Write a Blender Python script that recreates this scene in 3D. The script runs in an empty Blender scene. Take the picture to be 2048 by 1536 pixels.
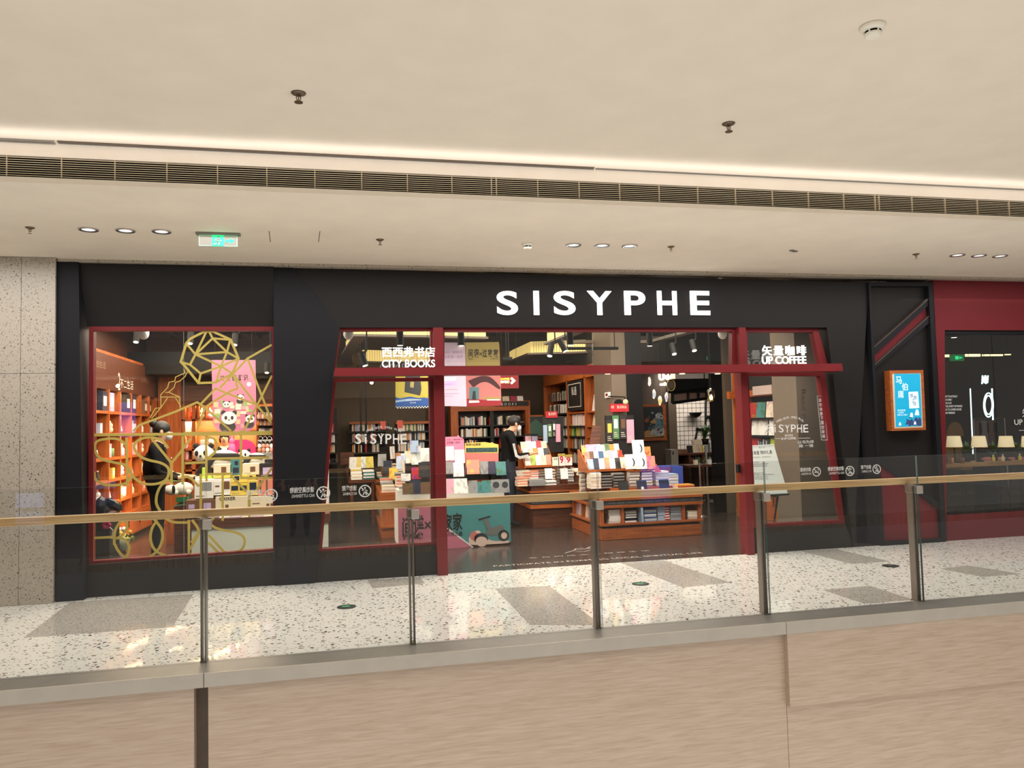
import bpy, math, random
from mathutils import Vector, Matrix
random.seed(7)
SC = bpy.context.scene
C = SC.collection
V = Vector
PI = math.pi

# ---------------------------------------------------------------- camera
CX, CY, FPX, EYE = 1024.0, 768.0, 1540.0, 1.6
YAW, PITCH, ROLL = .21571, .05389, .02512
_f = V((math.sin(YAW)*math.cos(PITCH), math.cos(YAW)*math.cos(PITCH), math.sin(PITCH)))
_r0 = V((math.cos(YAW), -math.sin(YAW), 0)); _u0 = _r0.cross(_f)
_r = math.cos(ROLL)*_r0 - math.sin(ROLL)*_u0
_u = math.sin(ROLL)*_r0 + math.cos(ROLL)*_u0
cam_d = bpy.data.cameras.new('camera'); cam = bpy.data.objects.new('camera', cam_d); C.objects.link(cam)
cam.matrix_world = Matrix(((_r.x, _u.x, -_f.x, 0), (_r.y, _u.y, -_f.y, 0), (_r.z, _u.z, -_f.z, EYE), (0, 0, 0, 1)))
cam_d.sensor_width = 36; cam_d.lens = FPX/2048*36; cam_d.clip_end = 100
SC.camera = cam

# ---------------------------------------------------------------- world, lamps, exposure
w = bpy.data.worlds.new('world'); SC.world = w; w.use_nodes = True
w.node_tree.nodes['Background'].inputs[0].default_value = (1.0, .93, .84, 1)
w.node_tree.nodes['Background'].inputs[1].default_value = .30
SC.view_settings.view_transform = 'Standard'; SC.view_settings.look = 'None'
SC.view_settings.exposure = 0; SC.view_settings.gamma = 1; SC.view_settings.use_curve_mapping = False
SC.cycles.use_denoising = True
SC.cycles.max_bounces = 10; SC.cycles.transparent_max_bounces = 32; SC.cycles.glossy_bounces = 4; SC.cycles.diffuse_bounces = 4
SC.cycles.sample_clamp_indirect = 4; SC.cycles.caustics_reflective = False; SC.cycles.caustics_refractive = False
def lamp(name, kind, loc, power, color, size=(1, 1), aim=(0, 0, -1), **kw):
    d = bpy.data.lights.new(name, kind); d.energy = power; d.color = color
    if kind == 'AREA':
        d.shape = 'RECTANGLE'; d.size, d.size_y = size
    for k, v in kw.items(): setattr(d, k, v)
    o = bpy.data.objects.new(name, d); C.objects.link(o); o.location = loc
    a = V(aim).normalized()
    o.rotation_euler = a.to_track_quat('-Z', 'Y').to_euler()
    return o
WARM = (1, .90, .76)
lamp('atrium_bounce_fill', 'AREA', (2, 1.5, -3.4), 445, (1, .96, .90), (14, 6), (0, .12, 1))  # added upward fill, stands for light bounced from the floors below
lamp('atrium_fill_high', 'AREA', (2, -.5, 7.5), 480, (1, .96, .90), (12, 4), (0, .62, -.8))  # added fill high in the void, brightens the shopfront
lamp('walkway_downlight', 'AREA', (2.2, 7.2, 3.33), 255, (1, .98, .97), (14, 1.2), (0, 0, -1))
lamp('cove_strip', 'AREA', (2, 5.68, 3.54), 15, (1, .93, .92), (22, .03), (0, .5, 1))
lamp('shop_light', 'AREA', (2.8, 12.2, 3.2), 250, (1, .86, .68), (6, 5), (0, 0, -1))
lamp('front_table_light', 'AREA', (3.3, 8.75, 2.30), 62, (1, .92, .82), (5.0, .3), (0, .75, -1))
lamp('table_spot_light', 'AREA', (3.2, 10.3, 3.2), 120, (1, .92, .82), (4.0, .4), (0, .1, -1))
lamp('bay_light', 'AREA', (-2.0, 11.6, 3.2), 250, (1, .82, .62), (2.2, 4), (0, 0, -1))
lamp('bay_counter_light', 'AREA', (-1.3, 9.4, 3.0), 80, (1, .90, .78), (1.6, .5), (0, .55, -1))
lamp('cafe_light', 'AREA', (9.0, 10.4, 3.1), 30, (1, .84, .64), (4, 4), (0, 0, -1))
lamp('back_cafe_light', 'AREA', (7.3, 14.9, 2.66), 55, (1, .90, .80), (1.6, .6), (0, .6, -1))
for k in range(6): lamp('opposite_downlight', 'POINT', (-6+3.4*k, -5.6, 2.95), 30, (1, .90, .76), shadow_soft_size=.05)

def P(px, py, Y):
    d = _r*((px-CX)/FPX) - _u*((py-CY)/FPX) + _f
    return V((0, 0, EYE)) + d*(Y/d.y)
def PF(px, py, z=0.0):
    d = _r*((px-CX)/FPX) - _u*((py-CY)/FPX) + _f
    return V((0, 0, EYE)) + d*((z-EYE)/d.z)
def PXX(px, py, X):
    d = _r*((px-CX)/FPX) - _u*((py-CY)/FPX) + _f
    return V((0, 0, EYE)) + d*(X/d.x)

# ---------------------------------------------------------------- materials
def lin(c):
    return tuple(((x/255)/12.92 if x/255 <= .04045 else ((x/255+.055)/1.055)**2.4) for x in c)
_M = {}
def mat(name, rgb=(128, 128, 128), rough=.6, metal=0, emit=0, noise=0, nscale=40, spec=.5, bump=0, ecol=None):
    if name in _M: return _M[name]
    m = bpy.data.materials.new(name); m.use_nodes = True; nt = m.node_tree; b = nt.nodes['Principled BSDF']
    c = lin(rgb)+(1,); b.inputs['Base Color'].default_value = c
    b.inputs['Roughness'].default_value = rough; b.inputs['Metallic'].default_value = metal
    b.inputs['Specular IOR Level'].default_value = spec
    if emit:
        b.inputs['Emission Color'].default_value = lin(ecol or rgb)+(1,); b.inputs['Emission Strength'].default_value = emit
    if noise or bump:
        tc = nt.nodes.new('ShaderNodeTexCoord'); n = nt.nodes.new('ShaderNodeTexNoise'); n.inputs['Scale'].default_value = nscale
        n.inputs['Detail'].default_value = 4
        nt.links.new(tc.outputs['Object'], n.inputs['Vector'])
        if noise:
            r = nt.nodes.new('ShaderNodeValToRGB'); r.color_ramp.elements[0].position = .3; r.color_ramp.elements[1].position = .7
            r.color_ramp.elements[0].color = tuple(x*(1-noise) for x in c[:3])+(1,)
            r.color_ramp.elements[1].color = tuple(min(1, x*(1+noise)) for x in c[:3])+(1,)
            nt.links.new(n.outputs['Fac'], r.inputs[0]); nt.links.new(r.outputs[0], b.inputs['Base Color'])
        if bump:
            bp = nt.nodes.new('ShaderNodeBump'); bp.inputs['Strength'].default_value = bump; bp.inputs['Distance'].default_value = .01
            nt.links.new(n.outputs['Fac'], bp.inputs['Height']); nt.links.new(bp.outputs[0], b.inputs['Normal'])
    _M[name] = m; return m
def wood(name, dark, light, axis='X', scale=3, stretch=18, rough=.5, spec=.4, fine=.35):
    if name in _M: return _M[name]
    m = bpy.data.materials.new(name); m.use_nodes = True; nt = m.node_tree; b = nt.nodes['Principled BSDF']
    tc = nt.nodes.new('ShaderNodeTexCoord'); mp = nt.nodes.new('ShaderNodeMapping')
    s = [stretch*scale]*3; s['XYZ'.index(axis)] = scale; mp.inputs['Scale'].default_value = s
    geo = nt.nodes.new('ShaderNodeNewGeometry')
    nt.links.new(geo.outputs['Position'], mp.inputs['Vector'])
    n1 = nt.nodes.new('ShaderNodeTexNoise'); n1.inputs['Scale'].default_value = 1; n1.inputs['Detail'].default_value = 6
    n1.inputs['Distortion'].default_value = .6
    nt.links.new(mp.outputs[0], n1.inputs['Vector'])
    r = nt.nodes.new('ShaderNodeValToRGB'); r.color_ramp.elements[0].position = .33; r.color_ramp.elements[1].position = .68
    r.color_ramp.elements[0].color = lin(dark)+(1,); r.color_ramp.elements[1].color = lin(light)+(1,)
    nt.links.new(n1.outputs['Fac'], r.inputs[0]); nt.links.new(r.outputs[0], b.inputs['Base Color'])
    b.inputs['Roughness'].default_value = rough; b.inputs['Specular IOR Level'].default_value = spec
    _M[name] = m; return m
def terrazzo(name, base, specks, scale, rough, spec=.5, plane='XY'):
    m = bpy.data.materials.new(name); m.use_nodes = True; nt = m.node_tree; b = nt.nodes['Principled BSDF']
    geo = nt.nodes.new('ShaderNodeNewGeometry')
    wob = nt.nodes.new('ShaderNodeTexNoise'); wob.inputs['Scale'].default_value = scale*1.3
    nt.links.new(geo.outputs['Position'], wob.inputs['Vector'])
    add = nt.nodes.new('ShaderNodeMixRGB'); add.blend_type = 'ADD'; add.inputs[0].default_value = .9/scale
    nt.links.new(geo.outputs['Position'], add.inputs[1]); nt.links.new(wob.outputs['Color'], add.inputs[2])
    src = add.outputs[0]
    if plane == 'XZ':
        tp = nt.nodes.new('ShaderNodeMapping'); tp.inputs['Rotation'].default_value = (-PI/2, 0, 0); nt.links.new(src, tp.inputs['Vector']); src = tp.outputs[0]
    nz = nt.nodes.new('ShaderNodeTexNoise'); nz.inputs['Scale'].default_value = 60; nt.links.new(geo.outputs['Position'], nz.inputs['Vector'])
    rr = nt.nodes.new('ShaderNodeValToRGB'); rr.color_ramp.elements[0].color = tuple(x*.93 for x in lin(base))+(1,); rr.color_ramp.elements[1].color = tuple(min(1, x*1.05) for x in lin(base))+(1,)
    nt.links.new(nz.outputs['Fac'], rr.inputs[0]); prev = rr.outputs[0]
    for k, (col, sc, th, de) in enumerate(specks):
        vo = nt.nodes.new('ShaderNodeTexVoronoi'); vo.voronoi_dimensions = '2D'; vo.inputs['Scale'].default_value = scale*sc; vo.distance = 'MANHATTAN' if k % 2 == 0 else 'EUCLIDEAN'
        mp = nt.nodes.new('ShaderNodeMapping'); mp.inputs['Location'].default_value = (k*3.7, k*1.9, k*.7); mp.inputs['Rotation'].default_value = (0, 0, .5+k)
        mp.inputs['Scale'].default_value = (1, 1.25 if k % 2 else .8, 1)
        nt.links.new(src, mp.inputs['Vector']); nt.links.new(mp.outputs[0], vo.inputs['Vector'])
        sep = nt.nodes.new('ShaderNodeSeparateColor'); nt.links.new(vo.outputs['Color'], sep.inputs[0])
        g = nt.nodes.new('ShaderNodeMath'); g.operation = 'LESS_THAN'; g.inputs[1].default_value = de; nt.links.new(sep.outputs[0], g.inputs[0])
        sz = nt.nodes.new('ShaderNodeMath'); sz.operation = 'MULTIPLY_ADD'; sz.inputs[1].default_value = th*.8; sz.inputs[2].default_value = th*.35
        nt.links.new(sep.outputs[1], sz.inputs[0])
        l = nt.nodes.new('ShaderNodeMath'); l.operation = 'LESS_THAN'; nt.links.new(vo.outputs['Distance'], l.inputs[0]); nt.links.new(sz.outputs[0], l.inputs[1])
        mu = nt.nodes.new('ShaderNodeMath'); mu.operation = 'MULTIPLY'; nt.links.new(g.outputs[0], mu.inputs[0]); nt.links.new(l.outputs[0], mu.inputs[1])
        mx = nt.nodes.new('ShaderNodeMixRGB'); nt.links.new(mu.outputs[0], mx.inputs[0]); nt.links.new(prev, mx.inputs[1])
        mx.inputs[2].default_value = lin(col)+(1,); prev = mx.outputs[0]
    nt.links.new(prev, b.inputs['Base Color']); b.inputs['Roughness'].default_value = rough; b.inputs['Specular IOR Level'].default_value = spec
    _M[name] = m; return m
def glass(name, tint=(235, 242, 240), ior=1.5, boost=1.0):
    m = bpy.data.materials.new(name); m.use_nodes = True; nt = m.node_tree
    for n in list(nt.nodes):
        if n.type == 'BSDF_PRINCIPLED': nt.nodes.remove(n)
    out = [n for n in nt.nodes if n.type == 'OUTPUT_MATERIAL'][0]
    t = nt.nodes.new('ShaderNodeBsdfTransparent'); t.inputs[0].default_value = lin(tint)+(1,)
    g = nt.nodes.new('ShaderNodeBsdfGlossy'); g.inputs['Roughness'].default_value = .0; g.inputs[0].default_value = (1, 1, 1, 1)
    f = nt.nodes.new('ShaderNodeFresnel')
    ge = nt.nodes.new('ShaderNodeNewGeometry'); pw_ = nt.nodes.new('ShaderNodeMath'); pw_.operation = 'MULTIPLY_ADD'   # same reflectance on both faces of the sheet
    pw_.inputs[1].default_value = 1/ior-ior; pw_.inputs[2].default_value = ior
    nt.links.new(ge.outputs['Backfacing'], pw_.inputs[0]); nt.links.new(pw_.outputs[0], f.inputs[0])
    mu = nt.nodes.new('ShaderNodeMath'); mu.operation = 'MULTIPLY'; mu.inputs[1].default_value = boost; mu.use_clamp = True
    nt.links.new(f.outputs[0], mu.inputs[0])
    mx = nt.nodes.new('ShaderNodeMixShader'); nt.links.new(mu.outputs[0], mx.inputs[0]); nt.links.new(t.outputs[0], mx.inputs[1]); nt.links.new(g.outputs[0], mx.inputs[2])
    nt.links.new(mx.outputs[0], out.inputs[0]); _M[name] = m; return m
def cover_mat(name, art=True, em=0):
    """book cover: colour from the object, printed art from noise in the book's own coordinates"""
    m = bpy.data.materials.new(name); m.use_nodes = True; nt = m.node_tree; b = nt.nodes['Principled BSDF']
    oi = nt.nodes.new('ShaderNodeObjectInfo'); tc = nt.nodes.new('ShaderNodeTexCoord')
    n = nt.nodes.new('ShaderNodeTexNoise'); n.noise_dimensions = '4D'; n.inputs['Scale'].default_value = 2.1; n.inputs['Detail'].default_value = 2
    k = nt.nodes.new('ShaderNodeMath'); k.operation = 'MULTIPLY'; k.inputs[1].default_value = 40; nt.links.new(oi.outputs['Random'], k.inputs[0]); nt.links.new(k.outputs[0], n.inputs['W'])
    nt.links.new(tc.outputs['Generated'], n.inputs['Vector'])
    r = nt.nodes.new('ShaderNodeValToRGB'); e = r.color_ramp.elements; e[0].position = .53; e[1].position = .60
    e[0].color = (0, 0, 0, 1); e[1].color = (.75, .75, .75, 1); nt.links.new(n.outputs['Fac'], r.inputs[0])
    hs = nt.nodes.new('ShaderNodeHueSaturation'); hs.inputs['Saturation'].default_value = 1.1; hs.inputs['Value'].default_value = .62
    hu = nt.nodes.new('ShaderNodeMath'); hu.operation = 'MULTIPLY_ADD'; hu.inputs[1].default_value = .5; hu.inputs[2].default_value = .25
    nt.links.new(oi.outputs['Random'], hu.inputs[0]); nt.links.new(hu.outputs[0], hs.inputs['Hue'])
    nt.links.new(oi.outputs['Color'], hs.inputs['Color'])
    mx = nt.nodes.new('ShaderNodeMixRGB'); mx.inputs[0].default_value = 0; nt.links.new(oi.outputs['Color'], mx.inputs[1]); nt.links.new(hs.outputs[0], mx.inputs[2])
    if art: nt.links.new(r.outputs[0], mx.inputs[0])
    nt.links.new(mx.outputs[0], b.inputs['Base Color']); b.inputs['Roughness'].default_value = .4
    _M[name] = m; return m

M_ceil = mat('ceiling_paint', (226, 216, 200), .85, noise=.03, nscale=3)
M_terr = terrazzo('terrazzo_floor', (228, 224, 215), [((66, 62, 58), 1.0, .28, .33), ((140, 122, 100), .8, .25, .18), ((52, 52, 54), 1.9, .28, .28), ((176, 182, 176), 1.3, .30, .2)], 20, .055)
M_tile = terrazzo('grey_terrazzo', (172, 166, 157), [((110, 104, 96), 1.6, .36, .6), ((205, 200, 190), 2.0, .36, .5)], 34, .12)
M_twall = terrazzo('terrazzo_wall', (172, 162, 148), [((74, 66, 60), 1.0, .26, .32), ((104, 90, 76), 1.5, .27, .30), ((190, 184, 172), 1.9, .28, .3)], 42, .35, plane='XZ')
M_black = mat('black_cladding', (34, 31, 30), .5, noise=.05, nscale=5, spec=.14)
M_black2 = mat('black_cladding_cool', (28, 28, 31), .5, spec=.14)
M_red = mat('dark_red_paint', (110, 33, 36), .45, noise=.04, nscale=4, spec=.2)
M_redw = mat('dark_red_wall', (105, 34, 39), .6, noise=.04, nscale=3, spec=.15)
M_steel = mat('kerb_steel', (132, 129, 123), .38, .35, noise=.06, nscale=9)
M_kerbf = mat('kerb_edge', (176, 168, 156), .5, 0, noise=.04, nscale=7)
M_post = mat('post_steel', (140, 130, 118), .33, .85, noise=.06, nscale=30)
M_rail = wood('handrail_oak', (202, 158, 104), (236, 200, 148), 'X', 2, 30, .4)
M_fasc = wood('fascia_laminate', (176, 154, 134), (193, 173, 154), 'X', 4.2, 16, .5)
M_groove = mat('groove_brown', (96, 82, 68), .6, noise=.1, nscale=12)
M_glass = glass('railing_glass', (250, 251, 250), 1.5, 1.0)
M_sglass = glass('shop_glass', (249, 250, 249), 1.5, .9)
M_gedge = mat('glass_edge', (96, 120, 112), .2)
M_orange = wood('orange_wood', (146, 72, 30), (188, 104, 48), 'Z', 2.5, 14, .42)
M_orangeH = wood('orange_wood_flat', (142, 72, 32), (184, 102, 48), 'X', 2.5, 14, .42)
M_dwood = wood('dark_wood', (70, 38, 24), (104, 58, 36), 'X', 3, 14, .45)
M_shelfb = mat('black_shelf', (24, 22, 21), .5)
M_ftile = mat('shop_floor_tile', (58, 48, 43), .2, noise=.10, nscale=7)
M_grout = mat('floor_grout', (104, 92, 82), .7)
M_inner = mat('shop_ceiling', (40, 36, 33), .8)
M_greyw = mat('taupe_wall', (104, 90, 75), .7, noise=.04, nscale=4)
M_brownw = mat('brown_wall', (78, 65, 54), .75, noise=.03, nscale=4)
M_white = mat('white_paint', (235, 232, 226), .5)
M_blackm = mat('black_metal', (19, 19, 20), .5, spec=.2)
M_sign = mat('sign_white_light', (255, 252, 246), .5, emit=2.0)
M_gold = mat('gold_film', (184, 162, 82), .35, .0)
M_decal = mat('white_film', (225, 225, 222), .5)
M_decalg = mat('dark_film', (70, 62, 54), .5)
M_pages = mat('paper_pages', (226, 216, 198), .8, noise=.08, nscale=120)
M_cover = cover_mat('book_cover_art'); M_plain = cover_mat('book_cover_plain', False)
M_text = mat('print_black', (28, 26, 26), .6)
M_chrome = mat('chrome', (210, 208, 204), .18, .9)
M_paper = mat('paper_white', (238, 236, 230), .6)
# ---------------------------------------------------------------- mesh helpers
_WL = {}
class MB:
    def __init__(s): s.v = []; s.f = []; s.m = []
    def add(s, vs, fs, mi=0):
        o = len(s.v); s.v += [V(x) for x in vs]
        for f in fs: s.f.append([i+o for i in f]); s.m.append(mi)
        return s
    def box(s, x0, y0, z0, x1, y1, z1, mi=0, M=None):
        vs = [V((x, y, z)) for z in (z0, z1) for y in (y0, y1) for x in (x0, x1)]
        if M is not None: vs = [M @ q for q in vs]
        return s.add(vs, [(0, 2, 3, 1), (4, 5, 7, 6), (0, 1, 5, 4), (2, 6, 7, 3), (0, 4, 6, 2), (1, 3, 7, 5)], mi)
    def prism(s, pts, vec, mi=0, side=None):
        n = len(pts); vec = V(vec); pts = [V(q) for q in pts]
        s.add(pts+[q+vec for q in pts], [list(range(n)), list(range(2*n-1, n-1, -1))], mi)
        o = len(s.v)-2*n
        for i in range(n):
            j = (i+1) % n; s.f.append([o+i, o+n+i, o+n+j, o+j]); s.m.append(mi if side is None else side)
        return s
    def cyl(s, p0, p1, r0, r1=None, n=12, mi=0, caps=True):
        p0, p1 = V(p0), V(p1); r1 = r0 if r1 is None else r1
        a = (p1-p0).normalized(); u = a.orthogonal().normalized(); v = a.cross(u)
        vs = [p + (u*math.cos(t*2*PI/n)+v*math.sin(t*2*PI/n))*r for p, r in ((p0, r0), (p1, r1)) for t in range(n)]
        fs = [(i, (i+1) % n, n+(i+1) % n, n+i) for i in range(n)]
        if caps: fs += [list(range(n-1, -1, -1)), list(range(n, 2*n))]
        return s.add(vs, fs, mi)
    def tube(s, pts, r, n=8, mi=0, closed=False):
        pts = [V(p) for p in pts]
        for i in range(len(pts)-(0 if closed else 1)): s.cyl(pts[i], pts[(i+1) % len(pts)], r, r, n, mi)
        return s
    def lathe(s, prof, c, n=20, mi=0, axis=None, caps=True):
        c = V(c); vs = []; k = len(prof)
        for r, z in prof:
            for t in range(n):
                q = V((r*math.cos(2*PI*t/n), r*math.sin(2*PI*t/n), z))
                vs.append(c + (axis @ q if axis is not None else q))
        fs = [(a*n+i, a*n+(i+1) % n, (a+1)*n+(i+1) % n, (a+1)*n+i) for a in range(k-1) for i in range(n)]
        if caps: fs += [list(range(n-1, -1, -1)), list(range((k-1)*n, k*n))]
        return s.add(vs, fs, mi)
    def ball(s, c, r, n=12, mi=0, sc=(1, 1, 1), M=None):
        c = V(c); vs = []; R_ = n//2+1
        for a in range(R_):
            th = PI*(a+.0)/(R_-1); th = min(max(th, .02), PI-.02)
            for t in range(n):
                q = V((math.sin(th)*math.cos(2*PI*t/n)*sc[0], math.sin(th)*math.sin(2*PI*t/n)*sc[1], math.cos(th)*sc[2]))*r
                vs.append(c + (M @ q if M is not None else q))
        fs = [(a*n+i, (a+1)*n+i, (a+1)*n+(i+1) % n, a*n+(i+1) % n) for a in range(R_-1) for i in range(n)]
        fs += [list(range(n)), list(range(R_*n-1, (R_-1)*n-1, -1))]
        return s.add(vs, fs, mi)
    def strip(s, pts, wd, nrm, th=.003, mi=0, closed=False):
        """flat ribbon of width wd along pts (mitred), lying in the plane with normal nrm, thickness th"""
        pts = [V(p) for p in pts]; nrm = V(nrm).normalized(); n = len(pts); L = []; R_ = []
        for i in range(n):
            a = pts[(i-1) % n] if (closed or i > 0) else None; b = pts[(i+1) % n] if (closed or i < n-1) else None
            d1 = (pts[i]-a).normalized() if a is not None else None; d2 = (b-pts[i]).normalized() if b is not None else None
            d = (d1+d2) if (d1 is not None and d2 is not None) else (d1 or d2)
            if d.length < 1e-4: d = d2
            d.normalize(); sd = nrm.cross(d)
            k = 1/max(.5, abs(sd.dot(nrm.cross(d2 if d2 is not None else d1))))
            L.append(pts[i]+sd*wd/2*k); R_.append(pts[i]-sd*wd/2*k)
        m = n if closed else n-1
        for i in range(m):
            j = (i+1) % n; q = [L[i], R_[i], R_[j], L[j]]
            s.add(q+[x+nrm*th for x in q], [(0, 1, 2, 3), (7, 6, 5, 4), (0, 4, 5, 1), (2, 6, 7, 3), (1, 5, 6, 2), (3, 7, 4, 0)], mi)
        return s
    def build(s, name, mats, parent=None, smooth=False, bevel=0, org=None):
        if not isinstance(mats, (list, tuple)): mats = [mats]
        if org is None:
            xs = [q.x for q in s.v]; ys = [q.y for q in s.v]; zs = [q.z for q in s.v]
            org = V(((min(xs)+max(xs))/2, (min(ys)+max(ys))/2, min(zs)))
        me = bpy.data.meshes.new(name); me.from_pydata([q-org for q in s.v], [], s.f)
        for m in mats: me.materials.append(m)
        if len(mats) > 1: me.polygons.foreach_set('material_index', s.m)
        if smooth: me.polygons.foreach_set('use_smooth', [True]*len(s.f))
        me.validate()
        o = bpy.data.objects.new(name, me); C.objects.link(o)
        _WL[o] = org.copy()
        if parent is not None:
            o.parent = parent; o.location = org-_WL[parent]
        else: o.location = org
        if bevel:
            b = o.modifiers.new('edge', 'BEVEL'); b.width = bevel; b.segments = 2; b.limit_method = 'ANGLE'
        return o
def tag(o, label=None, cat=None, group=None, kind=None):
    if label: o['label'] = label
    if cat: o['category'] = cat
    if group: o['group'] = group
    if kind: o['kind'] = kind
    return o
def root(name, label, cat, loc, group=None):
    o = bpy.data.objects.new(name, None); C.objects.link(o); o.location = V(loc); o.empty_display_size = .1
    _WL[o] = V(loc); return tag(o, label, cat, group)
def B(name, mats, x0, y0, z0, x1, y1, z1, parent=None, bevel=0):
    return MB().box(x0, y0, z0, x1, y1, z1).build(name, mats, parent, bevel=bevel)
def struct(o): o['kind'] = 'structure'; return o
def clone(o, loc, rotz=0, label=None, group=None):
    c = o.copy(); C.objects.link(c); c.location = V(loc); c.rotation_euler = (0, 0, rotz); _WL[c] = V(loc)
    if label: c['label'] = label
    if group: c['group'] = group
    for ch in o.children:
        k = ch.copy(); C.objects.link(k); k.parent = c
        for g in ch.children:
            j = g.copy(); C.objects.link(j); j.parent = k
    return c
_TS = bpy.data.scenes.new('lettering_bench')     # a small scene in which lettering is turned into mesh; removed at the end
def text(s, name, m, p0, ex, ey, parent=None, depth=.004, bold=0.0, fit='both', n=None, shear=0, space=1, res=3):
    """lettering as a mesh: its box is laid on p0 + u*ex + v*ey"""
    cu = bpy.data.curves.new('t', 'FONT'); cu.body = s; cu.size = 1; cu.offset = bold; cu.resolution_u = res; cu.shear = shear; cu.space_character = space
    cu.extrude = .5 if depth else 0
    ob = bpy.data.objects.new('t', cu); _TS.collection.objects.link(ob)
    _TS.view_layers[0].update(); dg = _TS.view_layers[0].depsgraph
    me = bpy.data.meshes.new_from_object(ob.evaluated_get(dg)); bpy.data.objects.remove(ob); bpy.data.curves.remove(cu)
    if not me.vertices: return None
    xs = [q.co.x for q in me.vertices]; ys = [q.co.y for q in me.vertices]
    x0, x1, y0, y1 = min(xs), max(xs), min(ys), max(ys)
    p0, ex, ey = V(p0), V(ex), V(ey); nn = V(n) if n else ex.cross(ey); nn.normalize()
    if fit == 'h':
        ex = ex.normalized()*(ey.length*(x1-x0)/(y1-y0))
    org = p0+ex/2
    for q in me.vertices:
        u = (q.co.x-x0)/(x1-x0) if x1 > x0 else 0; t = (q.co.y-y0)/(y1-y0) if y1 > y0 else 0
        q.co = p0+ex*u+ey*t+nn*((q.co.z+.5)*depth if depth else 0) - org
    me.materials.clear(); me.materials.append(m); me.name = name
    o = bpy.data.objects.new(name, me); C.objects.link(o); _WL[o] = org
    if parent is not None: o.parent = parent; o.location = org-_WL[parent]
    else: o.location = org
    return o
SHEET = {}       # poster -> its printed sheet, so that prints hang under the sheet
def textpx(s, name, m, x0, y0, x1, y1, Y, parent=None, **kw):
    """lettering on the plane y = Y filling the photograph's rectangle x0..x1, y0(top)..y1(bottom)"""
    parent = SHEET.get(parent, parent); a, b, c = P(x0, y1, Y), P(x1, y1, Y), P(x0, y0, Y)
    return text(s, name, m, a, V((b.x-a.x, 0, 0)), V((0, 0, c.z-a.z)), parent, **kw)
ORD = 'first second third fourth fifth sixth seventh eighth ninth tenth eleventh twelfth thirteenth fourteenth fifteenth sixteenth seventeenth eighteenth nineteenth twentieth'.split()

# ---- books: unit meshes shared by every copy
def _unit_book():
    m = MB()    # x width, y thickness (front cover y=0), z height
    m.box(-.5, 0, 0, .5, .08, 1); m.box(-.5, .92, 0, .5, 1, 1); m.box(-.5, .08, 0, -.47, .92, 1)
    m.box(-.47, .08, .015, .48, .92, .985, 1)
    me = bpy.data.meshes.new('book'); me.from_pydata(m.v, [], m.f); me.materials.append(M_cover); me.materials.append(M_pages)
    me.polygons.foreach_set('material_index', m.m); return me
def _unit_flat(pages_front):
    m = MB()    # x width, y depth, z thickness
    m.box(-.5, 0, 0, .5, 1, .08); m.box(-.5, 0, .92, .5, 1, 1)
    if pages_front: m.box(-.5, .97, .08, .5, 1, .92); m.box(-.48, .02, .08, .48, .97, .92, 1)
    else: m.box(-.5, 0, .08, .5, .03, .92); m.box(-.48, .03, .08, .48, .98, .92, 1)
    me = bpy.data.meshes.new('flat_book'); me.from_pydata(m.v, [], m.f); me.materials.append(M_plain); me.materials.append(M_pages)
    me.polygons.foreach_set('material_index', m.m); return me
UB, UFS, UFP = _unit_book(), _unit_flat(False), _unit_flat(True)
COLN = {'white': (236, 234, 228), 'cream': (226, 212, 182), 'pale blue': (168, 190, 214), 'blue': (60, 84, 140), 'navy': (36, 44, 66), 'pink': (226, 166, 186),
        'red': (176, 34, 34), 'orange': (218, 140, 60), 'yellow': (224, 196, 84), 'green': (84, 128, 84), 'teal': (70, 128, 126), 'black': (34, 32, 32),
        'grey': (140, 140, 138), 'brown': (112, 78, 56), 'lilac': (186, 170, 206), 'salmon': (222, 140, 116), 'lime green': (168, 200, 70)}
NB = [0]
def book(loc, w, h, t, col, label, group, yaw=0, tilt=0, mesh=None, spine=False):
    """upright (or leaning) book; spine=True turns the spine to the viewer"""
    o = bpy.data.objects.new('book', mesh or UB); C.objects.link(o)
    Rz = Matrix.Rotation(yaw + (PI/2 if spine else 0), 4, 'Z'); Rx = Matrix.Rotation(tilt, 4, 'X')
    if spine: Mx = Matrix.Translation(V(loc)) @ Matrix.Rotation(yaw, 4, 'Z') @ Matrix.Rotation(tilt, 4, 'Y') @ Matrix.Rotation(PI/2, 4, 'Z') @ Matrix.Diagonal((w, t, h, 1))
    else: Mx = Matrix.Translation(V(loc)) @ Rz @ Rx @ Matrix.Diagonal((w, t, h, 1))
    o.matrix_world = Mx; o.color = lin(COLN[col])+(1,); NB[0] += 1
    return tag(o, label, 'book', group)
def stack(x, y, z, w, d, n, t, cols, where, group, yaw=0, pages=False, jit=.006):
    for k in range(n):
        o = bpy.data.objects.new('book', UFP if pages else UFS); C.objects.link(o)
        tk = t*random.uniform(.9, 1.1); col = cols[k % len(cols)] if isinstance(cols, list) else cols
        o.matrix_world = Matrix.Translation((x+random.uniform(-jit, jit), y+random.uniform(-jit, jit), z)) @ Matrix.Rotation(yaw+random.uniform(-.02, .02), 4, 'Z') @ Matrix.Diagonal((w, d, tk, 1))
        o.color = lin(COLN[col])+(1,); z += tk+.0006; NB[0] += 1
        r = n-1-k
        tag(o, '%s book, %s, %s' % (col, 'topmost' if r == 0 else ORD[r]+' from top', where), 'book', group)
    return z
LOOSE = MB()        # the far spines, past the three hundred nearest books
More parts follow.
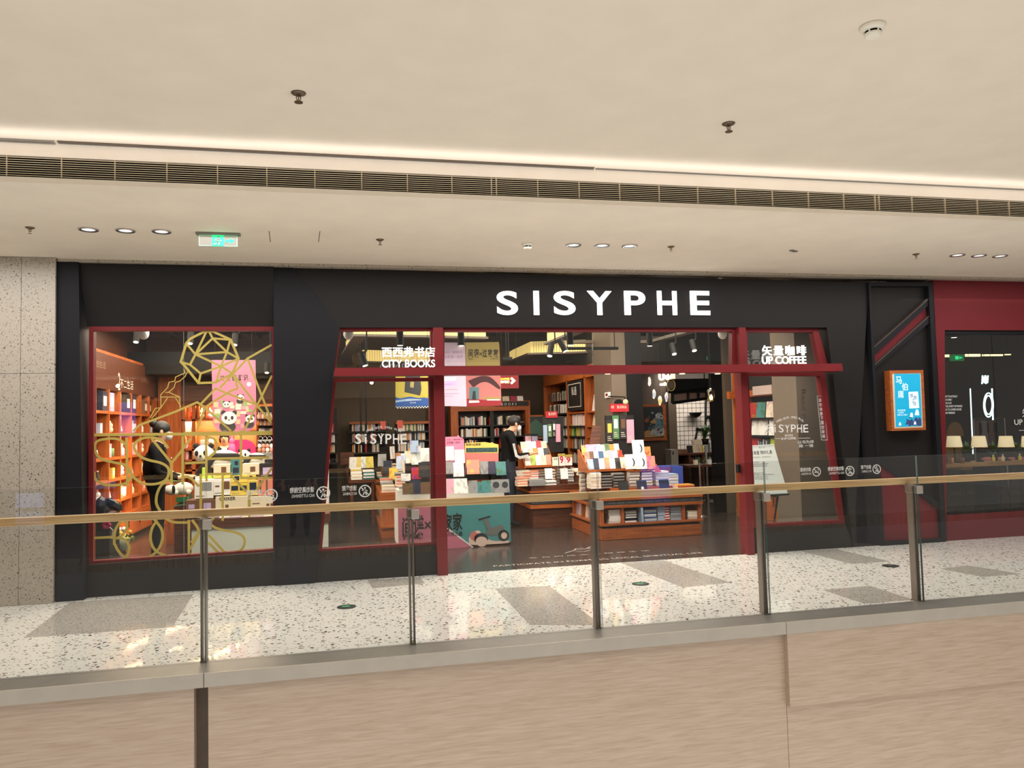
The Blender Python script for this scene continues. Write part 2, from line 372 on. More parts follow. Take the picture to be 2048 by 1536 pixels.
# ================================================================ THE MALL: floors, ceilings, walls
ZS = 3.37          # soffit height
YF = 5.85          # face of the bulkhead with the air slot
fl = struct(MB().box(-7, 5.82, -.20, 12, 8.47, 0).build('floor', M_terr))
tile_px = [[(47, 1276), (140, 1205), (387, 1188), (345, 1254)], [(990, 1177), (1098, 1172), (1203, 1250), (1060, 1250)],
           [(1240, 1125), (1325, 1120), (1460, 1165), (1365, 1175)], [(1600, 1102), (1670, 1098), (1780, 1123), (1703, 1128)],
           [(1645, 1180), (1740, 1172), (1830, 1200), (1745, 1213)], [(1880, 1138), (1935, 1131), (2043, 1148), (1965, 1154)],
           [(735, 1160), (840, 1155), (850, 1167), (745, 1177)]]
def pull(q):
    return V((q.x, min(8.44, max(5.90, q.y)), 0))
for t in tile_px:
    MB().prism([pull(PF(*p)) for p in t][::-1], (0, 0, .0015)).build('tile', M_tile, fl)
# upper ceiling, bulkhead, soffit
struct(MB().box(-9, 2.4, 3.665, 14, YF+.05, 3.80).build('ceiling', M_ceil))
sof = struct(MB().box(-9, YF, ZS, 14, 8.62, ZS+.04).build('ceiling.001', M_ceil))
bk = struct(MB().box(-9, YF, 3.557, 14, YF+.03, 3.665).box(-9, YF, ZS+.04, 14, YF+.03, 3.408).build('trim_1', M_ceil))
MB().box(-9, YF-.014, 3.646, -1.95, YF-.002, 3.652).box(-9, YF-.03, 3.657, -1.95, YF-.022, 3.664).build('profile', M_steel, bk)
MB().box(-1.93, YF-.014, 3.652, 2.0, YF-.002, 3.659).box(-1.93, YF-.035, 3.655, 2.0, YF-.020, 3.664, 1).build('profile', [M_steel, M_groove], bk)
MB().box(2.02, YF-.014, 3.655, 14, YF-.002, 3.661).build('profile', M_steel, bk)
# air grille: dark slot, long horizontal slats, upright dividers
gr = root('air_grille', 'long linear air grille of pale slats over a dark slot in the ceiling bulkhead', 'vent', (1, YF, 3.41))
B('backing', mat('slot_black', (8, 7, 7), .95, spec=.05), -9, YF+.11, 3.412, 14, YF+.13, 3.60, gr)
M_slat = mat('slat_beige', (206, 190, 160), .5)
for k in range(9):
    z = 3.412+.0158*(k+.5)
    B('slat', M_slat, -9, YF+.004, z-.0021, 14, YF+.008, z+.0021, gr)
for k in range(27):
    x = -2.95+.345*k
    if k in (12, 22):
        B('divider', M_slat, x-.035, YF+.006, 3.412, x-.029, YF+.02, 3.557, gr)
        B('divider', M_slat, x+.005, YF+.006, 3.412, x+.011, YF+.02, 3.557, gr)
    else: B('divider', M_slat, x-.0025, YF+.006, 3.412, x+.0025, YF+.02, 3.557, gr)
# terrazzo wall on the left and the narrow terrazzo strip over the shopfront
def wall_poly(name, px, Y, depth, m):
    return struct(MB().prism([P(a, b, Y) for a, b in px], (0, depth, 0)).build(name, m))
xl = P(112, 800, 8.34).x
tw = struct(B('wall_left', mat('wall_joint', (120, 114, 104), .8), -7, 8.33, 0, xl-.012, 8.6, ZS))
xs = [-7, -5.1, P(39, 900, 8.3).x, xl]
zb = [0, P(20, 747, 8.3).z, ZS-.002]
for i in range(len(xs)-1):
    for j in range(2):
        B('panel', M_twall, xs[i]+.002, 8.305, zb[j]+.002, xs[i+1]-.002, 8.335, zb[j+1]-.002, tw)
struct(B('trim_2', M_twall, xl, 8.35, ZS-.030, 14, 8.60, ZS))
# ---------------------------------------------------------------- gallery edge: kerb plate, wood fascia
kb = struct(MB().box(-7, 5.555, -.04, 12, 5.845, 0.004).build('trim_3', M_steel))
for a, b in ((-7, -.935), (-.93, 3.36), (3.365, 12)):
    B('edge_strip', M_kerbf, a, 5.535, -.085, b, 5.556, 0.006, kb)
pw = struct(B('wall_front', M_groove, -7, 5.70, -4, 12, 5.8, -.05))
B('panel', M_fasc, -7, 5.60, -4, -1.005, 5.70, -.085, pw)
B('panel', M_fasc, -.915, 5.60, -4, 3.372, 5.70, -.085, pw)
B('panel', M_fasc, 3.376, 5.60, -4, 12, 5.70, -.655, pw)
MB().box(3.372, 5.545, -.648, 12, 5.70, -.085).build('panel', M_fasc, pw)
# ---------------------------------------------------------------- glass balustrade
post_x = [P(408, 1180, 5.85).x, P(823, 1150, 5.85).x, P(1191, 1130, 5.85).x, P(1524, 1110, 5.85).x, P(1828, 1080, 5.85).x]
px_all = [post_x[0]-1.43*2, post_x[0]-1.43]+post_x+[post_x[-1]+1.44, post_x[-1]+2.88]
GT = 1.252
def pane_mesh(x0, x1, y0, y1, z0, z1):
    m = MB().box(x0, y0, z0, x1, y1, z1); m.m = [1, 1, 0, 0, 1, 1]; return m
names = ['far left beyond the frame edge', 'at the far left, in front of the terrazzo wall', 'between the first and second posts from the left', 'between the second and third posts from the left',
         'between the third and fourth posts from the left', 'between the fourth post and the rightmost post', 'right of the rightmost post', 'beyond the frame at right']
for i in range(1, 7):
    a, b = px_all[i]+.027, px_all[i+1]+.018
    pn = pane_mesh(a, b, 5.795, 5.807, .004, GT).build('glass_panel', [M_glass, M_gedge])
    tag(pn, 'clear glass balustrade panel '+names[i], 'glass panel', 'balustrade glass panels')
pn_of = {o['label'].split('panel ')[1]: o for o in bpy.data.objects if o.name.startswith('glass_panel')}
def notice(par, x0, x1, y0, y1, zh, en, kind):
    """zh / en lines mirrored, the round sign on the right"""
    Y = 5.793; a = P(x0, (y0+y1)/2, Y); b = P(x1, (y0+y1)/2, Y); h = (P(x0, y0, Y).z-P(x0, y1, Y).z)
    R_ = h*.62; c = b + V((-R_, 0, 0)); wtx = (c.x-R_*1.25)-a.x
    text(zh, 'lettering', M_decal, V((a.x+wtx, Y, a.z-h*.05)), V((-wtx, 0, 0)), V((0, 0, h*.52)), par, depth=0, bold=.012)
    text(en, 'lettering', M_decal, V((a.x+wtx, Y, a.z-h*.45)), V((-wtx*.93, 0, 0)), V((0, 0, h*.27)), par, depth=0)
    m = MB(); ring = [c+V((math.cos(t*PI/12)*R_*.88, 0, math.sin(t*PI/12)*R_*.88)) for t in range(24)]
    m.strip(ring, R_*.17, (0, -1, 0), .0006, closed=True)
    s = R_*.62; m.strip([c+V((-s, 0, s)), c+V((s, 0, -s))], R_*.15, (0, -1, 0), .0006)
    if kind == 'smoke':
        m.strip([c+V((-s*.8, 0, -.1*R_)), c+V((s*.7, 0, -.1*R_))], R_*.2, (0, -1, 0), .0006)
        m.strip([c+V((s*.7, 0, .15*R_)), c+V((s*.5, 0, .4*R_)), c+V((s*.8, 0, .6*R_))], R_*.09, (0, -1, 0), .0006)
    else:
        m.strip([c+V((0, 0, .3*R_)), c+V((-.05*R_, 0, -.15*R_))], R_*.26, (0, -1, 0), .0006)
        m.strip([c+V((-.05*R_, 0, -.1*R_)), c+V((-.3*R_, 0, -.6*R_))], R_*.14, (0, -1, 0), .0006)
        m.strip([c+V((-.05*R_, 0, -.1*R_)), c+V((.25*R_, 0, -.6*R_))], R_*.14, (0, -1, 0), .0006)
        m.strip([c+V((-.45*R_, 0, .1*R_)), c+V((0, 0, .2*R_)), c+V((.4*R_, 0, .35*R_ if kind == 'litter' else 0))], R_*.12, (0, -1, 0), .0006)
        m.cyl(c+V((0, 0, .5*R_)), c+V((0, -.0008, .5*R_)), R_*.14, n=10)
    m.build('round_sign', M_decal, par)
def pn_at(k): return pn_of[names[k]]
for k, L in ((2, [(493, 556, 979, 1001, '请勿吸烟', 'NO SMOKING', 'smoke'), (580, 661, 974, 997, '请勿高空抛物', 'NO LITTERING', 'litter'), (684, 743, 971, 992, '请勿攀爬', 'NO CLIMBING', 'climb')]),
             (5, [(1601, 1642, 935, 951, '请勿吸烟', 'NO SMOKING', 'smoke'), (1656, 1709, 933, 950, '请勿高空抛物', 'NO LITTERING', 'litter'), (1722, 1762, 930, 946, '请勿攀爬', 'NO CLIMBING', 'climb')])):
    for a in L: notice(pn_at(k), *a)
pl = ['first', 'second', 'third', 'fourth', 'fifth']
for i, x in enumerate(post_x):
    r = root('balustrade_post', 'twin flat-bar steel balustrade post, %s from the left, under the oak handrail' % pl[i], 'post', (x, 5.86, .004), 'balustrade posts')
    B('plate', M_post, x-.020, 5.822, .004, x-.007, 5.892, .985, r, .002)
    B('plate', M_post, x+.007, 5.822, .004, x+.020, 5.892, .985, r, .002)
    B('bracket', M_post, x-.026, 5.815, .93, x+.026, 5.90, .998, r, .003)
    MB().box(x-.022, 5.815, .004, x+.022, 5.90, .012).build('foot', M_post, r)
    # glass clamp, square steel block gripping both panel edges
    MB().box(x+.002, 5.780, .925, x+.060, 5.794, .992).box(x+.002, 5.808, .925, x+.060, 5.822, .992).build('clamp', mat('clamp_steel', (176, 168, 158), .4, .3), r, bevel=.003)
hr = root('handrail', 'long oak handrail running the whole length of the glass balustrade', 'handrail', (2, 5.93, .998))
for a, b in ((-7, 1.90), (1.9015, 12)): MB().box(a, 5.902, .998, b, 5.955, 1.054).build('rail', M_rail, hr, bevel=.006)
for x in post_x: MB().cyl((x, 5.93, .985), (x, 5.93, .998), .012).build('stud', M_post, hr)
# ================================================================ SHOPFRONT
fac = struct(B('wall_facade', M_black2, xl+.002, 8.60, 0, P(160, 800, 8.5).x, 8.75, ZS-.03))
def fp(px, Y, d=.15, m=M_black, name='panel', par=fac, bottom=False, top=False):
    q = [P(a, b, Y) for a, b in px]
    for v in q:
        if bottom and v.z < .09: v.z = 0.0
        if v.z > ZS-.07: v.z = ZS-.03
    return MB().prism(q, (0, d, 0)).build(name, m, par)
fp([(112, 526), (157, 528), (167, 1196), (112, 1203)], 8.355, .30, M_black2, bottom=True)          # left jamb
q = [P(157, 528, 8.40), P(547, 538, 8.40), P(548, 653, 8.53), P(174, 653, 8.53)]; q[0].z = q[1].z = ZS-.03
m = MB(); m.add(q+[v+V((0, .2, 0)) for v in q], [(0, 1, 2, 3), (7, 6, 5, 4), (0, 4, 5, 1), (1, 5, 6, 2), (2, 6, 7, 3), (3, 7, 4, 0)]); m.build('panel', M_black, fac)
fp([(165, 1131), (549, 1104), (549, 1171), (165, 1197)], 8.47, .2, mat('black_sill', (36, 31, 28), .45, noise=.05, nscale=5, spec=.2), bottom=True)   # under the bay window
fp([(547, 538), (586, 539), (680, 655), (667, 742), (637, 1104), (630, 1166), (549, 1172)], 8.44, .2, M_black2, bottom=True)                # faceted pillar
fp([(586, 539), (1737, 565), (1707, 1091), (1654, 655), (680, 655)], 8.455, .17, M_black, bottom=True)                                       # fascia over the entrance and the slanted right pier
M_sill = _M['black_sill']
fp([(636, 1104), (877, 1090), (877, 1152), (630, 1167)], 8.47, .2, M_sill, bottom=True)
fp([(1514, 1056), (1690, 1048), (1708, 1088), (1514, 1106)], 8.47, .2, M_sill, bottom=True)
B('panel', M_black2, P(1700, 800, 8.72).x, 8.72, 0, P(1790, 800, 8.72).x, 8.76, ZS-.03, fac)
# ---- windows and frames
def ring(outer, inner, Y, d, m, par, name='window_frame'):
    o = [P(a, b, Y) for a, b in outer]; i = [P(a, b, Y) for a, b in inner]; n = len(o); k = V((0, d, 0))
    vs = o+i+[v+k for v in o]+[v+k for v in i]; fs = []
    for a in range(n):
        b = (a+1) % n
        fs += [(a, b, n+b, n+a), (2*n+b, 2*n+a, 3*n+a, 3*n+b), (a, 2*n+a, 2*n+b, b), (n+b, 3*n+b, 3*n+a, n+a)]
    return MB().add(vs, fs).build(name, m, par)
def pane(px, Y, par=None, name='pane', m=None, d=.010):
    return MB().prism([P(a, b, Y) for a, b in px], (0, d, 0)).build(name, m or M_sglass, par)
def window(n, outer, inner, Y, splits=(), d=.09):
    r = struct(ring(outer, inner, Y, d, M_red, None, 'window_%d' % n))
    (x0, y0), (x1, y1), (x2, y2), (x3, y3) = inner
    cut = [0]+list(splits)+[1]
    for a, b in zip(cut, cut[1:]):
        e = .0018 if len(cut) > 2 else 0
        a2, b2 = (a+e if a else a), (b-e if b < 1 else b)
        L = lambda t, u, w: (u[0]+(w[0]-u[0])*t, u[1]+(w[1]-u[1])*t)
        pane([L(a2, inner[0], inner[1]), L(b2, inner[0], inner[1]), L(b2, inner[3], inner[2]), L(a2, inner[3], inner[2])], Y+.03, r)
    for t in splits:
        a, b = L(t, inner[0], inner[1]), L(t, inner[3], inner[2])
        MB().strip([P(a[0], a[1], Y+.028), P(b[0], b[1], Y+.028)], .005, (0, -1, 0), .001).build('joint', M_steel, r)
    return r
w1 = window(1, [(178, 653), (547, 653), (549, 1105), (176, 1131)], [(187, 661), (544, 661), (546, 1098), (186, 1122)], 8.53, (.505,))
w2 = window(2, [(667, 757), (869, 755), (876, 1091), (636, 1105)], [(672, 764), (861, 762), (868, 1084), (644, 1098)], 8.50)
w3 = window(3, [(679, 655), (868, 655), (868, 738), (668, 738)], [(682, 662), (861, 661), (861, 736), (671, 736)], 8.50)
w4 = window(4, [(886, 655), (1481, 656), (1481, 731), (886, 734)], [(889, 663), (1464, 663), (1464, 729), (889, 732)], 8.50, (.515,))
w5 = window(5, [(1492, 656), (1636, 657), (1656, 730), (1492, 730)], [(1495, 664), (1626, 664), (1640, 728), (1495, 729)], 8.52)
w6 = window(6, [(1492, 745), (1650, 745), (1690, 1049), (1513, 1057)], [(1497, 752), (1639, 752), (1684, 1040), (1513, 1049)], 8.52)
pt = struct(B('door_1', M_red, P(867, 700, 8.40).x, 8.40, 0, P(887, 700, 8.40).x, 8.50, P(880, 655, 8.4).z))      # entrance portal: posts and the long projecting beam
B('post', M_red, P(1479.5, 700, 8.40).x, 8.40, 0, P(1493, 700, 8.40).x, 8.56, P(1486, 655, 8.4).z, pt)
B('inner_post', mat('red_inner_frame', (92, 28, 32), .5), P(860, 900, 8.52).x, 8.505, 0, P(868, 900, 8.52).x, 8.60, P(880, 740, 8.4).z, pt)  # narrower inner door frame in a darker red
bm = MB().prism([P(670, 736, 8.22), P(1684, 727, 8.22), P(1686, 742, 8.22), P(667, 752, 8.22)], (0, .19, 0)).build('beam', M_red, pt)
for px in (1216, 1365, 1436):
    c = P(px, 748, 8.31)
    MB().lathe([(.030, -.006), (.034, -.003), (.034, .002)], (c.x, 8.32, P(px, 745.5, 8.22).z-.004), 14).build('downlight', mat('warm_spot', (255, 236, 200), .4, emit=1.5), pt)
# ---- black slanted box with the picture, red wall of the cafe
bx = struct(ring([(1737, 564), (1865, 564), (1893, 1085), (1762, 1092)], [(1742, 572), (1857, 572), (1883, 1077), (1769, 1083)], 8.42, .28, M_black2, None, 'trim_4'))
fp([(1741, 571), (1858, 571), (1884, 1078), (1768, 1084)], 8.50, .05, M_black, 'panel', bx)
fp([(1747, 711), (1858, 608), (1859, 634), (1749, 731)], 8.485, .015, M_redw, 'red_stripe', bx)
M_edge = mat('black_edge_warm', (74, 62, 54), .45)
fp([(1746, 697), (1858, 597), (1859, 609), (1747, 712)], 8.44, .06, M_black2, 'bar', bx); fp([(1746, 695.5), (1858, 596), (1858, 598), (1746, 697.5)], 8.437, .06, M_edge, 'bar_edge', bx)
fp([(1749, 731), (1859, 632), (1860, 645), (1750, 737)], 8.44, .06, M_black2, 'bar', bx); fp([(1749, 729.5), (1859, 630.5), (1859, 632.5), (1749, 731.5)], 8.437, .06, M_edge, 'bar_edge', bx)
fp([(1761, 926), (1883, 1022), (1884, 1077), (1769, 1083)], 8.47, .03, M_redw, 'red_panel', bx)
fp([(1760, 915), (1882, 1008), (1884, 1024), (1761, 928)], 8.44, .06, M_black2, 'bar', bx)
zt, zsill = P(1890, 660, 8.46).z, P(1894, 1031, 8.46).z; xw = P(1889, 800, 8.46).x
rw = struct(fp([(1866, 564), (1889.5, 565), (1889.5, 700), (1894, 1082), (1893.5, 1083)], 8.47, .2, M_redw, 'wall_right', None, bottom=True))
B('panel', M_redw, P(1873, 600, 8.47).x, 8.472, zt, 12, 8.67, ZS-.03, rw)
B('panel', M_redw, P(1894, 1050, 8.46).x, 8.47, 0, 12, 8.67, zsill, rw)
w7 = struct(B('window_7', M_black2, xw, 8.50, zt-.05, 12, 8.60, zt))
B('window_sill', M_black2, xw, 8.50, zsill, 12, 8.60, zsill+.035, w7)
xj = P(1990, 800, 8.55).x
B('pane', M_sglass, xw, 8.545, zsill+.03, xj-.004, 8.555, zt-.04, w7)
B('pane', M_sglass, xj+.004, 8.545, zsill+.03, 12, 8.555, zt-.04, w7)
# ================================================================ things on the ceilings
def sprinkler(px, py, z, s, label):
    c = PF(px, py, z); r = root('fire_sprinkler', label, 'sprinkler', c, 'ceiling sprinklers')
    mb = mat('sprinkler_brass', (120, 106, 84), .35, .8)
    MB().lathe([(.046*s, 0), (.042*s, -.006*s), (.022*s, -.016*s), (.012*s, -.018*s)], c, 20).build('rosette', mat('rosette_bronze', (104, 90, 74), .4, .6), r, True)
    m = MB()
    for a in (-1, 1): m.tube([c+V((a*.008*s, 0, -.015*s)), c+V((a*.014*s, 0, -.032*s)), c+V((a*.004*s, 0, -.052*s))], .0032*s, 6)
    m.cyl(c+V((0, 0, -.015*s)), c+V((0, 0, -.05*s)), .0035*s, n=8); m.build('yoke', mb, r)
    m = MB().lathe([(.006*s, -.050*s), (.008*s, -.054*s), (.0, -.054*s)], c, 12)
    m.lathe([(.005*s, -.054*s), (.026*s, -.056*s), (.026*s, -.060*s)], c, 16); m.build('deflector', mb, r)
sprinkler(597, 186, 3.665, 1.0, 'large pendent sprinkler in the upper ceiling, upper left of the picture')
sprinkler(1457, 247, 3.665, 1.0, 'pendent sprinkler in the upper ceiling above the shop name')
for px, py, t in ((60, 455, 'leftmost sprinkler in the soffit, above the terrazzo wall'), (760, 479, 'soffit sprinkler between the exit sign and the smoke detector'),
                  (1342, 493, 'soffit sprinkler right of the three middle downlights, above the shop name'), (1832, 508, 'soffit sprinkler beside the downlights at the right end')):
    sprinkler(px, py, ZS, .82, t)
def detector(px, py, z, s, label):
    c = PF(px, py, z); r = root('smoke_detector', label, 'smoke detector', c, 'smoke detectors')
    mw = mat('detector_white', (232, 228, 214), .5)
    MB().lathe([(.066*s, 0), (.066*s, -.010*s), (.058*s, -.022*s), (.046*s, -.030*s)], c, 28).build('base', mw, r, True)
    MB().lathe([(.040*s, -.028*s), (.040*s, -.043*s)], c, 24).build('slot', mat('slot_black', (10, 9, 9)), r)
    m = MB().lathe([(.044*s, -.042*s), (.044*s, -.050*s), (.036*s, -.060*s), (.012*s, -.063*s)], c, 28)
    for k in range(6):
        a = k*PI/3; m.box(-.004*s, .036*s, -.045*s, .004*s, .045*s, -.026*s, 0, Matrix.Translation(c) @ Matrix.Rotation(a, 4, 'Z'))
    m.build('chamber', mw, r)
detector(1745, 52, 3.665, 1.0, 'white smoke detector in the upper ceiling at the top right')
detector(1055, 487, ZS, .9, 'white smoke detector in the soffit above the shop entrance')
for k, (px, py) in enumerate(((177, 459), (251, 461), (323, 463), (1147, 490), (1204, 491), (1259, 492), (1915, 510), (1958, 511), (2000, 512))):
    c = PF(px, py, ZS)
    r = root('recessed_downlight', '%s of the three recessed downlights %s' % (('left', 'middle', 'right')[k % 3], ('left of the exit sign', 'above the entrance of the shop', 'at the right end of the soffit')[k//3]), 'downlight', c, 'recessed downlights')
    MB().lathe([(.056, .0), (.076, -.001), (.080, -.006), (.074, -.009), (.058, -.007)], c, 26, caps=False).build('trim_ring', M_chrome, r, True)
    MB().lathe([(.057, -.0005), (.040, -.003), (.012, -.0035)], c, 22).build('lens', mat('downlight_lens', (250, 250, 248), .3, emit=.75), r, True)
# exit sign: clear plate in a rail, glowing green print
c = PF(437, 466, ZS); YE = c.y
r = root('exit_sign', 'hanging clear emergency exit sign with green running figure and arrow', 'exit sign', c)
M_green = mat('exit_green', (40, 214, 140), .5, emit=1.0); M_gline = mat('exit_line', (150, 240, 190), .5, emit=.5)
a, b = P(392, 463, YE), P(481, 468, YE); zt_ = ZS
B('rail', M_steel, a.x, YE-.03, zt_-.022, b.x, YE+.03, zt_, r, .004)
a, b = P(398, 492, YE), P(475, 493, YE); zb_, ze = a.z, zt_-.022
pane_ = pane_mesh(a.x, b.x, YE-.004, YE+.004, zb_, ze).build('plate', [M_glass, M_gedge], r)
MB().strip([V((a.x+.003, YE-.0055, zb_+.003)), V((b.x-.003, YE-.0055, zb_+.003)), V((b.x-.003, YE-.0055, ze-.003)), V((a.x+.003, YE-.0055, ze-.003))], .0032, (0, -1, 0), .001, closed=True).build('outline', M_gline, r)
g0, g1 = P(424, 480, YE).x, P(448, 480, YE).x
gf_ = B('green_field', M_green, g0, YE-.0065, zb_, g1, YE-.005, ze, r)
M_man = mat('exit_pale', (150, 150, 124), .6)
def q2(u, v): return V((g0+(g1-g0)*u, YE-.0068, zb_+(ze-zb_)*v))
m = MB(); m.cyl(q2(.56, .80), q2(.56, .80)+V((0, -.001, 0)), .009, n=14)
m.strip([q2(.52, .66), q2(.44, .40)], .014, (0, -1, 0), .001); m.strip([q2(.2, .48), q2(.3, .66), q2(.55, .66), q2(.72, .50), q2(.84, .56)], .007, (0, -1, 0), .001)
m.strip([q2(.44, .42), q2(.62, .30), q2(.54, .08)], .009, (0, -1, 0), .001); m.strip([q2(.44, .42), q2(.34, .22), q2(.12, .18)], .009, (0, -1, 0), .001)
m.build('running_figure', M_man, gf_)
m = MB(); zc = (zb_+ze)/2; h = (ze-zb_); x0 = P(450, 480, YE).x; x1 = P(470, 480, YE).x
m.prism([V((x0, YE-.0065, zc-h*.1)), V((x0+(x1-x0)*.5, YE-.0065, zc-h*.1)), V((x0+(x1-x0)*.5, YE-.0065, zc-h*.27)), V((x1, YE-.0065, zc)), V((x0+(x1-x0)*.5, YE-.0065, zc+h*.27)), V((x0+(x1-x0)*.5, YE-.0065, zc+h*.1)), V((x0, YE-.0065, zc+h*.1))], (0, .001, 0))
m.build('arrow', M_green, r)
# ceiling hatch seams and a small plate
ht = struct(MB().strip([PF(538, 462, ZS), PF(541, 484, ZS)], .006, (0, 0, -1), .0015).strip([PF(640, 462, ZS), PF(637, 484, ZS)], .006, (0, 0, -1), .0015).build('trim_5', M_groove))
c = PF(1587, 501, ZS); r = root('ceiling_plate', 'small grey plate on the soffit right of the entrance sprinkler', 'plate', c)
MB().box(-.055, -.02, -.010, .055, .02, 0, 0, Matrix.Translation(c) @ Matrix.Rotation(.5, 4, 'Z')).build('plate', M_steel, r); MB().cyl(c, c+V((0, 0, -.016)), .008, n=10).build('screw', M_post, r)

# ================================================================ shop signs
r = root('shop_name_sign', 'large white illuminated letters on the black fascia over the entrance', 'sign', P(1208, 630, 8.44))
YL = 8.425
for ch, x0, x1 in (('S', 994, 1036), ('I', 1067.5, 1078.5), ('S', 1108, 1151), ('Y', 1175, 1224), ('P', 1249, 1291), ('H', 1315, 1354), ('E', 1381, 1420)):
    textpx(ch, 'letter', M_sign, x0, 582, x1, 630, YL, r, depth=.012, bold=.020 if ch != 'I' else 0, res=8)
for x0, x1, zh, en, lab, yt in ((764, 870, '西西弗书店', 'CITY BOOKS', 'white glowing bookshop sign standing on the red beam at its left end', 694), (1524, 1612, '矢量咖啡', 'UP COFFEE', 'white glowing coffee sign standing on the red beam at its right end', 691)):
    yb = 735.5 if x0 < 1000 else 728.5
    r = root('beam_sign', lab, 'sign', P((x0+x1)/2, yb, 8.30))
    textpx(zh, 'chinese_letters', M_sign, x0, yt, x1, yt+20.5, 8.30, r, depth=.012, bold=.010, space=1.0 if x0 < 1000 else 1.25)
    textpx(en, 'letters', M_sign, x0, yb-15.5, x1, yb-.3, 8.30, r, depth=.012, bold=.010, res=6)
# ---- gold film drawing on the bay window
_gk = [0]
def gold(pts, wpx=5, closed=False): _gk[0] += 1; GM.strip([P(a, b, 8.557-.00016*(_gk[0] % 40)) for a, b in pts], wpx/203, (0, -1, 0), .0012, closed=closed)
def curve(pts, n=4):
    """Catmull-Rom through pts"""
    out = []; q = [pts[0]]+list(pts)+[pts[-1]]
    for i in range(1, len(q)-2):
        for t in range(n):
            t /= n; a, b, c_, d = q[i-1], q[i], q[i+1], q[i+2]
            out.append(tuple(.5*((2*b[k])+(-a[k]+c_[k])*t+(2*a[k]-5*b[k]+4*c_[k]-d[k])*t*t+(-a[k]+3*b[k]-3*c_[k]+d[k])*t**3) for k in (0, 1)))
    return out+[pts[-1]]
r = root('window_film', 'gold line drawing and linked letters stuck on the bay window glass', 'window decal', P(365, 1120, 8.55))
GM = MB()
gold([(409, 663), (426, 663), (461.4, 679.4), (477.2, 717), (464.8, 747), (432, 764.8), (397.2, 766.2), (368.5, 730.7), (361.6, 723.8), (372.6, 686.9), (380.8, 677.3)], 5, True)
A_, B_, C_, D_, E_, F_ = (391, 708.8), (425.2, 676.7), (453.9, 704), (442.3, 732.7), (401.3, 747), (380, 729.3)
for a, b in (((412.9, 663), A_), ((418.4, 663), B_), (B_, A_), (B_, (461.4, 679.4)), (B_, C_), (C_, A_), (C_, (460.4, 680)), (C_, (477, 717)), (C_, D_), (A_, D_), (D_, (476, 718)), (D_, E_), (D_, (464.8, 747)),
             (D_, (432, 764.8)), (E_, (397.2, 766.2)), (E_, F_), (F_, A_), (F_, (362, 724)), ((372.6, 687), A_)): gold([a, b], 4.4)
GM.build('gem', M_gold, r); GM = MB()
H_ = (466, 748)
for l in ([H_, (495, 717), (543.5, 689.6)], [H_, (440, 776)], [H_, (476, 776)], [H_, (514, 811.3)], [(495, 717), (523.6, 792), (543, 841)], [(544, 751), (523.6, 792), (514, 811), (488, 862)], [(514, 811), (543, 846)],
          [(401, 808.6), (431.4, 777), (454, 786.7), (514, 810)], [(476, 777), (463.5, 781), (454, 786.7), (421, 807), (410, 815.4), (393.7, 862)], [(410, 815), (462, 862)], [(410, 815), (394.4, 804.5), (350, 823.6), (279, 850), (267, 862)]): gold(l, 4.4)
GM.build('mountain', M_gold, r); GM = MB()
for l in ([(368, 738), (370, 746), (351, 754), (349.7, 762), (338, 764.6), (335.4, 775), (321.7, 789.3), (321.7, 815.4), (310.6, 816.7), (300, 836)], [(376, 741), (370, 753), (360, 762), (351, 764.6), (348.4, 775), (336.7, 784.8), (330.8, 784.8)],
          [(338, 784.8), (359.5, 793.9), (360, 816.7)], [(322.3, 793.9), (359, 794)], [(335, 795.8), (321.7, 815), (302.8, 837.5)], [(351, 795.8), (356, 803.6), (362, 814)]): gold(l, 1.8)
GM.build('figure', M_gold, r); GM = MB()
gold([(186, 870), (367, 868)], 6); gold([(367, 868), (546, 866)], 9)
for l in ([(251, 889), (238, 879), (221, 877), (197, 881), (189.5, 891), (191.5, 904.5), (203, 918), (228.6, 925), (252, 931), (263.8, 949.4), (254, 965), (234.5, 970), (209, 969), (191.5, 959), (187.6, 943.5)],
          [(336, 896.6), (326, 883), (306.7, 875), (287, 876), (271.6, 885), (268.6, 896.6), (279.4, 912), (297, 920), (322, 926), (336, 935.7), (337, 949.4), (330, 961), (310.6, 968), (287, 967), (267.7, 955), (258, 941.6)],
          [(413, 874), (428, 878), (433, 890), (429.6, 904.5), (414, 917.7)], [(339, 961), (324, 969), (314.5, 986.5), (312.6, 1006), (320, 1021.6), (330, 1035), (346, 1044), (375, 1045)], [(324, 1025.5), (346, 1021.6), (366, 1024)],
          [(366, 954), (380, 955.4), (398, 973)], [(228.6, 1090), (228.6, 1074), (230.5, 1060.7), (238, 1047), (246, 1041), (254, 1047), (252, 1060.7), (242, 1072.4), (232, 1077)], [(232.5, 1076), (248, 1078), (258, 1092), (256, 1107.6), (248, 1113.4), (236.4, 1101.7), (229.6, 1088)],
          [(314.5, 1041), (304.8, 1055), (300.9, 1074), (304.8, 1092), (314.5, 1103.7), (332, 1111.5), (349.7, 1114.4), (376, 1111)], [(308.7, 1039), (322.3, 1056.8), (325.3, 1074), (320.4, 1092), (310.6, 1105.6), (295, 1115.4), (275.5, 1119.3), (248, 1115.4)],
          [(384, 1040), (394.5, 1054), (397, 1066), (389, 1083.7), (378.7, 1099.6)], [(428, 1034.5), (420.8, 1045), (428, 1054), (445.4, 1060), (470, 1064.4), (486, 1073), (489.4, 1085.5), (482.4, 1099.6), (466.5, 1104.8), (449, 1104.8)]): gold(curve(l), 5.2)
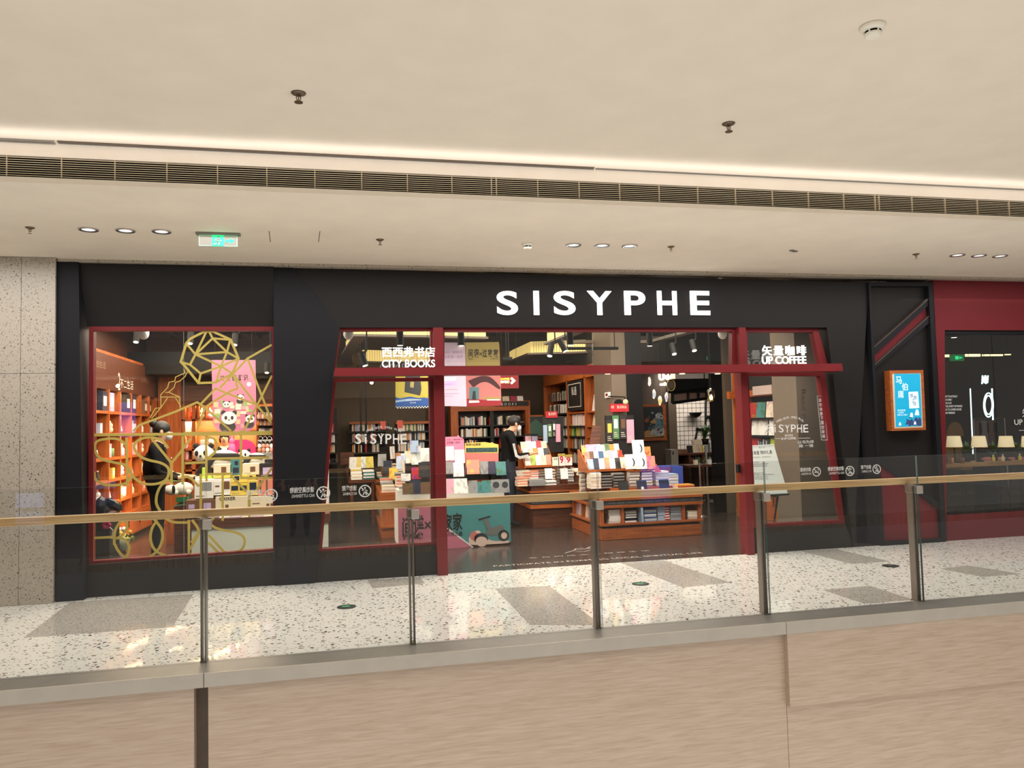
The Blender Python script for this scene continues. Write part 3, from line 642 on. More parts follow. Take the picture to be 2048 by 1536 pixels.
for l in ([(253, 875), (255, 973)], [(303, 877), (343, 926), (362.4, 902.5), (382, 876)], [(343, 926), (343, 969)], [(365.3, 866), (365.3, 969)], [(412, 866), (413, 962.5)], [(370, 926.5), (414, 924.7)], [(482, 860.5), (482, 957)], [(414, 917.6), (538.6, 915)], [(414, 948.4), (463, 947.5)],
          [(480.6, 956), (545.6, 955.5)], [(544.8, 934.4), (510.5, 983.6)], [(461, 950), (493, 983.6)], [(445.4, 950), (445.4, 1041.6)], [(401.5, 948), (401.5, 1018.7)], [(185.6, 1043), (185.6, 1124), (248, 1121)], [(187.6, 1076), (228.6, 1074)], [(377.8, 1039.8), (377.8, 1113.6)],
          [(382, 1085.5), (399.8, 1061)], [(417, 1069.7), (449, 1104.8)], [(417, 1085.5), (438.4, 1106.6)], [(499, 983), (499, 1034)]): gold(l, 5)
GM.build('linked_letters', M_gold, r)
# ---- white film lettering on the two portal windows (serif)
def serif(s, x0, y0, x1, y1, Y, par, m):
    """wide-set serif capitals: sans strokes given slab feet"""
    n = len(s); step = (x1-x0)/n
    for i, ch in enumerate(s):
        a, b = x0+step*i+step*.10, x0+step*(i+1)-step*.10
        small = ch == 'i'
        textpx(ch, 'letter', m, a+(step*.28 if small else 0), y0, b-(step*.28 if small else 0), y1, Y, par, depth=0, bold=.01)
        h = (y1-y0)*.07; mm = MB()
        ft = {'i': [(.5, 1)], 'Y': [(.12, 0), (.88, 0), (.5, 1)], 'P': [(.12, 0), (.12, 1)], 'H': [(.1, 0), (.9, 0), (.1, 1), (.9, 1)], 'E': [(.1, 0), (.1, 1)], 'S': [(.9, .12), (.1, .88)]}[ch]
        for u, v in ft:
            cx_ = a+(b-a)*u; yy = y0+h/2+(y1-y0-h)*v; ww = (b-a)*.17
            mm.prism([P(cx_-ww, yy-h/2, Y), P(cx_+ww, yy-h/2, Y), P(cx_+ww, yy+h/2, Y), P(cx_-ww, yy+h/2, Y)], (0, .0006, 0))
        mm.build('serif', m, par)
def arc_text(s, pts, h, Y, par, m):
    n = len(s); cum = [0]
    for a, b in zip(pts, pts[1:]): cum.append(cum[-1]+math.hypot(b[0]-a[0], b[1]-a[1]))
    for i, ch in enumerate(s):
        if ch == ' ': continue
        t = i/(n-1)*cum[-1]; j = max(q for q in range(len(pts)-1) if cum[q] <= t+1e-9); f = (t-cum[j])/max(1e-9, cum[j+1]-cum[j])
        x = pts[j][0]+(pts[j+1][0]-pts[j][0])*f; y = pts[j][1]+(pts[j+1][1]-pts[j][1])*f
        textpx(ch, 'small_letter', m, x-h*.27, y-h/2, x+h*.27 if ch != 'I' else x-h*.1, y+h/2, Y, par, depth=0, bold=.01)
r = root('window_lettering', 'white serif shop name with arched motto on the window left of the entrance', 'window decal', P(762, 890, 8.52))
serif('SiSYPHE', 709, 868, 815, 888, 8.522, r, M_decal)
arc_text('OPEN BOOK OPEN MIND', curve([(734, 862), (762, 854), (790, 858), (801, 862)]), 4.5, 8.522, r, M_decal)
r = root('window_lettering', 'white serif shop name, motto and coffee line on the window right of the entrance', 'window decal', P(1572, 885, 8.54))
serif('SiSYPHE', 1532, 849, 1618, 865, 8.542, r, M_decal)
arc_text('OPEN BOOK OPEN MIND', curve([(1554, 843), (1576, 835), (1596, 836), (1606, 842)]), 4.5, 8.542, r, M_decal)
textpx('BOOKS', 'letters', M_decal, 1570, 869, 1586, 873, 8.542, r, depth=0, bold=.01)
textpx('& UP COFFEE', 'letters', M_decal, 1563, 875, 1592, 879.5, 8.542, r, depth=0, bold=.01)
MB().strip([P(1550, 877, 8.542), P(1561, 877, 8.542)], .004, (0, -1, 0), .0006).strip([P(1596, 876.5, 8.542), P(1620, 876, 8.542)], .004, (0, -1, 0), .0006).build('dash', M_decal, r)
textpx('以书为伴', 'letters', M_decal, 1596, 881, 1628, 888, 8.542, r, depth=0); textpx('推 一推', 'letters', M_decal, 1598, 889, 1627, 895, 8.542, r, depth=0)
rr = root('window_lettering', 'dark vertical English lettering down the window right of the entrance', 'window decal', P(1607, 922, 8.54))
a, b, c_ = P(1603, 779, 8.543), P(1614, 921, 8.543), P(1611, 779, 8.543)
text('Read For Better', 'letters', M_decalg, V((a.x, 8.543, a.z)), V((b.x-c_.x, 0, b.z-c_.z)), V((c_.x-a.x, 0, 0)), rr, depth=0, n=(0, -1, 0))
rr = root('window_notice', 'small vertical Chinese notice with thin white border near the slanted frame', 'window decal', P(1644, 880, 8.54))
for k, ch in enumerate('请勿倚靠下面空玻璃'): textpx(ch, 'letter', M_decal, 1637+k*.9, 797+k*9, 1643+k*.9, 804+k*9, 8.543, rr, depth=0)
MB().strip([P(1634, 792, 8.543), P(1646, 792, 8.543), P(1655, 880, 8.543), P(1643, 880, 8.543)], .004, (0, -1, 0), .0006, closed=True).build('border', M_decal, rr)
# small white sticker on the left window frame top
# ---- framed backlit poster on the black box
a, b, c_, d_ = P(1779, 741, 8.40), P(1846.5, 740, 8.40), P(1852, 860, 8.40), P(1784, 862, 8.40)
r = root('poster_lightbox', 'wood-framed backlit turquoise poster on the slanted black pier', 'poster', (c_+d_)/2)
rg = ring([(1779, 741), (1846.5, 740), (1852, 860), (1784, 862)], [(1784, 746), (1843, 745), (1847.5, 855), (1789, 857)], 8.40, .10, M_orangeH, r, 'frame')
YQ = 8.412
mt = MB().prism([P(1784, 745, YQ), P(1844, 744, YQ), P(1848.5, 856, YQ), P(1788, 858, YQ)], (0, .06, 0)).build('mount', mat('cream_mount', (226, 208, 180), .6), r)
M_teal = mat('poster_turquoise', (8, 150, 190), .5, emit=.55)
SHEET[r] = MB().prism([P(1788.5, 748, YQ-.002), P(1840, 747.5, YQ-.002), P(1844, 852, YQ-.002), P(1792, 854, YQ-.002)], (0, .002, 0)).build('poster', M_teal, r)
M_lt = mat('poster_white', (214, 238, 246), .5, emit=.55); M_ink = mat('poster_ink', (50, 70, 120), .5, emit=.15)
for ch, x, y in (('马', 1792, 753), ('伯', 1804, 766), ('庸', 1796, 781)): textpx(ch, 'letter', M_lt, x, y, x+12, y+15, YQ-.003, r, depth=0, bold=.0 if ch == '庸' else .012)
MB().prism([P(1817, 784, YQ-.003), P(1836, 783, YQ-.003), P(1838.5, 816, YQ-.003), P(1819, 817, YQ-.003)], (0, .001, 0)).build('book_print', M_lt, SHEET[r])
for ch, x, y in (('食', 1820, 787), ('南', 1827, 791), ('之', 1823, 797), ('徒', 1826, 803)): textpx(ch, 'letter', M_ink, x, y, x+7, y+8, YQ-.0045, r, depth=0)
for k, (s, e) in enumerate((('美食飘香', 1811), ('人间至味', 1808), ('重磅历史小说新作', 1815))): textpx(s, 'letters', M_lt, 1795, 819+k*4.6, e, 822.5+k*4.6, YQ-.003, r, depth=0)
m = MB()
rs = random.Random(3)
for k in range(26):
    x = 1812+rs.random()*30; y = 834+rs.random()*17; m.ball(P(x, y, YQ-.003), .010+.012*rs.random(), 6, 0, (1, .12, .7))
m.prism([P(1812, 838, YQ-.003), P(1826, 842, YQ-.003), P(1842, 836, YQ-.003), P(1843, 850, YQ-.003), P(1818, 851, YQ-.003)], (0, .001, 0)); m.build('ship_print', M_ink, SHEET[r])
m = MB()
for x, y, s in ((1823, 830, 7), (1834, 825, 9), (1800, 848, 5), (1830, 846, 5)): m.prism([P(x-s*.5, y+s*.6, YQ-.005), P(x+s*.5, y+s*.6, YQ-.005), P(x+s*.3, y-s*.6, YQ-.005), P(x-s*.2, y-s*.7, YQ-.005)], (0, .001, 0))
m.build('sail_print', M_lt, SHEET[r])
c = P(1741, 866, 8.70); r = root('card_reader', 'small grey wall device in the dark gap beside the black pier', 'wall device', c+V((0, -.02, -.08)))
MB().box(c.x-.02, 8.695, c.z-.07, c.x+.02, 8.72, c.z+.02).build('housing', mat('device_grey', (120, 122, 126), .4), r, bevel=.004); MB().box(c.x-.01, 8.70, c.z+.03, c.x+.012, 8.72, c.z+.06).build('sensor', M_steel, r)
# ---- round luminous exit discs in the walkway floor
for px, py, t in ((693, 1214, 'left, in front of the black sill'), (1281, 1168, 'middle, in front of the entrance'), (1781, 1132, 'right, before the black pier')):
    c = PF(px, py); c.z = 0; r = root('floor_exit_disc', 'round dark floor exit marker with green glow, '+t, 'floor marker', c, 'floor exit markers')
    MB().lathe([(.085, 0), (.085, .004), (.076, .006)], c, 28).build('rim', M_blackm, r, True)
    MB().lathe([(.074, .0055), (.070, .0065)], c, 28).build('face', mat('disc_dark_green', (18, 40, 30), .3), r)
    if px < 1700: MB().box(c.x-.04, c.y-.018, .006, c.x+.03, c.y+.02, .0072).build('pictogram', mat('disc_green', (40, 150, 96), .5, emit=.35), r)
    else: MB().box(c.x-.03, c.y-.01, .006, c.x+.03, c.y+.012, .0072).build('pictogram', M_steel, r)
# ---- lettering on the threshold floor
r = root('floor_lettering', 'pale lettering and little dog-like line drawing on the dark threshold floor', 'floor lettering', PF(1190, 1118))
def floortext(s, xa, xb, y0, dep, th=0):
    a = V((xa, y0, .0045)); text(s, 'letters', mat('floor_print', (170, 160, 148), .5), a, V((xb-xa, 0, 0)), V((0, dep, 0)), r, depth=0, n=(0, 0, 1))
xa, xb = PF(985, 1131).x, PF(1395, 1103).x
floortext('PARTICIPATE IN FORMING LOCAL SPIRITUAL LIFE', xa, xb, PF(1190, 1120).y-.04, .085)
floortext('参 与 构 成 本 地 精 神 生 活', PF(1058, 1118).x, PF(1300, 1102).x, PF(1180, 1110).y, .055)
m = MB()
def fq(px, py): v = PF(px, py); v.z = .0045; return v
for l in ([(1130, 1107), (1150, 1101), (1170, 1099), (1182, 1093), (1176, 1098), (1186, 1098)], [(1150, 1104), (1168, 1104), (1180, 1101)], [(1146, 1103), (1152, 1098), (1168, 1097)]): m.strip([fq(*p) for p in l], .014, (0, 0, 1), .0008)
m.build('drawing', _M['floor_print'], r)
# ================================================================ INSIDE THE SHOP: shell
XL, XR, YB = -3.55, 6.75, 17.0
fs = struct(B('floor.001', M_grout, -3.6, 8.47, -.1, 18, YB, -.004))
TL = .66
i0 = 0
for ix in range(25):
    for iy in range(13):
        x, y = XL+ix*TL, 8.475+iy*TL
        if x > 7.0 and iy > 6: continue
        if i0 == 0:
            t0 = B('tile', M_ftile, x+.002, y+.002, -.05, x+TL-.002, y+TL-.002, 0, fs); i0 = 1
        else:
            t = t0.copy(); C.objects.link(t); t.location = (x+TL/2, y+TL/2, -.05); t.location -= _WL[fs]
struct(B('ceiling.002', M_inner, -3.6, 8.76, 3.62, 18, YB+.1, 3.70))
struct(B('added_dark_box', M_inner, 4.72, 13.4, 2.72, 8.5, 15.54, 3.60))  # added dark box, covers the lit wall tops so the transom view stays dark
struct(B('wall_left.001', M_dwood, -3.62, 8.76, 0, XL, YB, 3.62))
struct(B('wall_back', M_brownw, -3.6, YB, 0, 6.0, YB+.1, 3.62))
struct(B('wall_back.003', M_greyw, -.6, YB-.04, 0, 1.75, YB, 3.0))
struct(B('wall_back.001', M_dwood, -3.5, 15.05, 0, -.75, 15.15, 3.62))
struct(B('wall_back.002', M_brownw, 5.6, 15.55, 0, 6.62, 15.65, 3.62))
struct(B('trim_6', M_blackm, -3.55, 14.0, 2.62, -.75, 15.05, 3.0))
# partition between the bay and the main room
struct(B('wall_partition', M_greyw, -.72, 12.6, 0, -.62, YB, 3.62))
# slatted ceiling of rails over the bay
sl = struct(B('trim_7', mat('brown_batten', (104, 70, 48), .6), -3.4, 9.2, 3.30, -3.36, 14.8, 3.34))
for k in range(8): B('batten', _M['brown_batten'], -2.95+.36*k, 9.0, 3.33, -2.91+.36*k, 14.8, 3.37, sl)
for k in range(5): B('batten', _M['brown_batten'], -3.4, 9.8+1.1*k, 3.37, -.4, 9.84+1.1*k, 3.41, sl)
# ---------------------------------------------------------------- luminous suspended trays
M_glow = mat('tray_glow', (255, 228, 146), .6, emit=.58); M_lip = mat('tray_lip', (120, 112, 100), .6)
def tray(px, z, lab, closed=False, w_=.20):
    pts = [PF(a, b, z) for a, b in px]; r = root('ceiling_light_tray', lab, 'ceiling light', sum(pts, V((0, 0, 0)))/len(pts), 'suspended light trays')
    MB().strip(pts, w_, (0, 0, 1), .035).build('lip', M_lip, r)
    m = MB()
    for a, b in zip(pts, pts[1:]):
        d = (b-a); n = max(1, int(d.length/.05))
        for k in range(n):
            u0, u1 = a+d*(k/n), a+d*((k+.86)/n); nn = V((-d.y, d.x, 0)).normalized()*.012
            zz = V((0, 0, .035)); hh = V((0, 0, .27))
            m.prism([u0+zz-nn, u1+zz-nn, u1+hh-nn, u0+hh-nn], nn*2)
    m.build('glow_panel', M_glow, r)
    for q in pts[:: max(1, len(pts)-1)]: MB().cyl(q+V((0, 0, .03)), V((q.x, q.y, 3.62)), .006, n=6).build('hanger', M_blackm, r)
tray([(700, 741), (693, 711.5), (719, 674), (852, 676), (972, 679)], 3.0, 'glowing hexagonal ceiling tray behind the left transom window')
tray([(1000, 738), (1027, 724), (1063, 710), (1254, 704)], 3.0, 'glowing angled ceiling tray in the middle of the wide transom window')
tray([(1096, 690), (1168, 661)], 3.0, 'short glowing ceiling tray at the top of the wide transom window', w_=.16)
tray([(705, 757), (727, 726), (772, 727), (860, 727)], 2.95, 'glowing ceiling tray seen just left of the bookshop sign', w_=.16)
for px, z, lab in (([(1141, 687), (1302, 687), (1394, 662)], 3.0, 'plain grey angled ceiling raft at the right of the wide transom window'), ([(1118, 730), (1254, 705)], 3.0, 'thin grey ceiling raft below the middle light tray'),
                   ([(1300, 727), (1440, 700)], 3.1, 'long grey ceiling raft near the green exit sign inside')):
    pts = [PF(a, b, z) for a, b in px]; r = root('ceiling_raft', lab, 'ceiling raft', pts[0], 'ceiling rafts')
    MB().strip(pts, .16, (0, 0, 1), .05).build('raft', M_lip, r)
    MB().cyl(pts[0]+V((0, 0, .05)), V((pts[0].x, pts[0].y, 3.62)), .006, n=6).build('hanger', M_blackm, r); MB().cyl(pts[-1]+V((0, 0, .05)), V((pts[-1].x, pts[-1].y, 3.62)), .006, n=6).build('hanger', M_blackm, r)
# spotlights on tracks
M_spotb = mat('spot_black', (20, 19, 18), .6, spec=.15); M_lens = mat('spot_lens', (255, 244, 220), .4, emit=3)
def spot(px, py, Y, aim, lab, s=1.0):
    c = P(px, py, Y); r = root('track_spotlight', lab, 'spotlight', c, 'track spotlights'); a = V(aim).normalized()
    MB().cyl(c-a*.09*s, c+a*.09*s, .042*s, n=16).build('can', M_spotb, r)
    MB().cyl(c+a*.088*s, c+a*.094*s, .034*s, n=14).build('lens', M_lens, r)
    MB().tube([c-a*.05*s, c-a*.05*s+V((.06*s, .0, .06*s)), V((c.x+.06*s, c.y, 3.60))], .010*s, 6).build('stem', M_spotb, r)
    MB().box(c.x+.06*s-.06, c.y-.03, 3.58, c.x+.06*s+.06, c.y+.03, 3.62).build('mount', M_spotb, r)
spot(800, 676, 9.4, (0, 0, -1), 'upright black spotlight above the bookshop sign')
spot(726, 718, 9.8, (.3, -.2, -1), 'tilted black spotlight left of the bookshop sign')
spot(922, 677, 9.5, (0, 0, -1), 'black spotlight above the pink posters')
spot(1101, 700, 10.2, (-.25, -.3, -1), 'left black spotlight of the tilted pair in the wide transom')
spot(1125, 691, 10.2, (.4, -.3, -1), 'right black spotlight of the tilted pair in the wide transom')
spot(1299, 679, 10.0, (0, 0, -1), 'black spotlight hanging from the grey raft')
spot(1346, 698, 10.8, (0, -.5, -1), 'black spotlight right of the small green sign inside')
spot(1386, 691, 10.6, (0, -.5, -1), 'black spotlight with bright lens near the right red post')
spot(1140, 676, 9.4, (0, 0, -1), 'black spotlight with bright lens below the short tray')
for px, py, t in ((273, 681, 'upper left'), (470, 687, 'beside the gold gem drawing'), (381, 684, 'behind the gold gem drawing'), (534, 744, 'near the pillar')): spot(px, py-8, 10.6 if px != 534 else 12.4, (0, -.4, -1), 'ceiling spotlight of the bay window, '+t, .9)
for px0, px1, py, Y, t in ((1128, 1236, 697, 10.3, 'across the middle light tray'), (1006, 1024, 717, 11, 'by the yellow poster')):
    a, b = P(px0, py, Y), P(px1, py, Y); r = root('light_track', 'black lighting track '+t, 'light track', (a+b)/2); B('track', M_spotb, a.x, Y-.02, a.z-.02, b.x, Y+.02, a.z+.02, r)
    for x in (a.x+.05, b.x-.05): MB().cyl((x, Y, a.z+.02), (x, Y, 3.62), .007, n=6).build('hanger', M_spotb, r)
# security camera domes
for px, py, Y, t in ((287, 667, 9.2, 'in the bay window'), (1445, 668, 9.2, 'beside the right red post'), (697, 668, 9.2, 'at the left end of the left transom')):
    c = P(px, py, Y); r = root('camera_dome', 'white ceiling camera dome '+t, 'camera', c, 'camera domes')
    MB().ball(c, .06, 14, 0, (1, 1, 1.15)).build('dome', M_white, r, True); MB().cyl(c+V((0, 0, .03)), V((c.x, c.y, 3.62)), .025, n=10).build('stem', M_white, r)
# small green exit signs inside
def small_exit(px0, py0, px1, py1, Y, lab):
    a, b = P(px0, py1, Y), P(px1, py0, Y); r = root('exit_sign', lab, 'exit sign', V(((a.x+b.x)/2, Y, a.z)))
    B('plate', mat('exit_deep', (10, 120, 60), .5, emit=.35), a.x, Y, a.z, b.x, Y+.02, b.z, r)
    m = MB(); w_, h = b.x-a.x, b.z-a.z
    m.box(a.x+w_*.35, Y-.002, a.z+h*.25, a.x+w_*.6, Y, a.z+h*.75).prism([V((a.x+w_*.66, Y-.002, a.z+h*.3)), V((a.x+w_*.9, Y-.002, a.z+h*.5)), V((a.x+w_*.66, Y-.002, a.z+h*.7))], (0, .002, 0)); m.build('pictogram', M_green, r)
    MB().cyl(((a.x+b.x)/2, Y+.01, b.z), ((a.x+b.x)/2, Y+.01, 3.62), .006, n=6).build('hanger', M_blackm, r)
small_exit(1311, 695, 1320, 703, 13.6, 'small green exit sign under the ceiling at the back')
small_exit(1414, 713, 1422, 720, 12.6, 'green exit sign over the cafe area near the right red post')
small_exit(1901, 709, 1928, 722, 11.0, 'green exit sign hanging inside the cafe window')
# ---------------------------------------------------------------- columns and walls at the back
def col(px0, px1, Y, d, m, name, z1=3.62):
    a, b = P(px0, 850, Y).x, P(px1, 850, Y).x
    return struct(B(name, m, a, Y, 0, b, Y+d, z1))
col(1226, 1256, 11.84, .9, M_greyw, 'wall_column')
col(1256, 1287, 11.82, .5, M_blackm, 'wall_column.001')
col(1287, 1347, 15.0, .2, M_brownw, 'wall_cafe')
struct(B('wall_cafe.001', M_greyw, P(1336, 850, 15).x, 14.95, 0, P(1352, 850, 15).x, 15.3, 3.62))
col(1426, 1449, 12.4, .1, M_blackm, 'wall_column.002')
xr0 = P(1449, 900, 12.4).x
struct(B('wall_column.003', M_greyw, xr0, 12.3, 0, P(1468, 900, 12.3).x, 12.9, 3.62))
# tiled cafe wall: separate small glazed tiles
yt_ = 15.9
a, b = P(1346, 960, yt_), P(1432, 770, yt_)
tw2 = struct(B('wall_tiled', mat('tile_grout', (92, 86, 80), .8), a.x, yt_, 0, b.x+.3, yt_+.1, 3.62))
nx, nz = 13, 22; sx = (b.x+.2-a.x)/nx; z0_ = a.z-.25; m0 = None
M_wt = mat('white_wall_tile', (214, 206, 196), .3)
for i in range(nx):
    for k in range(nz):
        x, z = a.x+sx*i, z0_+sx*k
        if m0 is None: m0 = B('tile', M_wt, x+.006, yt_-.008, z+.006, x+sx-.006, yt_, z+sx-.006, tw2); base = m0.location.copy()
        else:
            t = m0.copy(); C.objects.link(t); t.location = base+V((sx*i, 0, sx*k))
struct(B('wall_right.001', M_brownw, XR+.02, 8.76, 0, XR+.12, 12.4, 3.62))
struct(B('wall_right.002', M_greyw, P(1575, 850, 9.6).x, 9.35, 0, XR+.02, 9.95, 3.62))
struct(B('wall_right.003', M_blackm, P(1568, 850, 10.0).x, 9.96, 0, XR+.02, 10.06, 3.62))
# ---------------------------------------------------------------- bookcases
SPM = [mat('spine_'+k.replace(' ', '_'), v, .6) for k, v in COLN.items()]
SPW = [0, 0, 0, 0, 1, 1, 1, 2, 4, 5, 6, 7, 9, 11, 12, 13, 15]
rb = random.Random(11)
def loose_row(x0, x1, y, z, h, d=.16, along='x', pal=SPW, lean=.0):
    x = x0
    while x < x1-.05:
        t = rb.uniform(.018, .042); hh = h*rb.uniform(.8, 1); k = rb.choice(pal)
        if rb.random() < .06: x += rb.uniform(.05, .12)
        if along == 'x': LOOSE.box(x, y, z, x+t*.93, y+d, z+hh, k)
        else: LOOSE.box(y, x, z, y+d, x+t*.93, z+hh, k)
        x += t
# far left bookcase with two bays and the lettered header
YC = 16.2
a, b = P(905, 1000, YC), P(1060, 805, YC)
r = root('bookcase', 'wide orange wood bookcase with black inner shelves on the rear wall, lettered header', 'bookcase', V(((a.x+b.x)/2, YC, 0)))
zt2 = P(960, 803, YC).z; zh = P(960, 822, YC).z
B('header', M_orangeH, a.x, YC, zh, b.x, YC+.4, zt2, r); B('plinth', M_orangeH, a.x, YC, 0, b.x, YC+.4, .45, r)
xi0, xi1, xm = P(918, 900, YC).x, P(1053, 900, YC).x, P(986, 900, YC).x
B('side', M_orange, a.x, YC, .45, xi0, YC+.4, zh, r); B('side', M_orange, xi1, YC, .45, b.x, YC+.4, zh, r); B('back', M_shelfb, xi0, YC+.36, .45, xi1, YC+.4, zh, r)
B('divider', M_shelfb, xm-.04, YC+.05, .45, xm+.04, YC+.36, zh, r)
nb_ = B('name_board', M_shelfb, P(990, 810, YC).x, YC-.02, P(960, 813, YC).z, P(1057, 810, YC).x, YC, P(960, 804, YC).z, r)
textpx('BOOKS', 'letters', M_pages, 1003, 806, 1033, 811, YC-.022, nb_, depth=0, space=1.8)
for py in (850, 873, 896, 922): B('shelf', M_shelfb, xi0, YC+.03, P(980, py, YC).z-.03, xi1, YC+.36, P(980, py, YC).z, r)
for py in (850, 873, 896, 922):
    z = P(980, py, YC).z+.002
    for u, v in ((xi0+.06, xm-.06), (xm+.06, xi1-.06)):
        if py < 890: loose_row(u, v, YC+.06, z, .20 if py == 850 else .19, .2)
        else: loose_row(u+.1, v-.2, YC+.06, z, .20, .2, pal=[6, 6, 7, 0, 11, 13, 4])
for k, (px, c_) in enumerate(((1014, 'cream'), (1030, 'red'), (1042, 'white'))):
    q = P(px, 802, YC); book((q.x, YC+.1, zt2+.001), .15, .11, .03, c_, '%s book propped on top of the lettered rear bookcase' % c_, 'books on top of the rear bookcase', 0, -.25)
# tall bookcase along the inner right wall
XC = 4.3
y0, y1 = 12.75, 16.4
r = root('bookcase', 'tall orange bookcase with framed black picture, running toward the rear beside the grey column', 'bookcase', (XC+.2, 14.5, 0))
zt3 = 2.66
B('header', M_orange, XC, y0, zt3-.22, XC+.4, y1, zt3, r); B('back', M_shelfb, XC+.36, y0, 0, XC+.4, y1, zt3, r); B('plinth', M_orange, XC, y0, 0, XC+.4, y1, .3, r)
ybay = [y0, 13.45, 14.6, y1]
for y in ybay: B('upright', M_orange, XC, y-.04, .3, XC+.37, y+.04, zt3-.2, r)
def zx(px, py): return PXX(px, py, XC).z
zsh = [zx(1180, 931), zx(1180, 900), zx(1180, 873), zx(1180, 851), zx(1180, 822)]
for z in zsh[1:]:
    B('shelf', M_orange, XC+.01, y0, z-.03, XC+.36, 13.45, z, r)
for z in zsh: B('shelf', M_shelfb if z < zsh[-1] else M_orange, XC+.01, 13.45, z-.03, XC+.36, 14.6, z, r)
for z in zsh[1:]: B('shelf', M_shelfb, XC+.01, 14.6, z-.03, XC+.36, y1, z, r)
z5 = zsh[4]
pb_ = MB().box(XC-.02, 13.55, z5+.03, XC, 14.5, zt3-.24).build('picture_board', M_shelfb, r)
MB().strip([V((XC-.022, 13.62, z5+.1)), V((XC-.022, 14.43, z5+.1)), V((XC-.022, 14.43, zt3-.30)), V((XC-.022, 13.62, zt3-.30))], .012, (-1, 0, 0), .002, closed=True).build('picture_border', M_pages, pb_)
text('私语', 'letters', M_paper, (XC-.023, 14.2, z5+.32), (0, -.32, 0), (0, 0, .16), pb_, depth=0, n=(-1, 0, 0))
# facing books along it, each a thing
def xbook(px, z, h, w_, col, t, lean=-.2):
    q = PXX(px, 850, XC+.06); book((XC+.10, q.y, z+.002), w_, h, .03, col, t, 'books in the tall orange bookcase', -PI/2, lean)
for j, (z, nm) in enumerate(((zsh[4], 'top'), (zsh[3], 'second'), (zsh[2], 'third'), (zsh[1], 'fourth'))):
    cols = [['white', 'cream'], ['cream', 'black'], ['white', 'cream'], ['red', 'red']][j]
    for k, c_ in enumerate(cols): xbook(1184+7*k-(0 if j < 3 else 3), z, .30 if j == 0 else .24, .20, c_, '%s book facing out, %s shelf, bay nearest the grey column, %s one' % (c_, nm, ('left', 'right')[k]), -.15)
    pal = [[0, 1, 0], [0, 1, 1], [11, 16, 8, 9, 5], [0, 11, 12, 7]][j]
    if j: loose_row(13.52, 14.52, XC+.06, z, .22, .2, 'y', [0, 1, 0, 1, 5] if j == 1 else pal)
loose_row(13.52, 14.52, XC+.06, zsh[0], .2, .2, 'y', [11, 0, 12, 13])
for z in zsh[1:]: loose_row(14.7, 16.2, XC+.06, z, .2, .2, 'y', [12, 13, 0, 1, 11])
loose_row(14.7, 16.2, XC+.06, zsh[4]+.26, .2, .2, 'y', [12, 13, 1, 11])
# black bookcase behind the right window
XB = 6.38
yb0, yb1 = 10.08, 11.75
r = root('bookcase', 'black bookcase with orange header board seen through the window right of the entrance', 'bookcase', (XB+.17, 10.9, 0))
def zr(px, py): return PXX(px, py, XB).z
B('header', M_orange, XB-.01, yb0, zr(1530, 791), XB+.35, yb1, zr(1530, 778), r); B('back', M_shelfb, XB+.30, yb0, 0, XB+.35, yb1, 3.0, r)
B('upper_board', M_shelfb, XB+.02, yb0, zr(1530, 778), XB+.35, yb1, 3.0, r)
B('end_panel', M_orange, XB-.02, yb1, 0, XB+.35, yb1+.06, 3.1, r); B('cabinet', M_orange, XB-.03, yb0, 0, XB+.35, yb1, zr(1560, 1003), r)
for k in range(2):
    yy = yb0+.12+k*.40; dr_ = B('door', M_orange, XB-.045, yy, .06, XB-.03, yy+.38, zr(1560, 1003)-.05, r)
    B('pull', M_dwood, XB-.055, yy+(.34 if k == 0 else .02), .28, XB-.045, yy+(.36 if k == 0 else .04), .42, dr_)
zs6 = [zr(1540, y) for y in (835, 871, 908, 945)]
for z in zs6: B('shelf', M_shelfb, XB, yb0, z-.03, XB+.3, yb1, z, r)
for j, (py, row) in enumerate(((835, [(1503, 'red'), (1520, 'teal'), (1540, 'cream'), (1561, 'salmon')]), (871, [(1509, 'white'), (1524, 'white'), (1544, 'white')]), (908, [(1506, 'red'), (1545, 'yellow'), (1562, 'red')]), (945, [(1508, 'white'), (1528, 'navy'), (1546, 'white'), (1573, 'salmon')]))):
    for k, (px, c_) in enumerate(row):
        q = PXX(px, 850, XB+.05); book((XB+.06, q.y, zs6[j]+.002), .17, .25, .04, c_, '%s book facing out, %s shelf of the black bookcase, %s from left' % (c_, ('top', 'second', 'third', 'lowest')[j], ORD[k]), 'books in the black bookcase', -PI/2+.35, -.15)
loose_row(yb0+.1, yb0+.5, XB+.08, zs6[1], .2, .18, 'y', [12, 11, 13]); loose_row(yb0+.9, yb1-.1, XB+.1, zs6[2], .22, .18, 'y', [12, 0, 4, 2])
c = PXX(1525, 782, XB-.02); MB().box(XB-.03, c.y-.28, zr(1530, 789), XB-.012, c.y+.28, zr(1530, 771)).build('label_card', mat('card_mauve', (190, 168, 160), .6), r)
# ---------------------------------------------------------------- notice easel behind the right window
r = root('notice_board', 'pale mint notice board leaning behind the right window, printed in Chinese', 'notice board', P(1540, 990, 8.9))
M_mint = mat('mint_board', (246, 252, 248), .6)
NBp = [(1504, 892), (1556, 889), (1576, 988), (1510, 990)]
def nb(u, v, off=0):
    a = [P(x, y, 8.86-.0*i) for i, (x, y) in enumerate(NBp)]; t = a[0].lerp(a[1], u); b_ = a[3].lerp(a[2], u); q = t.lerp(b_, v); q.y += .10*(1-v)-.0-off; return q
MB().prism([nb(0, 1), nb(1, 1), nb(1, 0), nb(0, 0)], (0, .015, 0)).build('board', M_mint, r)
def nbtext(s, u0, u1, v0, v1):
    a, b_, c_ = nb(u0, v1, .002), nb(u1, v1, .002), nb(u0, v0, .002); text(s, 'print', M_text, a, b_-a, c_-a, r, depth=0, n=(0, -1, 0))
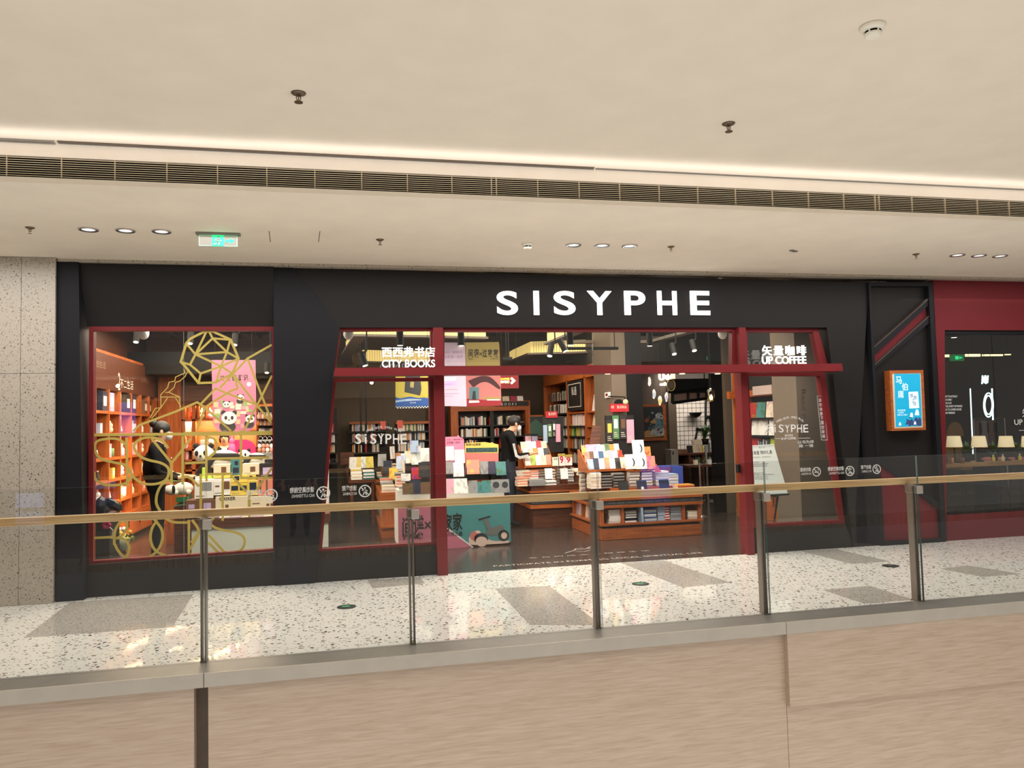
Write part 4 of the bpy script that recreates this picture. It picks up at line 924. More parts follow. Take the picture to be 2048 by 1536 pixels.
nbtext('万象星 限时礼遇', .06, .84, .11, .19)
for v, u1, s in ((.04, .98, '—— 积分 ——'), (.23, .75, '2022.03.01—2022.03.31'), (.33, .3, '活动规则'), (.37, .62, '活动期间会员单笔消费满'), (.41, .55, '即可享双倍积分礼遇'), (.55, .4, '参与方式'), (.585, .7, '扫描二维码关注'), (.63, .5, '注册成为会员'), (.67, .5, '详询服务台'), (.83, .68, '最终解释权归商场')):
    nbtext(s, .06 if v < .8 else .2, u1, v, v+.022)
MB().prism([nb(.02, .02, .002), nb(.98, .02, .002), nb(.98, .023, .002), nb(.02, .023, .002)], (0, .001, 0)).build('rule', M_text, r)
MB().tube([nb(.2, .9)+V((0, .03, 0)), V((nb(.2, 1).x, 9.15, 0))], .012, 6).tube([nb(.8, .9)+V((0, .03, 0)), V((nb(.8, 1).x, 9.15, 0))], .012, 6).tube([nb(.5, .3)+V((0, .03, 0)), V((nb(.5, 1).x, 9.45, 0))], .012, 6).build('easel', M_blackm, r)
MB().box(nb(0, 1).x, nb(0, 1).y-.03, nb(0, 1).z-.02, nb(1, 1).x, nb(0, 1).y+.05, nb(0, 1).z).build('ledge', M_blackm, r)
def on_cover(o, name, m, u, v, ru, rv, n):
    # a flat print on the front cover, in the book's own unit space
    me = bpy.data.meshes.new(name); me.from_pydata([V((u+ru*math.cos(2*PI*k/n), -.06, v+rv*math.sin(2*PI*k/n))) for k in range(n)], [], [list(range(n))]); me.materials.append(m)
    c = bpy.data.objects.new(name, me); C.objects.link(c); c.parent = o
# ================================================================ centre book table
def zof(px, py, Y): return P(px, py, Y).z
tx0, tx1, ty0, ty1 = 3.42, 4.90, 10.12, 11.54
Yt = ty0; zb1, zb2, zs1, zs2, zl, zbd, ztop = [zof(1303, y, Yt) for y in (1052.5, 1047, 1045, 1012.5, 1008, 997.5, 993)]
r = root('book_table', 'big orange wood book table with open shelves and black lettered band, centre of the entrance', 'table', ((tx0+tx1)/2, (ty0+ty1)/2, 0))
B('plinth', M_orangeH, tx0, ty0, 0, tx1, ty1, zb1, r, .006)
B('recess', M_shelfb, tx0+.03, ty0+.03, zb1, tx1-.03, ty1-.03, zb2, r)
B('shelf_board', M_orangeH, tx0-.02, ty0-.03, zb2, tx1+.02, ty1+.02, zs1+.012, r)
B('core', M_dwood, tx0+.32, ty0+.40, zs1, tx1-.3, ty1-.3, zl, r)
xd = [P(1246, 1030, Yt).x, P(1368, 1030, Yt).x]
for x in (tx0+.02, xd[0], xd[1], tx1-.02): B('divider', M_orange, x-.02, ty0+.01, zs1+.012, x+.02, ty0+.40, zl, r)
for y in (10.55, 11.05, 11.50): B('divider', M_orange, tx0+.01, y-.02, zs1+.012, tx0+.32, y+.02, zl, r)
B('top_lip', M_orangeH, tx0-.02, ty0-.03, zs2, tx1+.02, ty1+.02, zl+.01, r)
lb_ = B('lettered_band', mat('band_slate', (52, 54, 58), .5), tx0-.005, ty0-.012, zl+.01, tx1+.005, ty1, zbd, r)
text('WE ARE NOT BOOKS YET BOOKS ARE US', 'letters', mat('band_letters', (112, 112, 112), .5), (tx0+.10, ty0-.014, zl+.028), (tx1-tx0-.2, 0, 0), (0, 0, zbd-zl-.05), lb_, depth=0)
B('top', M_orangeH, tx0-.02, ty0-.03, zbd, tx1+.02, ty1+.02, ztop, r)
B('riser', M_orangeH, tx0+.30, ty0+.42, ztop, tx1-.24, ty1-.15, ztop+.10, r)
where = 'centre table'
# books lying in the open shelf of the table front
z0 = zs1+.014
def nst(x, y, z, w_, d, n, t, cols, wh, g, **k): return stack(x, y, z, w_, d, n, t, cols, wh, g, **k)
g = 'stacked books in the centre table shelf'
def pxx(px, Y=10.2): return P(px, 1030, Y).x
nst(pxx(1228), ty0+.05, z0, .17, .23, 9, .020, 'white', 'left-bay stack in the centre table shelf', g)
nst(pxx(1260), ty0+.05, z0, .17, .22, 2, .018, ['white', 'navy'], 'low stack at the bottom left of the middle shelf bay', g)
nst(pxx(1261), ty0+.06, z0+.055, .16, .2, 6, .017, ['white', 'grey'], 'upper stack at the left of the middle shelf bay', g)
nst(pxx(1299), ty0+.05, z0, .18, .22, 9, .019, ['pale blue', 'white', 'blue'], 'blue-grey stack in the middle shelf bay', g)
nst(pxx(1321), ty0+.05, z0, .10, .22, 11, .017, 'pale blue', 'narrow pale stack in the middle shelf bay', g)
nst(pxx(1332), ty0+.05, z0, .08, .2, 11, .017, ['red', 'white'], 'narrow red and white stack in the middle shelf bay', g)
nst(pxx(1351), ty0+.05, z0, .17, .22, 10, .018, ['pale blue', 'grey'], 'right stack in the middle shelf bay', g)
nst(pxx(1385), ty0+.05, z0, .17, .22, 6, .019, ['white', 'cream'], 'stack in the right bay of the centre table shelf', g)
book((pxx(1282), ty0+.06, z0), .17, .20, .03, 'pale blue', 'pale blue book standing on edge in the middle bay of the centre table shelf', g, 0, -.05, spine=True)
for k in range(12):
    y = ty0+.48+k*.082
    if abs(y-11.05) < .05: continue
    c_ = ['grey', 'white', 'pale blue', 'salmon', 'cream', 'navy', 'teal'][k % 7]
    book((tx0+.05, y, z0), .15, .21, .024, c_, '%s book, %s from front, left side shelf of the centre table' % (c_, ORD[k]), 'books in the side shelf of the centre table', -PI/2, -.1)
# ledge books along the front edge
g = 'books along the front ledge of the centre table'
cl = ['white', 'white', 'grey', 'cream', 'white', 'cream', 'white', 'white', 'white']
for k in range(9):
    x = tx0+.09+k*.163; nst(x, ty0-.0, ztop+.001, .152, .20, 2, .020, [cl[k], cl[(k+1) % 9]], '%s pile from left, front ledge of centre table' % ORD[k], g, jit=.003)
z1 = ztop+.045
for k, (px, c_, n) in enumerate(((1212, 'cream', 1), (1232, 'white', 1), (1256, 'salmon', 1), (1284, 'black', 1), (1318, 'black', 1), (1372, 'cream', 2))):
    nst(pxx(px), ty0+.02, z1, .16 if px < 1360 else .26, .21, n, .022, [c_], 'second front layer of centre table, %s from left' % ORD[k], g)
nst(pxx(1372), ty0+.03, z1+.047, .25, .2, 2, .024, ['red', 'orange'], 'red and white pile, right front of centre table', g)
# display copies leaning in front
for px, c_, t in ((1252, 'black', 'plain black'), (1289, 'navy', 'navy blue with pale badge'), (1334, 'navy', 'dark patterned')):
    o = book((pxx(px, 10.3), ty0+.20, z1+.0), .15, .17, .02, c_, '%s book propped upright at the front of the centre table' % t, 'propped books on the centre table', .1, -.25)
    if 'badge' in t: on_cover(o, 'badge', M_white, 0, .35, .17, .15, 5)
# tall stacks in the second row
zr0 = ztop+.101; g = 'tall stacks on the centre table'
Y2 = ty0+.46
for k, (px, c_, n, w_) in enumerate(((1192, ['white', 'cream'], 11, .15), (1213, ['grey', 'black'], 10, .15), (1238, ['black', 'grey'], 10, .16), (1269, ['grey', 'white'], 11, .15), (1294, ['grey', 'white'], 11, .16), (1325, ['pale blue', 'white'], 10, .20), (1347, ['white', 'pale blue'], 8, .15))):
    nst(P(px, 950, Y2).x, Y2, zr0, w_, .22, n, .0205, c_, '%s tall stack from left, second row of centre table' % ORD[k], g)
for k in range(4):
    y = ty0+.95+k*.115
    nst(tx0+.12, y, ztop+.001, .20, .105, 13+k, .021, ['white', 'grey', 'cream'], '%s stack from front, left edge of centre table' % ORD[k], 'stacks along the left edge of the centre table', yaw=0)
# wooden display rack
def rack(px0, px1, Y, z0, rows, dz, dy, name, lab, w_book, cols, group, lean=-.32, hb=.20, jitter=True):
    a, b = P(px0, 930, Y).x, P(px1, 930, Y).x
    r = root('display_rack', lab, 'display rack', ((a+b)/2, Y, z0))
    for k in range(rows):
        zz = z0+dz*k; yy = Y+dy*k
        MB().box(a-.02, yy-.012, zz, b+.02, yy, zz+.05).box(a-.02, yy-.012, zz, b+.02, yy+dy+.02, zz+.014).build('step', M_orangeH, r)
    h = dz*rows+.03
    for x in (a-.03, b+.018):
        m = MB(); m.prism([V((x, Y-.03, z0)), V((x, Y+dy*rows+.06, z0)), V((x, Y+dy*rows+.06, z0+h)), V((x, Y+dy*rows, z0+h)), V((x, Y-.03, z0+.07))], (.012, 0, 0)); m.build('side', M_orangeH, r)
    for k in range(rows):
        n = len(cols[k]); st = (b-a)/n
        for i, c_ in enumerate(cols[k]):
            book((a+st*(i+.5), Y+dy*k+.022, z0+dz*k+.016), min(w_book, st*1.08), hb*random.uniform(.94, 1.04), .022, c_, '%s book, %s from left, %s row of the %s' % (c_, ORD[i], ('front', 'middle', 'rear')[k] if rows == 3 else ('front', 'rear')[k], name), group, random.uniform(-.04, .04), lean)
    return r
zk = zr0+.0206*10+.012
rack(1178, 1254, 10.72, zk, 3, .10, .13, 'orange rack on the centre table', 'stepped orange wood display rack full of facing books on the centre table',
     .15, [['pale blue', 'navy', 'white', 'salmon', 'white', 'black', 'cream'], ['salmon', 'brown', 'white', 'blue', 'cream', 'pink', 'white', 'red'], ['yellow', 'lilac', 'pink', 'pale blue', 'cream', 'green', 'orange', 'white']], 'books in the rack on the centre table')
B('table_support', M_dwood, P(1184, 930, 10.72).x, 10.72, ztop+.05, P(1260, 930, 10.72).x, 11.2, zk, bpy.data.objects['book_table'])
# white books with a crescent on the cover
M_cres = mat('crescent_print', (40, 44, 52), .5)
Yw = 10.55
def crescent(px, py, w_, h, par_lab):
    q = P(px, py, Yw); o = book((q.x, Yw, q.z), w_, h, .04, 'white', par_lab, 'white crescent books', 0, -.18); o.data = bpy.data.meshes['white_book_mesh'] if 'white_book_mesh' in bpy.data.meshes else o.data.copy()
    if o.data.name != 'white_book_mesh': o.data.name = 'white_book_mesh'; o.data.materials[0] = M_plain
    m = MB(); A0 = [-1.1+2.2*k/10 for k in range(11)]
    out = [V((.02+.30*math.cos(t), -.06, .45+.30*math.sin(t))) for t in A0]; inn = [V((-.10+.30*math.cos(t*.9), -.06, .45+.285*math.sin(t))) for t in A0]
    me_v = out+inn; fs = [(i, 11+i, 12+i, i+1) for i in range(10)]
    me = bpy.data.meshes.new('crescent'); me.from_pydata(me_v, [], fs); me.materials.append(M_cres); c = bpy.data.objects.new('crescent', me); C.objects.link(c); c.parent = o
zw = zr0+.0206*11+.012
q1, q2, q3 = P(1265, 940, Yw), P(1284, 940, Yw), P(1280, 910, Yw)
crescent(1264, 938, .165, .215, 'white book with black crescent cover, lower left of three on the centre table')
crescent(1284, 938, .165, .215, 'white book with black crescent cover, lower right of three on the centre table')
Yw = 10.62; crescent(1279, 911, .17, .23, 'white book with black crescent cover, the topmost of three on the centre table')
r = root('book_stand', 'small orange stand holding the white crescent books on the centre table', 'display stand', (P(1275, 930, 10.62).x, 10.62, zw-.06))
B('base', M_orangeH, P(1256, 940, 10.6).x, 10.54, zw-.012, P(1302, 940, 10.6).x, 10.9, zw+.0, r); B('upper_step', M_orangeH, P(1268, 940, 10.62).x, 10.64, zw, P(1298, 940, 10.62).x, 10.9, P(1279, 912, 10.62).z-.004, r)
book((P(1303, 938, 10.56).x, 10.55, P(1303, 938, 10.55).z), .13, .19, .025, 'salmon', 'salmon patterned book right of the white crescent books', 'propped books on the centre table', 0, -.2)
book((P(1297, 912, 10.62).x, 10.66, P(1297, 916, 10.66).z), .12, .17, .03, 'orange', 'orange and cream book behind the white crescent books', 'propped books on the centre table', 0, -.2)
# pink triangular card and the tall folded board
c = P(1314, 944, 10.5); t = root('price_card', 'pink wedge-shaped card beside the crescent books', 'card', c); MB().prism([P(1310, 945, 10.5), P(1323, 944, 10.5), P(1313, 928, 10.5)], (0, .02, 0)).build('card', mat('card_pink', (190, 92, 106), .6), t)
# dark board leaning behind the rack
r = root('leaning_board', 'dark brown wooden planks leaning beside the rear bookcase, behind the rack', 'board', P(1180, 935, 11.7))
for k in range(3):
    m = MB().prism([P(1170+7*k, 945, 11.62), P(1177+7*k, 945, 11.62), P(1191+6*k, 852, 11.8), P(1185+6*k, 852, 11.8)], (0, .03, 0)); m.build('plank', M_dwood, r)
# ---------------------------------------------------------------- display signs with book banners
def banner_sign(x0, x1, y0, y1, Y, lab, banners, redpx, disc):
    r = root('banner_stand', lab, 'banner stand', P((x0+x1)/2, y1, Y)); 
    a, b = P(x0, y1, Y), P(x1, y0, Y)
    B('back_panel', M_shelfb, a.x, Y, a.z, b.x, Y+.05, b.z, r)
    rx0, ry0, rx1, ry1, zh = redpx
    B('red_header', mat('sign_red', (176, 26, 38), .5), P(rx0, ry1, Y).x, Y-.03, P(rx0, ry1, Y).z, P(rx1, ry0, Y).x, Y+.02, P(rx0, ry0, Y).z, r)
    if disc: 
        c = P((rx0+rx1)/2, ry0+1, Y); MB().prism([c+V((math.cos(t*PI/12)*.085, -.01, math.sin(t*PI/12)*.085)) for t in range(13)], (0, .02, 0)).build('disc', M_blackm, r)
        for xa, xb in ((rx0+2, rx0+8), (rx0+14, rx1-3)): textpx(zh[0] if xa == rx0+2 else zh[1], 'letters', M_pages, xa, ry0+3, xb, ry0+9, Y-.032, r, depth=0)
    else: textpx(zh[1], 'letters', M_pages, rx0+6, ry0+2, rx1-2, ry0+8, Y-.032, r, depth=0)
    for k, (bx0, by0, bx1, by1, col, art) in enumerate(banners):
        p, q = P(bx0, by1, Y-.02), P(bx1, by0, Y-.02)
        n = B('banner', mat('banner_%s' % col, COLN[col] if col != 'black' else (44, 42, 42), .6), p.x, Y-.03, p.z, q.x, Y-.01, q.z, r)
        if art:
            h = q.z-p.z; w_ = q.x-p.x
            B('print', mat('banner_art_%s' % art, COLN[art], .6), p.x+w_*.2, Y-.033, p.z+h*.45, q.x-w_*.2, Y-.031, p.z+h*.85, r)
            for j in range(3): B('print_line', M_pages, p.x+w_*.15, Y-.033, p.z+h*(.10+.08*j), q.x-w_*(.2+.1*j), Y-.031, p.z+h*(.125+.08*j), r)
banner_sign(1214, 1267, 830, 922, 11.74, 'black banner stand with red header and disc behind the centre table rack', [(1213, 840, 1225, 886, 'black', 'yellow'), (1226, 831, 1237, 878, 'green', 'white'), (1240, 831, 1252, 878, 'black', 'brown'), (1254, 839, 1267, 886, 'pink', 'pink')], (1220, 808, 1256, 824, ('AI智能', '重点新品')), True)
banner_sign(1087, 1126, 832, 905, 13.0, 'black banner stand with small red header behind the rear book table', [(1087, 850, 1094, 886, 'pale blue', None), (1096, 848, 1103, 874, 'green', 'white'), (1105, 843, 1111, 874, 'black', 'white'), (1112, 848, 1120, 884, 'pink', None)], (1091, 823, 1114, 836, ('', '重点推荐')), False)
# ================================================================ rear book table (left of the centre table)
ax0, ay0, ax1, ay1 = 2.80, 11.60, 4.2, 13.2
Ya = ay0
za, zb_a, zc_a, zd_a = [zof(1085, y, Ya) for y in (971, 985, 1008, 1017)]
r = root('book_table', 'dark wood book table behind the centre table, left of it, with paired lips', 'table', ((ax0+ax1)/2, (ay0+ay1)/2, 0))
B('body', M_dwood, ax0+.03, ay0+.03, 0, ax1, ay1, zc_a, r)
B('lower_lip', M_orangeH, ax0-.02, ay0-.02, zd_a, ax1+.02, ay1, zc_a-.012, r); B('slate_band', _M['band_slate'], ax0, ay0, zc_a, ax1, ay1, zb_a, r)
B('upper_lip', M_orangeH, ax0-.03, ay0-.03, zb_a, ax1+.02, ay1, zb_a+.025, r); B('top', M_dwood, ax0, ay0, zb_a+.02, ax1, ay1, za, r)
g = 'stacks on the rear book table'
def Px(px, Y): return P(px, 950, Y).x
zz = za
nst(Px(1045, 11.62), 11.60, za, .16, .2, 6, .022, ['cream', 'salmon'], 'left stack at the front of the rear table', g)
nst(Px(1074, 11.60), 11.58, za, .26, .2, 4, .022, ['grey'], 'wide grey stack at the front of the rear table', g)
nst(Px(1100, 11.60), 11.60, za, .20, .2, 3, .022, ['white', 'grey'], 'low pale stack at the front of the rear table', g)
for k, px in enumerate((1040, 1053, 1068, 1085, 1102, 1120, 1138)):
    nst(Px(px, 11.95), 11.92, za, .135, .2, 10 if k < 5 else 11, .021, [['cream', 'white'], ['salmon', 'cream'], ['white', 'salmon'], ['grey', 'brown'], ['brown', 'cream'], ['grey', 'brown'], ['grey', 'white']][k], '%s stack from left, second row of rear table' % ORD[k], g)
for k, (px, lab) in enumerate(((1098, 'left'), (1129, 'right'))):
    book((Px(px, 11.75), 11.74, zof(px, 958, 11.74)), .12, .17, .02, 'white', 'white and black book propped on the %s of the rear table front' % lab, 'propped books on the rear table', 0, -.25)
    B('support', M_dwood, Px(px, 11.75)-.05, 11.75, za, Px(px, 11.75)+.05, 11.86, zof(px, 958, 11.74), r)
zk2 = za+.0216*10+.02
B('table_support', M_dwood, Px(1036, 12.15), 12.15, za, Px(1150, 12.15), 12.9, zk2, r)
rack(1052, 1104, 12.15, zk2, 3, .115, .13, 'rack on the rear table', 'stepped orange wood display rack of facing books on the rear table', .15,
     [['white', 'lime green', 'white', 'cream', 'salmon'], ['white', 'cream', 'orange', 'white', 'black'], ['cream', 'white', 'white', 'red', 'cream']], 'books in the rack on the rear table')
# price boards with big numerals
for k, (x0, x1, y0, y1, col, s) in enumerate(((1105, 1118, 914, 932, 'cream', ''), (1117, 1130, 907, 932, 'pink', '9'), (1130, 1144, 909, 931, 'pink', '9'))):
    a, b = P(x0, y1, 11.9), P(x1, y0, 11.9)
    o = root('price_board', '%s price board with %s on the rear table' % (('pale blank', 'pink', 'pink')[k], ('small print, leftmost of three', 'a large red numeral, middle of three', 'a large red numeral, rightmost of three')[k]), 'price board', V(((a.x+b.x)/2, 11.9, a.z)), 'price boards')
    B('board', mat('board_%s' % col, (232, 214, 206) if s else (224, 220, 196), .6), a.x, 11.90, a.z, b.x, 11.915, b.z, o)
    if s: textpx(s, 'numeral', mat('numeral_red', (176, 30, 60), .5), x0+3, y0+5, x1-3, y1-5, 11.898, o, depth=0, bold=.03); B('yellow_strip', mat('strip_olive', (160, 140, 50), .6), a.x, 11.895, b.z-.04, b.x, 11.90, b.z, o)
    else: textpx('超值', 'letters', M_text, x0+2, y0+2, x1-3, y0+6, 11.898, o, depth=0)
    B('foot', M_dwood, (a.x+b.x)/2-.03, 11.91, za+.23, (a.x+b.x)/2+.03, 11.99, a.z, o)
# magazine stand with pink covers behind the man
r = root('magazine_stand', 'narrow stand of pink and white magazines right of the browsing man', 'magazine stand', P(1063, 960, 13.6))
B('frame', M_shelfb, P(1050, 880, 13.6).x, 13.6, 0, P(1076, 880, 13.6).x, 13.7, P(1060, 868, 13.6).z, r)
for i in range(2):
    for j in range(2):
        x0, y1 = 1051+13*i, 889+19*j; a, b = P(x0, y1, 13.57), P(x0+11, y1-17, 13.57)
        book(((a.x+b.x)/2, 13.56, a.z), b.x-a.x, b.z-a.z, .02, 'pink' if (i+j) % 2 == 0 else 'lilac', '%s magazine, %s %s of the narrow magazine stand' % ('pink' if (i+j) % 2 == 0 else 'lilac', ('upper', 'lower')[j], ('left', 'right')[i]), 'magazines in the narrow stand', 0, -.05)
# dark landscape print leaning at the back, beside the rear bookcase
r = root('framed_picture', 'large leaning framed picture of hills in green and blue behind the reader', 'picture', P(1072, 880, 15.6))
a, b = P(1058, 878, 15.6), P(1086, 830, 15.6); B('frame', M_orangeH, a.x, 15.6, a.z, b.x, 15.66, b.z, r)
MB().prism([V((a.x+.03, 15.595, a.z+.03)), V((b.x-.03, 15.595, a.z+.03)), V((b.x-.03, 15.595, b.z-.03)), V((a.x+.03, 15.595, b.z-.03))], (0, .004, 0)).build('picture', mat('picture_dark', (40, 48, 52), .6), r)
MB().prism([V((a.x+.03, 15.59, a.z+.1)), V((b.x-.03, 15.59, a.z+.05)), V((b.x-.03, 15.59, a.z+.3)), V(((a.x+b.x)/2, 15.59, b.z-.08)), V((a.x+.03, 15.59, a.z+.32))], (0, .004, 0)).build('hills', mat('hills_green', (60, 92, 78), .6), r)
# ================================================================ poster-fronted display stand by the left red post
YS = 10.22
sx0, sx1 = P(797, 1085, YS).x, P(1021, 1050, YS).x
zst = zof(950, 1008, YS); xmid = P(893, 1050, YS).x
r = root('display_stand', 'book display stand clad in pink and turquoise poster panels beside the left red post', 'display stand', ((sx0+sx1)/2, YS+.3, 0))
B('plinth', M_dwood, sx0, YS+.02, 0, sx1, YS+.8, .05, r); B('carcass', M_white, sx0, YS+.015, .05, sx1, YS+.8, zst, r)
M_pk, M_tq, M_sal = mat('poster_pink', (200, 116, 138), .5), mat('poster_teal', (78, 146, 146), .5), mat('poster_salmon', (206, 120, 112), .5)
B('pink_panel', M_pk, sx0, YS, .04, xmid, YS+.015, zst, r); B('turquoise_panel', M_tq, xmid, YS, .04, sx1, YS+.015, zst, r)
def sp(px, py, o=.003): q = P(px, py, YS); q.y = YS-o; return q
MB().prism([sp(893, 1098), sp(943, 1094), sp(893, 1057)], (0, .002, 0)).build('pink_corner', M_pk, r)
MB().prism([sp(943, 1095), sp(947, 1094), sp(893, 1053), sp(893, 1057)], (0, .002, 0)).build('corner_edge', M_paper, r)
for zh, x0, y0, x1, y1 in (('间', 805, 1035, 826, 1074), ('谍', 827, 1031, 848, 1071), ('过', 862, 1032, 886, 1070), ('家', 888, 1028, 905, 1064), ('家', 906, 1026, 925, 1062)): textpx(zh, 'letters', M_text, x0, y0, x1, y1, YS-.004, r, depth=0, bold=.02)
MB().strip([sp(850, 1044, .004), sp(861, 1056, .004)], .02, (0, -1, 0), .001).strip([sp(861, 1043, .004), sp(850, 1057, .004)], .02, (0, -1, 0), .001).build('cross', M_text, r)
textpx('SPY×FAMILY', 'letters', M_text, 806, 1068, 847, 1080, YS-.004, r, depth=0, bold=.012); textpx('占领达盘', 'letters', M_text, 894, 1064, 925, 1073, YS-.004, r, depth=0, bold=.01)
# plain scooter with sidecar printed on the turquoise panel
MP_c, MP_g, MP_d = mat('print_cream', (226, 200, 184), .6), mat('print_grey', (112, 118, 112), .6), mat('print_dark', (44, 46, 50), .6)
def blob(pts, m, nm, o): MB().prism([sp(a, b, o) for a, b in pts], (0, .0012, 0)).build(nm, m, r)
def circ(cx, cy, rx, ry, n=20): return [(cx+rx*math.cos(2*PI*k/n), cy+ry*math.sin(2*PI*k/n)) for k in range(n)]
blob(curve([(938, 1089), (938, 1076), (946, 1065), (958, 1061), (966, 1072), (976, 1078), (990, 1082), (1014, 1081), (1014, 1086), (950, 1090)]), MP_c, 'sidecar_print', .004)
blob(circ(962, 1078, 14, 12), MP_d, 'tyre_print', .0055); blob(circ(963, 1083, 12, 10), MP_c, 'fender_print', .007)
blob(circ(1007, 1071, 11, 11.5), MP_d, 'tyre_print', .0055); blob(circ(1008, 1071, 6, 6.5), MP_c, 'hub_print', .007)
blob(circ(948, 1072, 8, 9), M_sal, 'lamp_print', .0055)
blob(curve([(972, 1062), (984, 1056), (1000, 1050), (1008, 1056), (1000, 1064), (990, 1070), (976, 1070), (970, 1066)]), MP_g, 'seat_print', .0055)
blob([(976, 1062), (964, 1036), (972, 1034), (984, 1058)], MP_g, 'fork_print', .0062); blob([(956, 1038), (980, 1031), (981, 1034), (957, 1041)], MP_d, 'handlebar_print', .007)
# two tiers of books on the stand, header boards behind
g = 'books on the poster-clad stand'
for k in range(9):
    x = sx0+.1+k*(sx1-sx0-.1)/9; nst(x, YS+.03, zst+.001, .145, .18, 3, .021, ['white', 'cream', 'white'], '%s pile from left, front of the poster-clad stand' % ORD[k], g, jit=.002)
z1 = zst+.068
def fb(px, py, Y, w_, h, c_, lab, lean=-.2, t=.02, yaw=0): q = P(px, py, Y); return book((q.x, Y, q.z), w_, h, t, c_, lab, g, yaw, lean)
B('tier', M_white, sx0+.02, YS+.28, zst, sx1-.02, YS+.8, zst+.20, r)
for px, c_, lab, w_, h in ((816, 'brown', 'dark red-brown book', .14, .15), (831, 'navy', 'navy book with light lettering', .14, .19), (853, 'brown', 'brown book with pale symbols', .16, .16), (899, 'pink', 'white and pink double book', .13, .20), (912, 'white', 'white book with pink base', .13, .20), (926, 'white', 'white and lilac book', .13, .20), (947, 'grey', 'grey book in clear sleeve', .12, .17), (961, 'teal', 'pale teal book in clear sleeve', .10, .15), (974, 'teal', 'dark teal book in clear sleeve', .12, .17), (993, 'grey', 'grey book with round picture', .13, .18), (1011, 'grey', 'grey book with round picture and green lettering', .12, .18)):
    o = fb(px, 989-(px-800)*.02, YS+.17, w_, h, c_, lab+', front row of the poster-clad stand')
    if 'round picture' in lab: on_cover(o, 'round_print', MP_d, 0, .58, .36, .25, 18)
for k in range(8):
    x = sx0+.12+k*(sx1-sx0-.14)/8; nst(x, YS+.30, zst+.201, .155, .16, 2, .02, ['white', 'grey'], '%s pile from left, upper tier of the poster-clad stand' % ORD[k], g, jit=.002)
z2 = zst+.245
for px, py, w_, h, c_, lab in ((833, 958, .13, .16, 'red', 'small red and yellow book'), (812, 962, .13, .10, 'white', 'low white book with small plant picture'), (848, 955, .14, .21, 'black', 'black book with yellow figure'), (862, 955, .10, .19, 'teal', 'dark green book'), (898, 948, .13, .17, 'grey', 'grey picture book under the white books'), (918, 953, .15, .20, 'white', 'white book with pink foot, lower of two'),
                               (947, 948, .18, .20, 'salmon', 'salmon picture book'), (969, 948, .11, .18, 'grey', 'white and dark grey book'), (985, 948, .10, .18, 'navy', 'navy and yellow book'), (1003, 950, .14, .19, 'teal', 'teal and white book')):
    fb(px, py, YS+.42, w_, h, c_, lab+', upper tier of the poster-clad stand')
for px, py, w_, h, c_, lab in ((899, 921, .14, .20, 'white', 'white book with faint pink drawing, left of two'), (920, 926, .14, .19, 'white', 'white book with faint pink drawing, right of two'), (833, 929, .13, .19, 'white', 'bright white book, left of two'), (852, 923, .15, .19, 'white', 'white book with pale pink picture'), (868, 920, .10, .19, 'white', 'pale grey book beside the red post'), (829, 905, .12, .17, 'pale blue', 'pale blue book')):
    fb(px, py, YS+.56, w_, h, c_, lab+', top row of the poster-clad stand')
B('upper_tier', M_shelfb, P(812, 930, YS+.6).x, YS+.58, zst+.2, P(930, 930, YS+.6).x, YS+.8, zof(899, 925, YS+.58), r)
M_hpk = mat('header_pink', (226, 140, 170), .6); YH = YS+.70
a = root('header_board', 'tall pink header board with ear-shaped top on the poster-clad stand', 'header board', P(908, 960, YH))
MB().prism([P(x, y, YH) for x, y in ((889, 950), (889, 874), (914, 873), (917, 870), (919, 873), (921, 875), (926, 876), (928, 880), (932, 950))], (0, .015, 0)).build('board', M_hpk, a)
textpx('全新整一佳作', 'letters', mat('print_plum', (110, 50, 80), .6), 893, 883, 920, 888, YH-.002, a, depth=0); textpx('2022 · 重磅新书', 'letters', _M['print_plum'], 893, 878, 926, 881, YH-.002, a, depth=0)
a = root('header_board', 'yellow and salmon header board with dark picture strip on the poster-clad stand', 'header board', P(964, 940, YH))
MB().prism([P(x, y, YH) for x, y in ((930, 935), (930, 886), (970, 884), (980, 886), (985, 884.5), (988, 887), (997, 889), (997, 935))], (0, .015, 0)).build('board', M_sal, a)
MB().prism([P(x, y, YH-.002) for x, y in ((930, 906), (930, 886), (970, 884), (980, 886), (985, 884.5), (988, 887), (997, 889), (997, 906))], (0, .002, 0)).build('yellow_field', mat('poster_yellow', (228, 200, 96), .6), a)
MB().prism([P(x, y, YH-.004) for x, y in ((932, 905), (932, 896), (995, 895), (995, 904))], (0, .002, 0)).build('picture_strip', mat('strip_green', (48, 78, 76), .5, noise=.8, nscale=45), a)
textpx('间谍×过家家', 'letters', M_text, 932, 887, 962, 892, YH-.004, a, depth=0, bold=.02)
# ================================================================ hanging posters behind the beam
Yp = 9.5
def flat(par, px, Y, m, nm, d=.003):
    o = MB().prism([P(a, b, Y) for a, b in px], (0, d, 0)).build(nm, m, SHEET.get(par, par))
    if nm == 'sheet': SHEET[par] = o
    return o
def hangers(par, px, py, Y):
    for x in px: q = P(x, py, Y); MB().cyl(q, V((q.x, Y, 3.62)), .0025, n=5).build('cord', M_blackm, par)
M_lil = mat('poster_lilac', (192, 170, 186), .6, noise=.06, nscale=6); M_ll = mat('print_mauve', (150, 120, 160), .6)
a = root('hanging_poster', 'pale lilac hanging poster beside the left red post', 'poster', P(910, 812, Yp))
flat(a, [(887, 812), (933, 813), (930, 685), (886, 685)], Yp, M_lil, 'sheet'); hangers(a, (890, 927), 685, Yp)
textpx('全新整一佳作', 'print', M_ll, 889, 710, 926, 717, Yp-.002, a, depth=0); textpx('2022 · 重磅新书', 'print', M_ll, 890, 702, 924, 707, Yp-.002, a, depth=0)
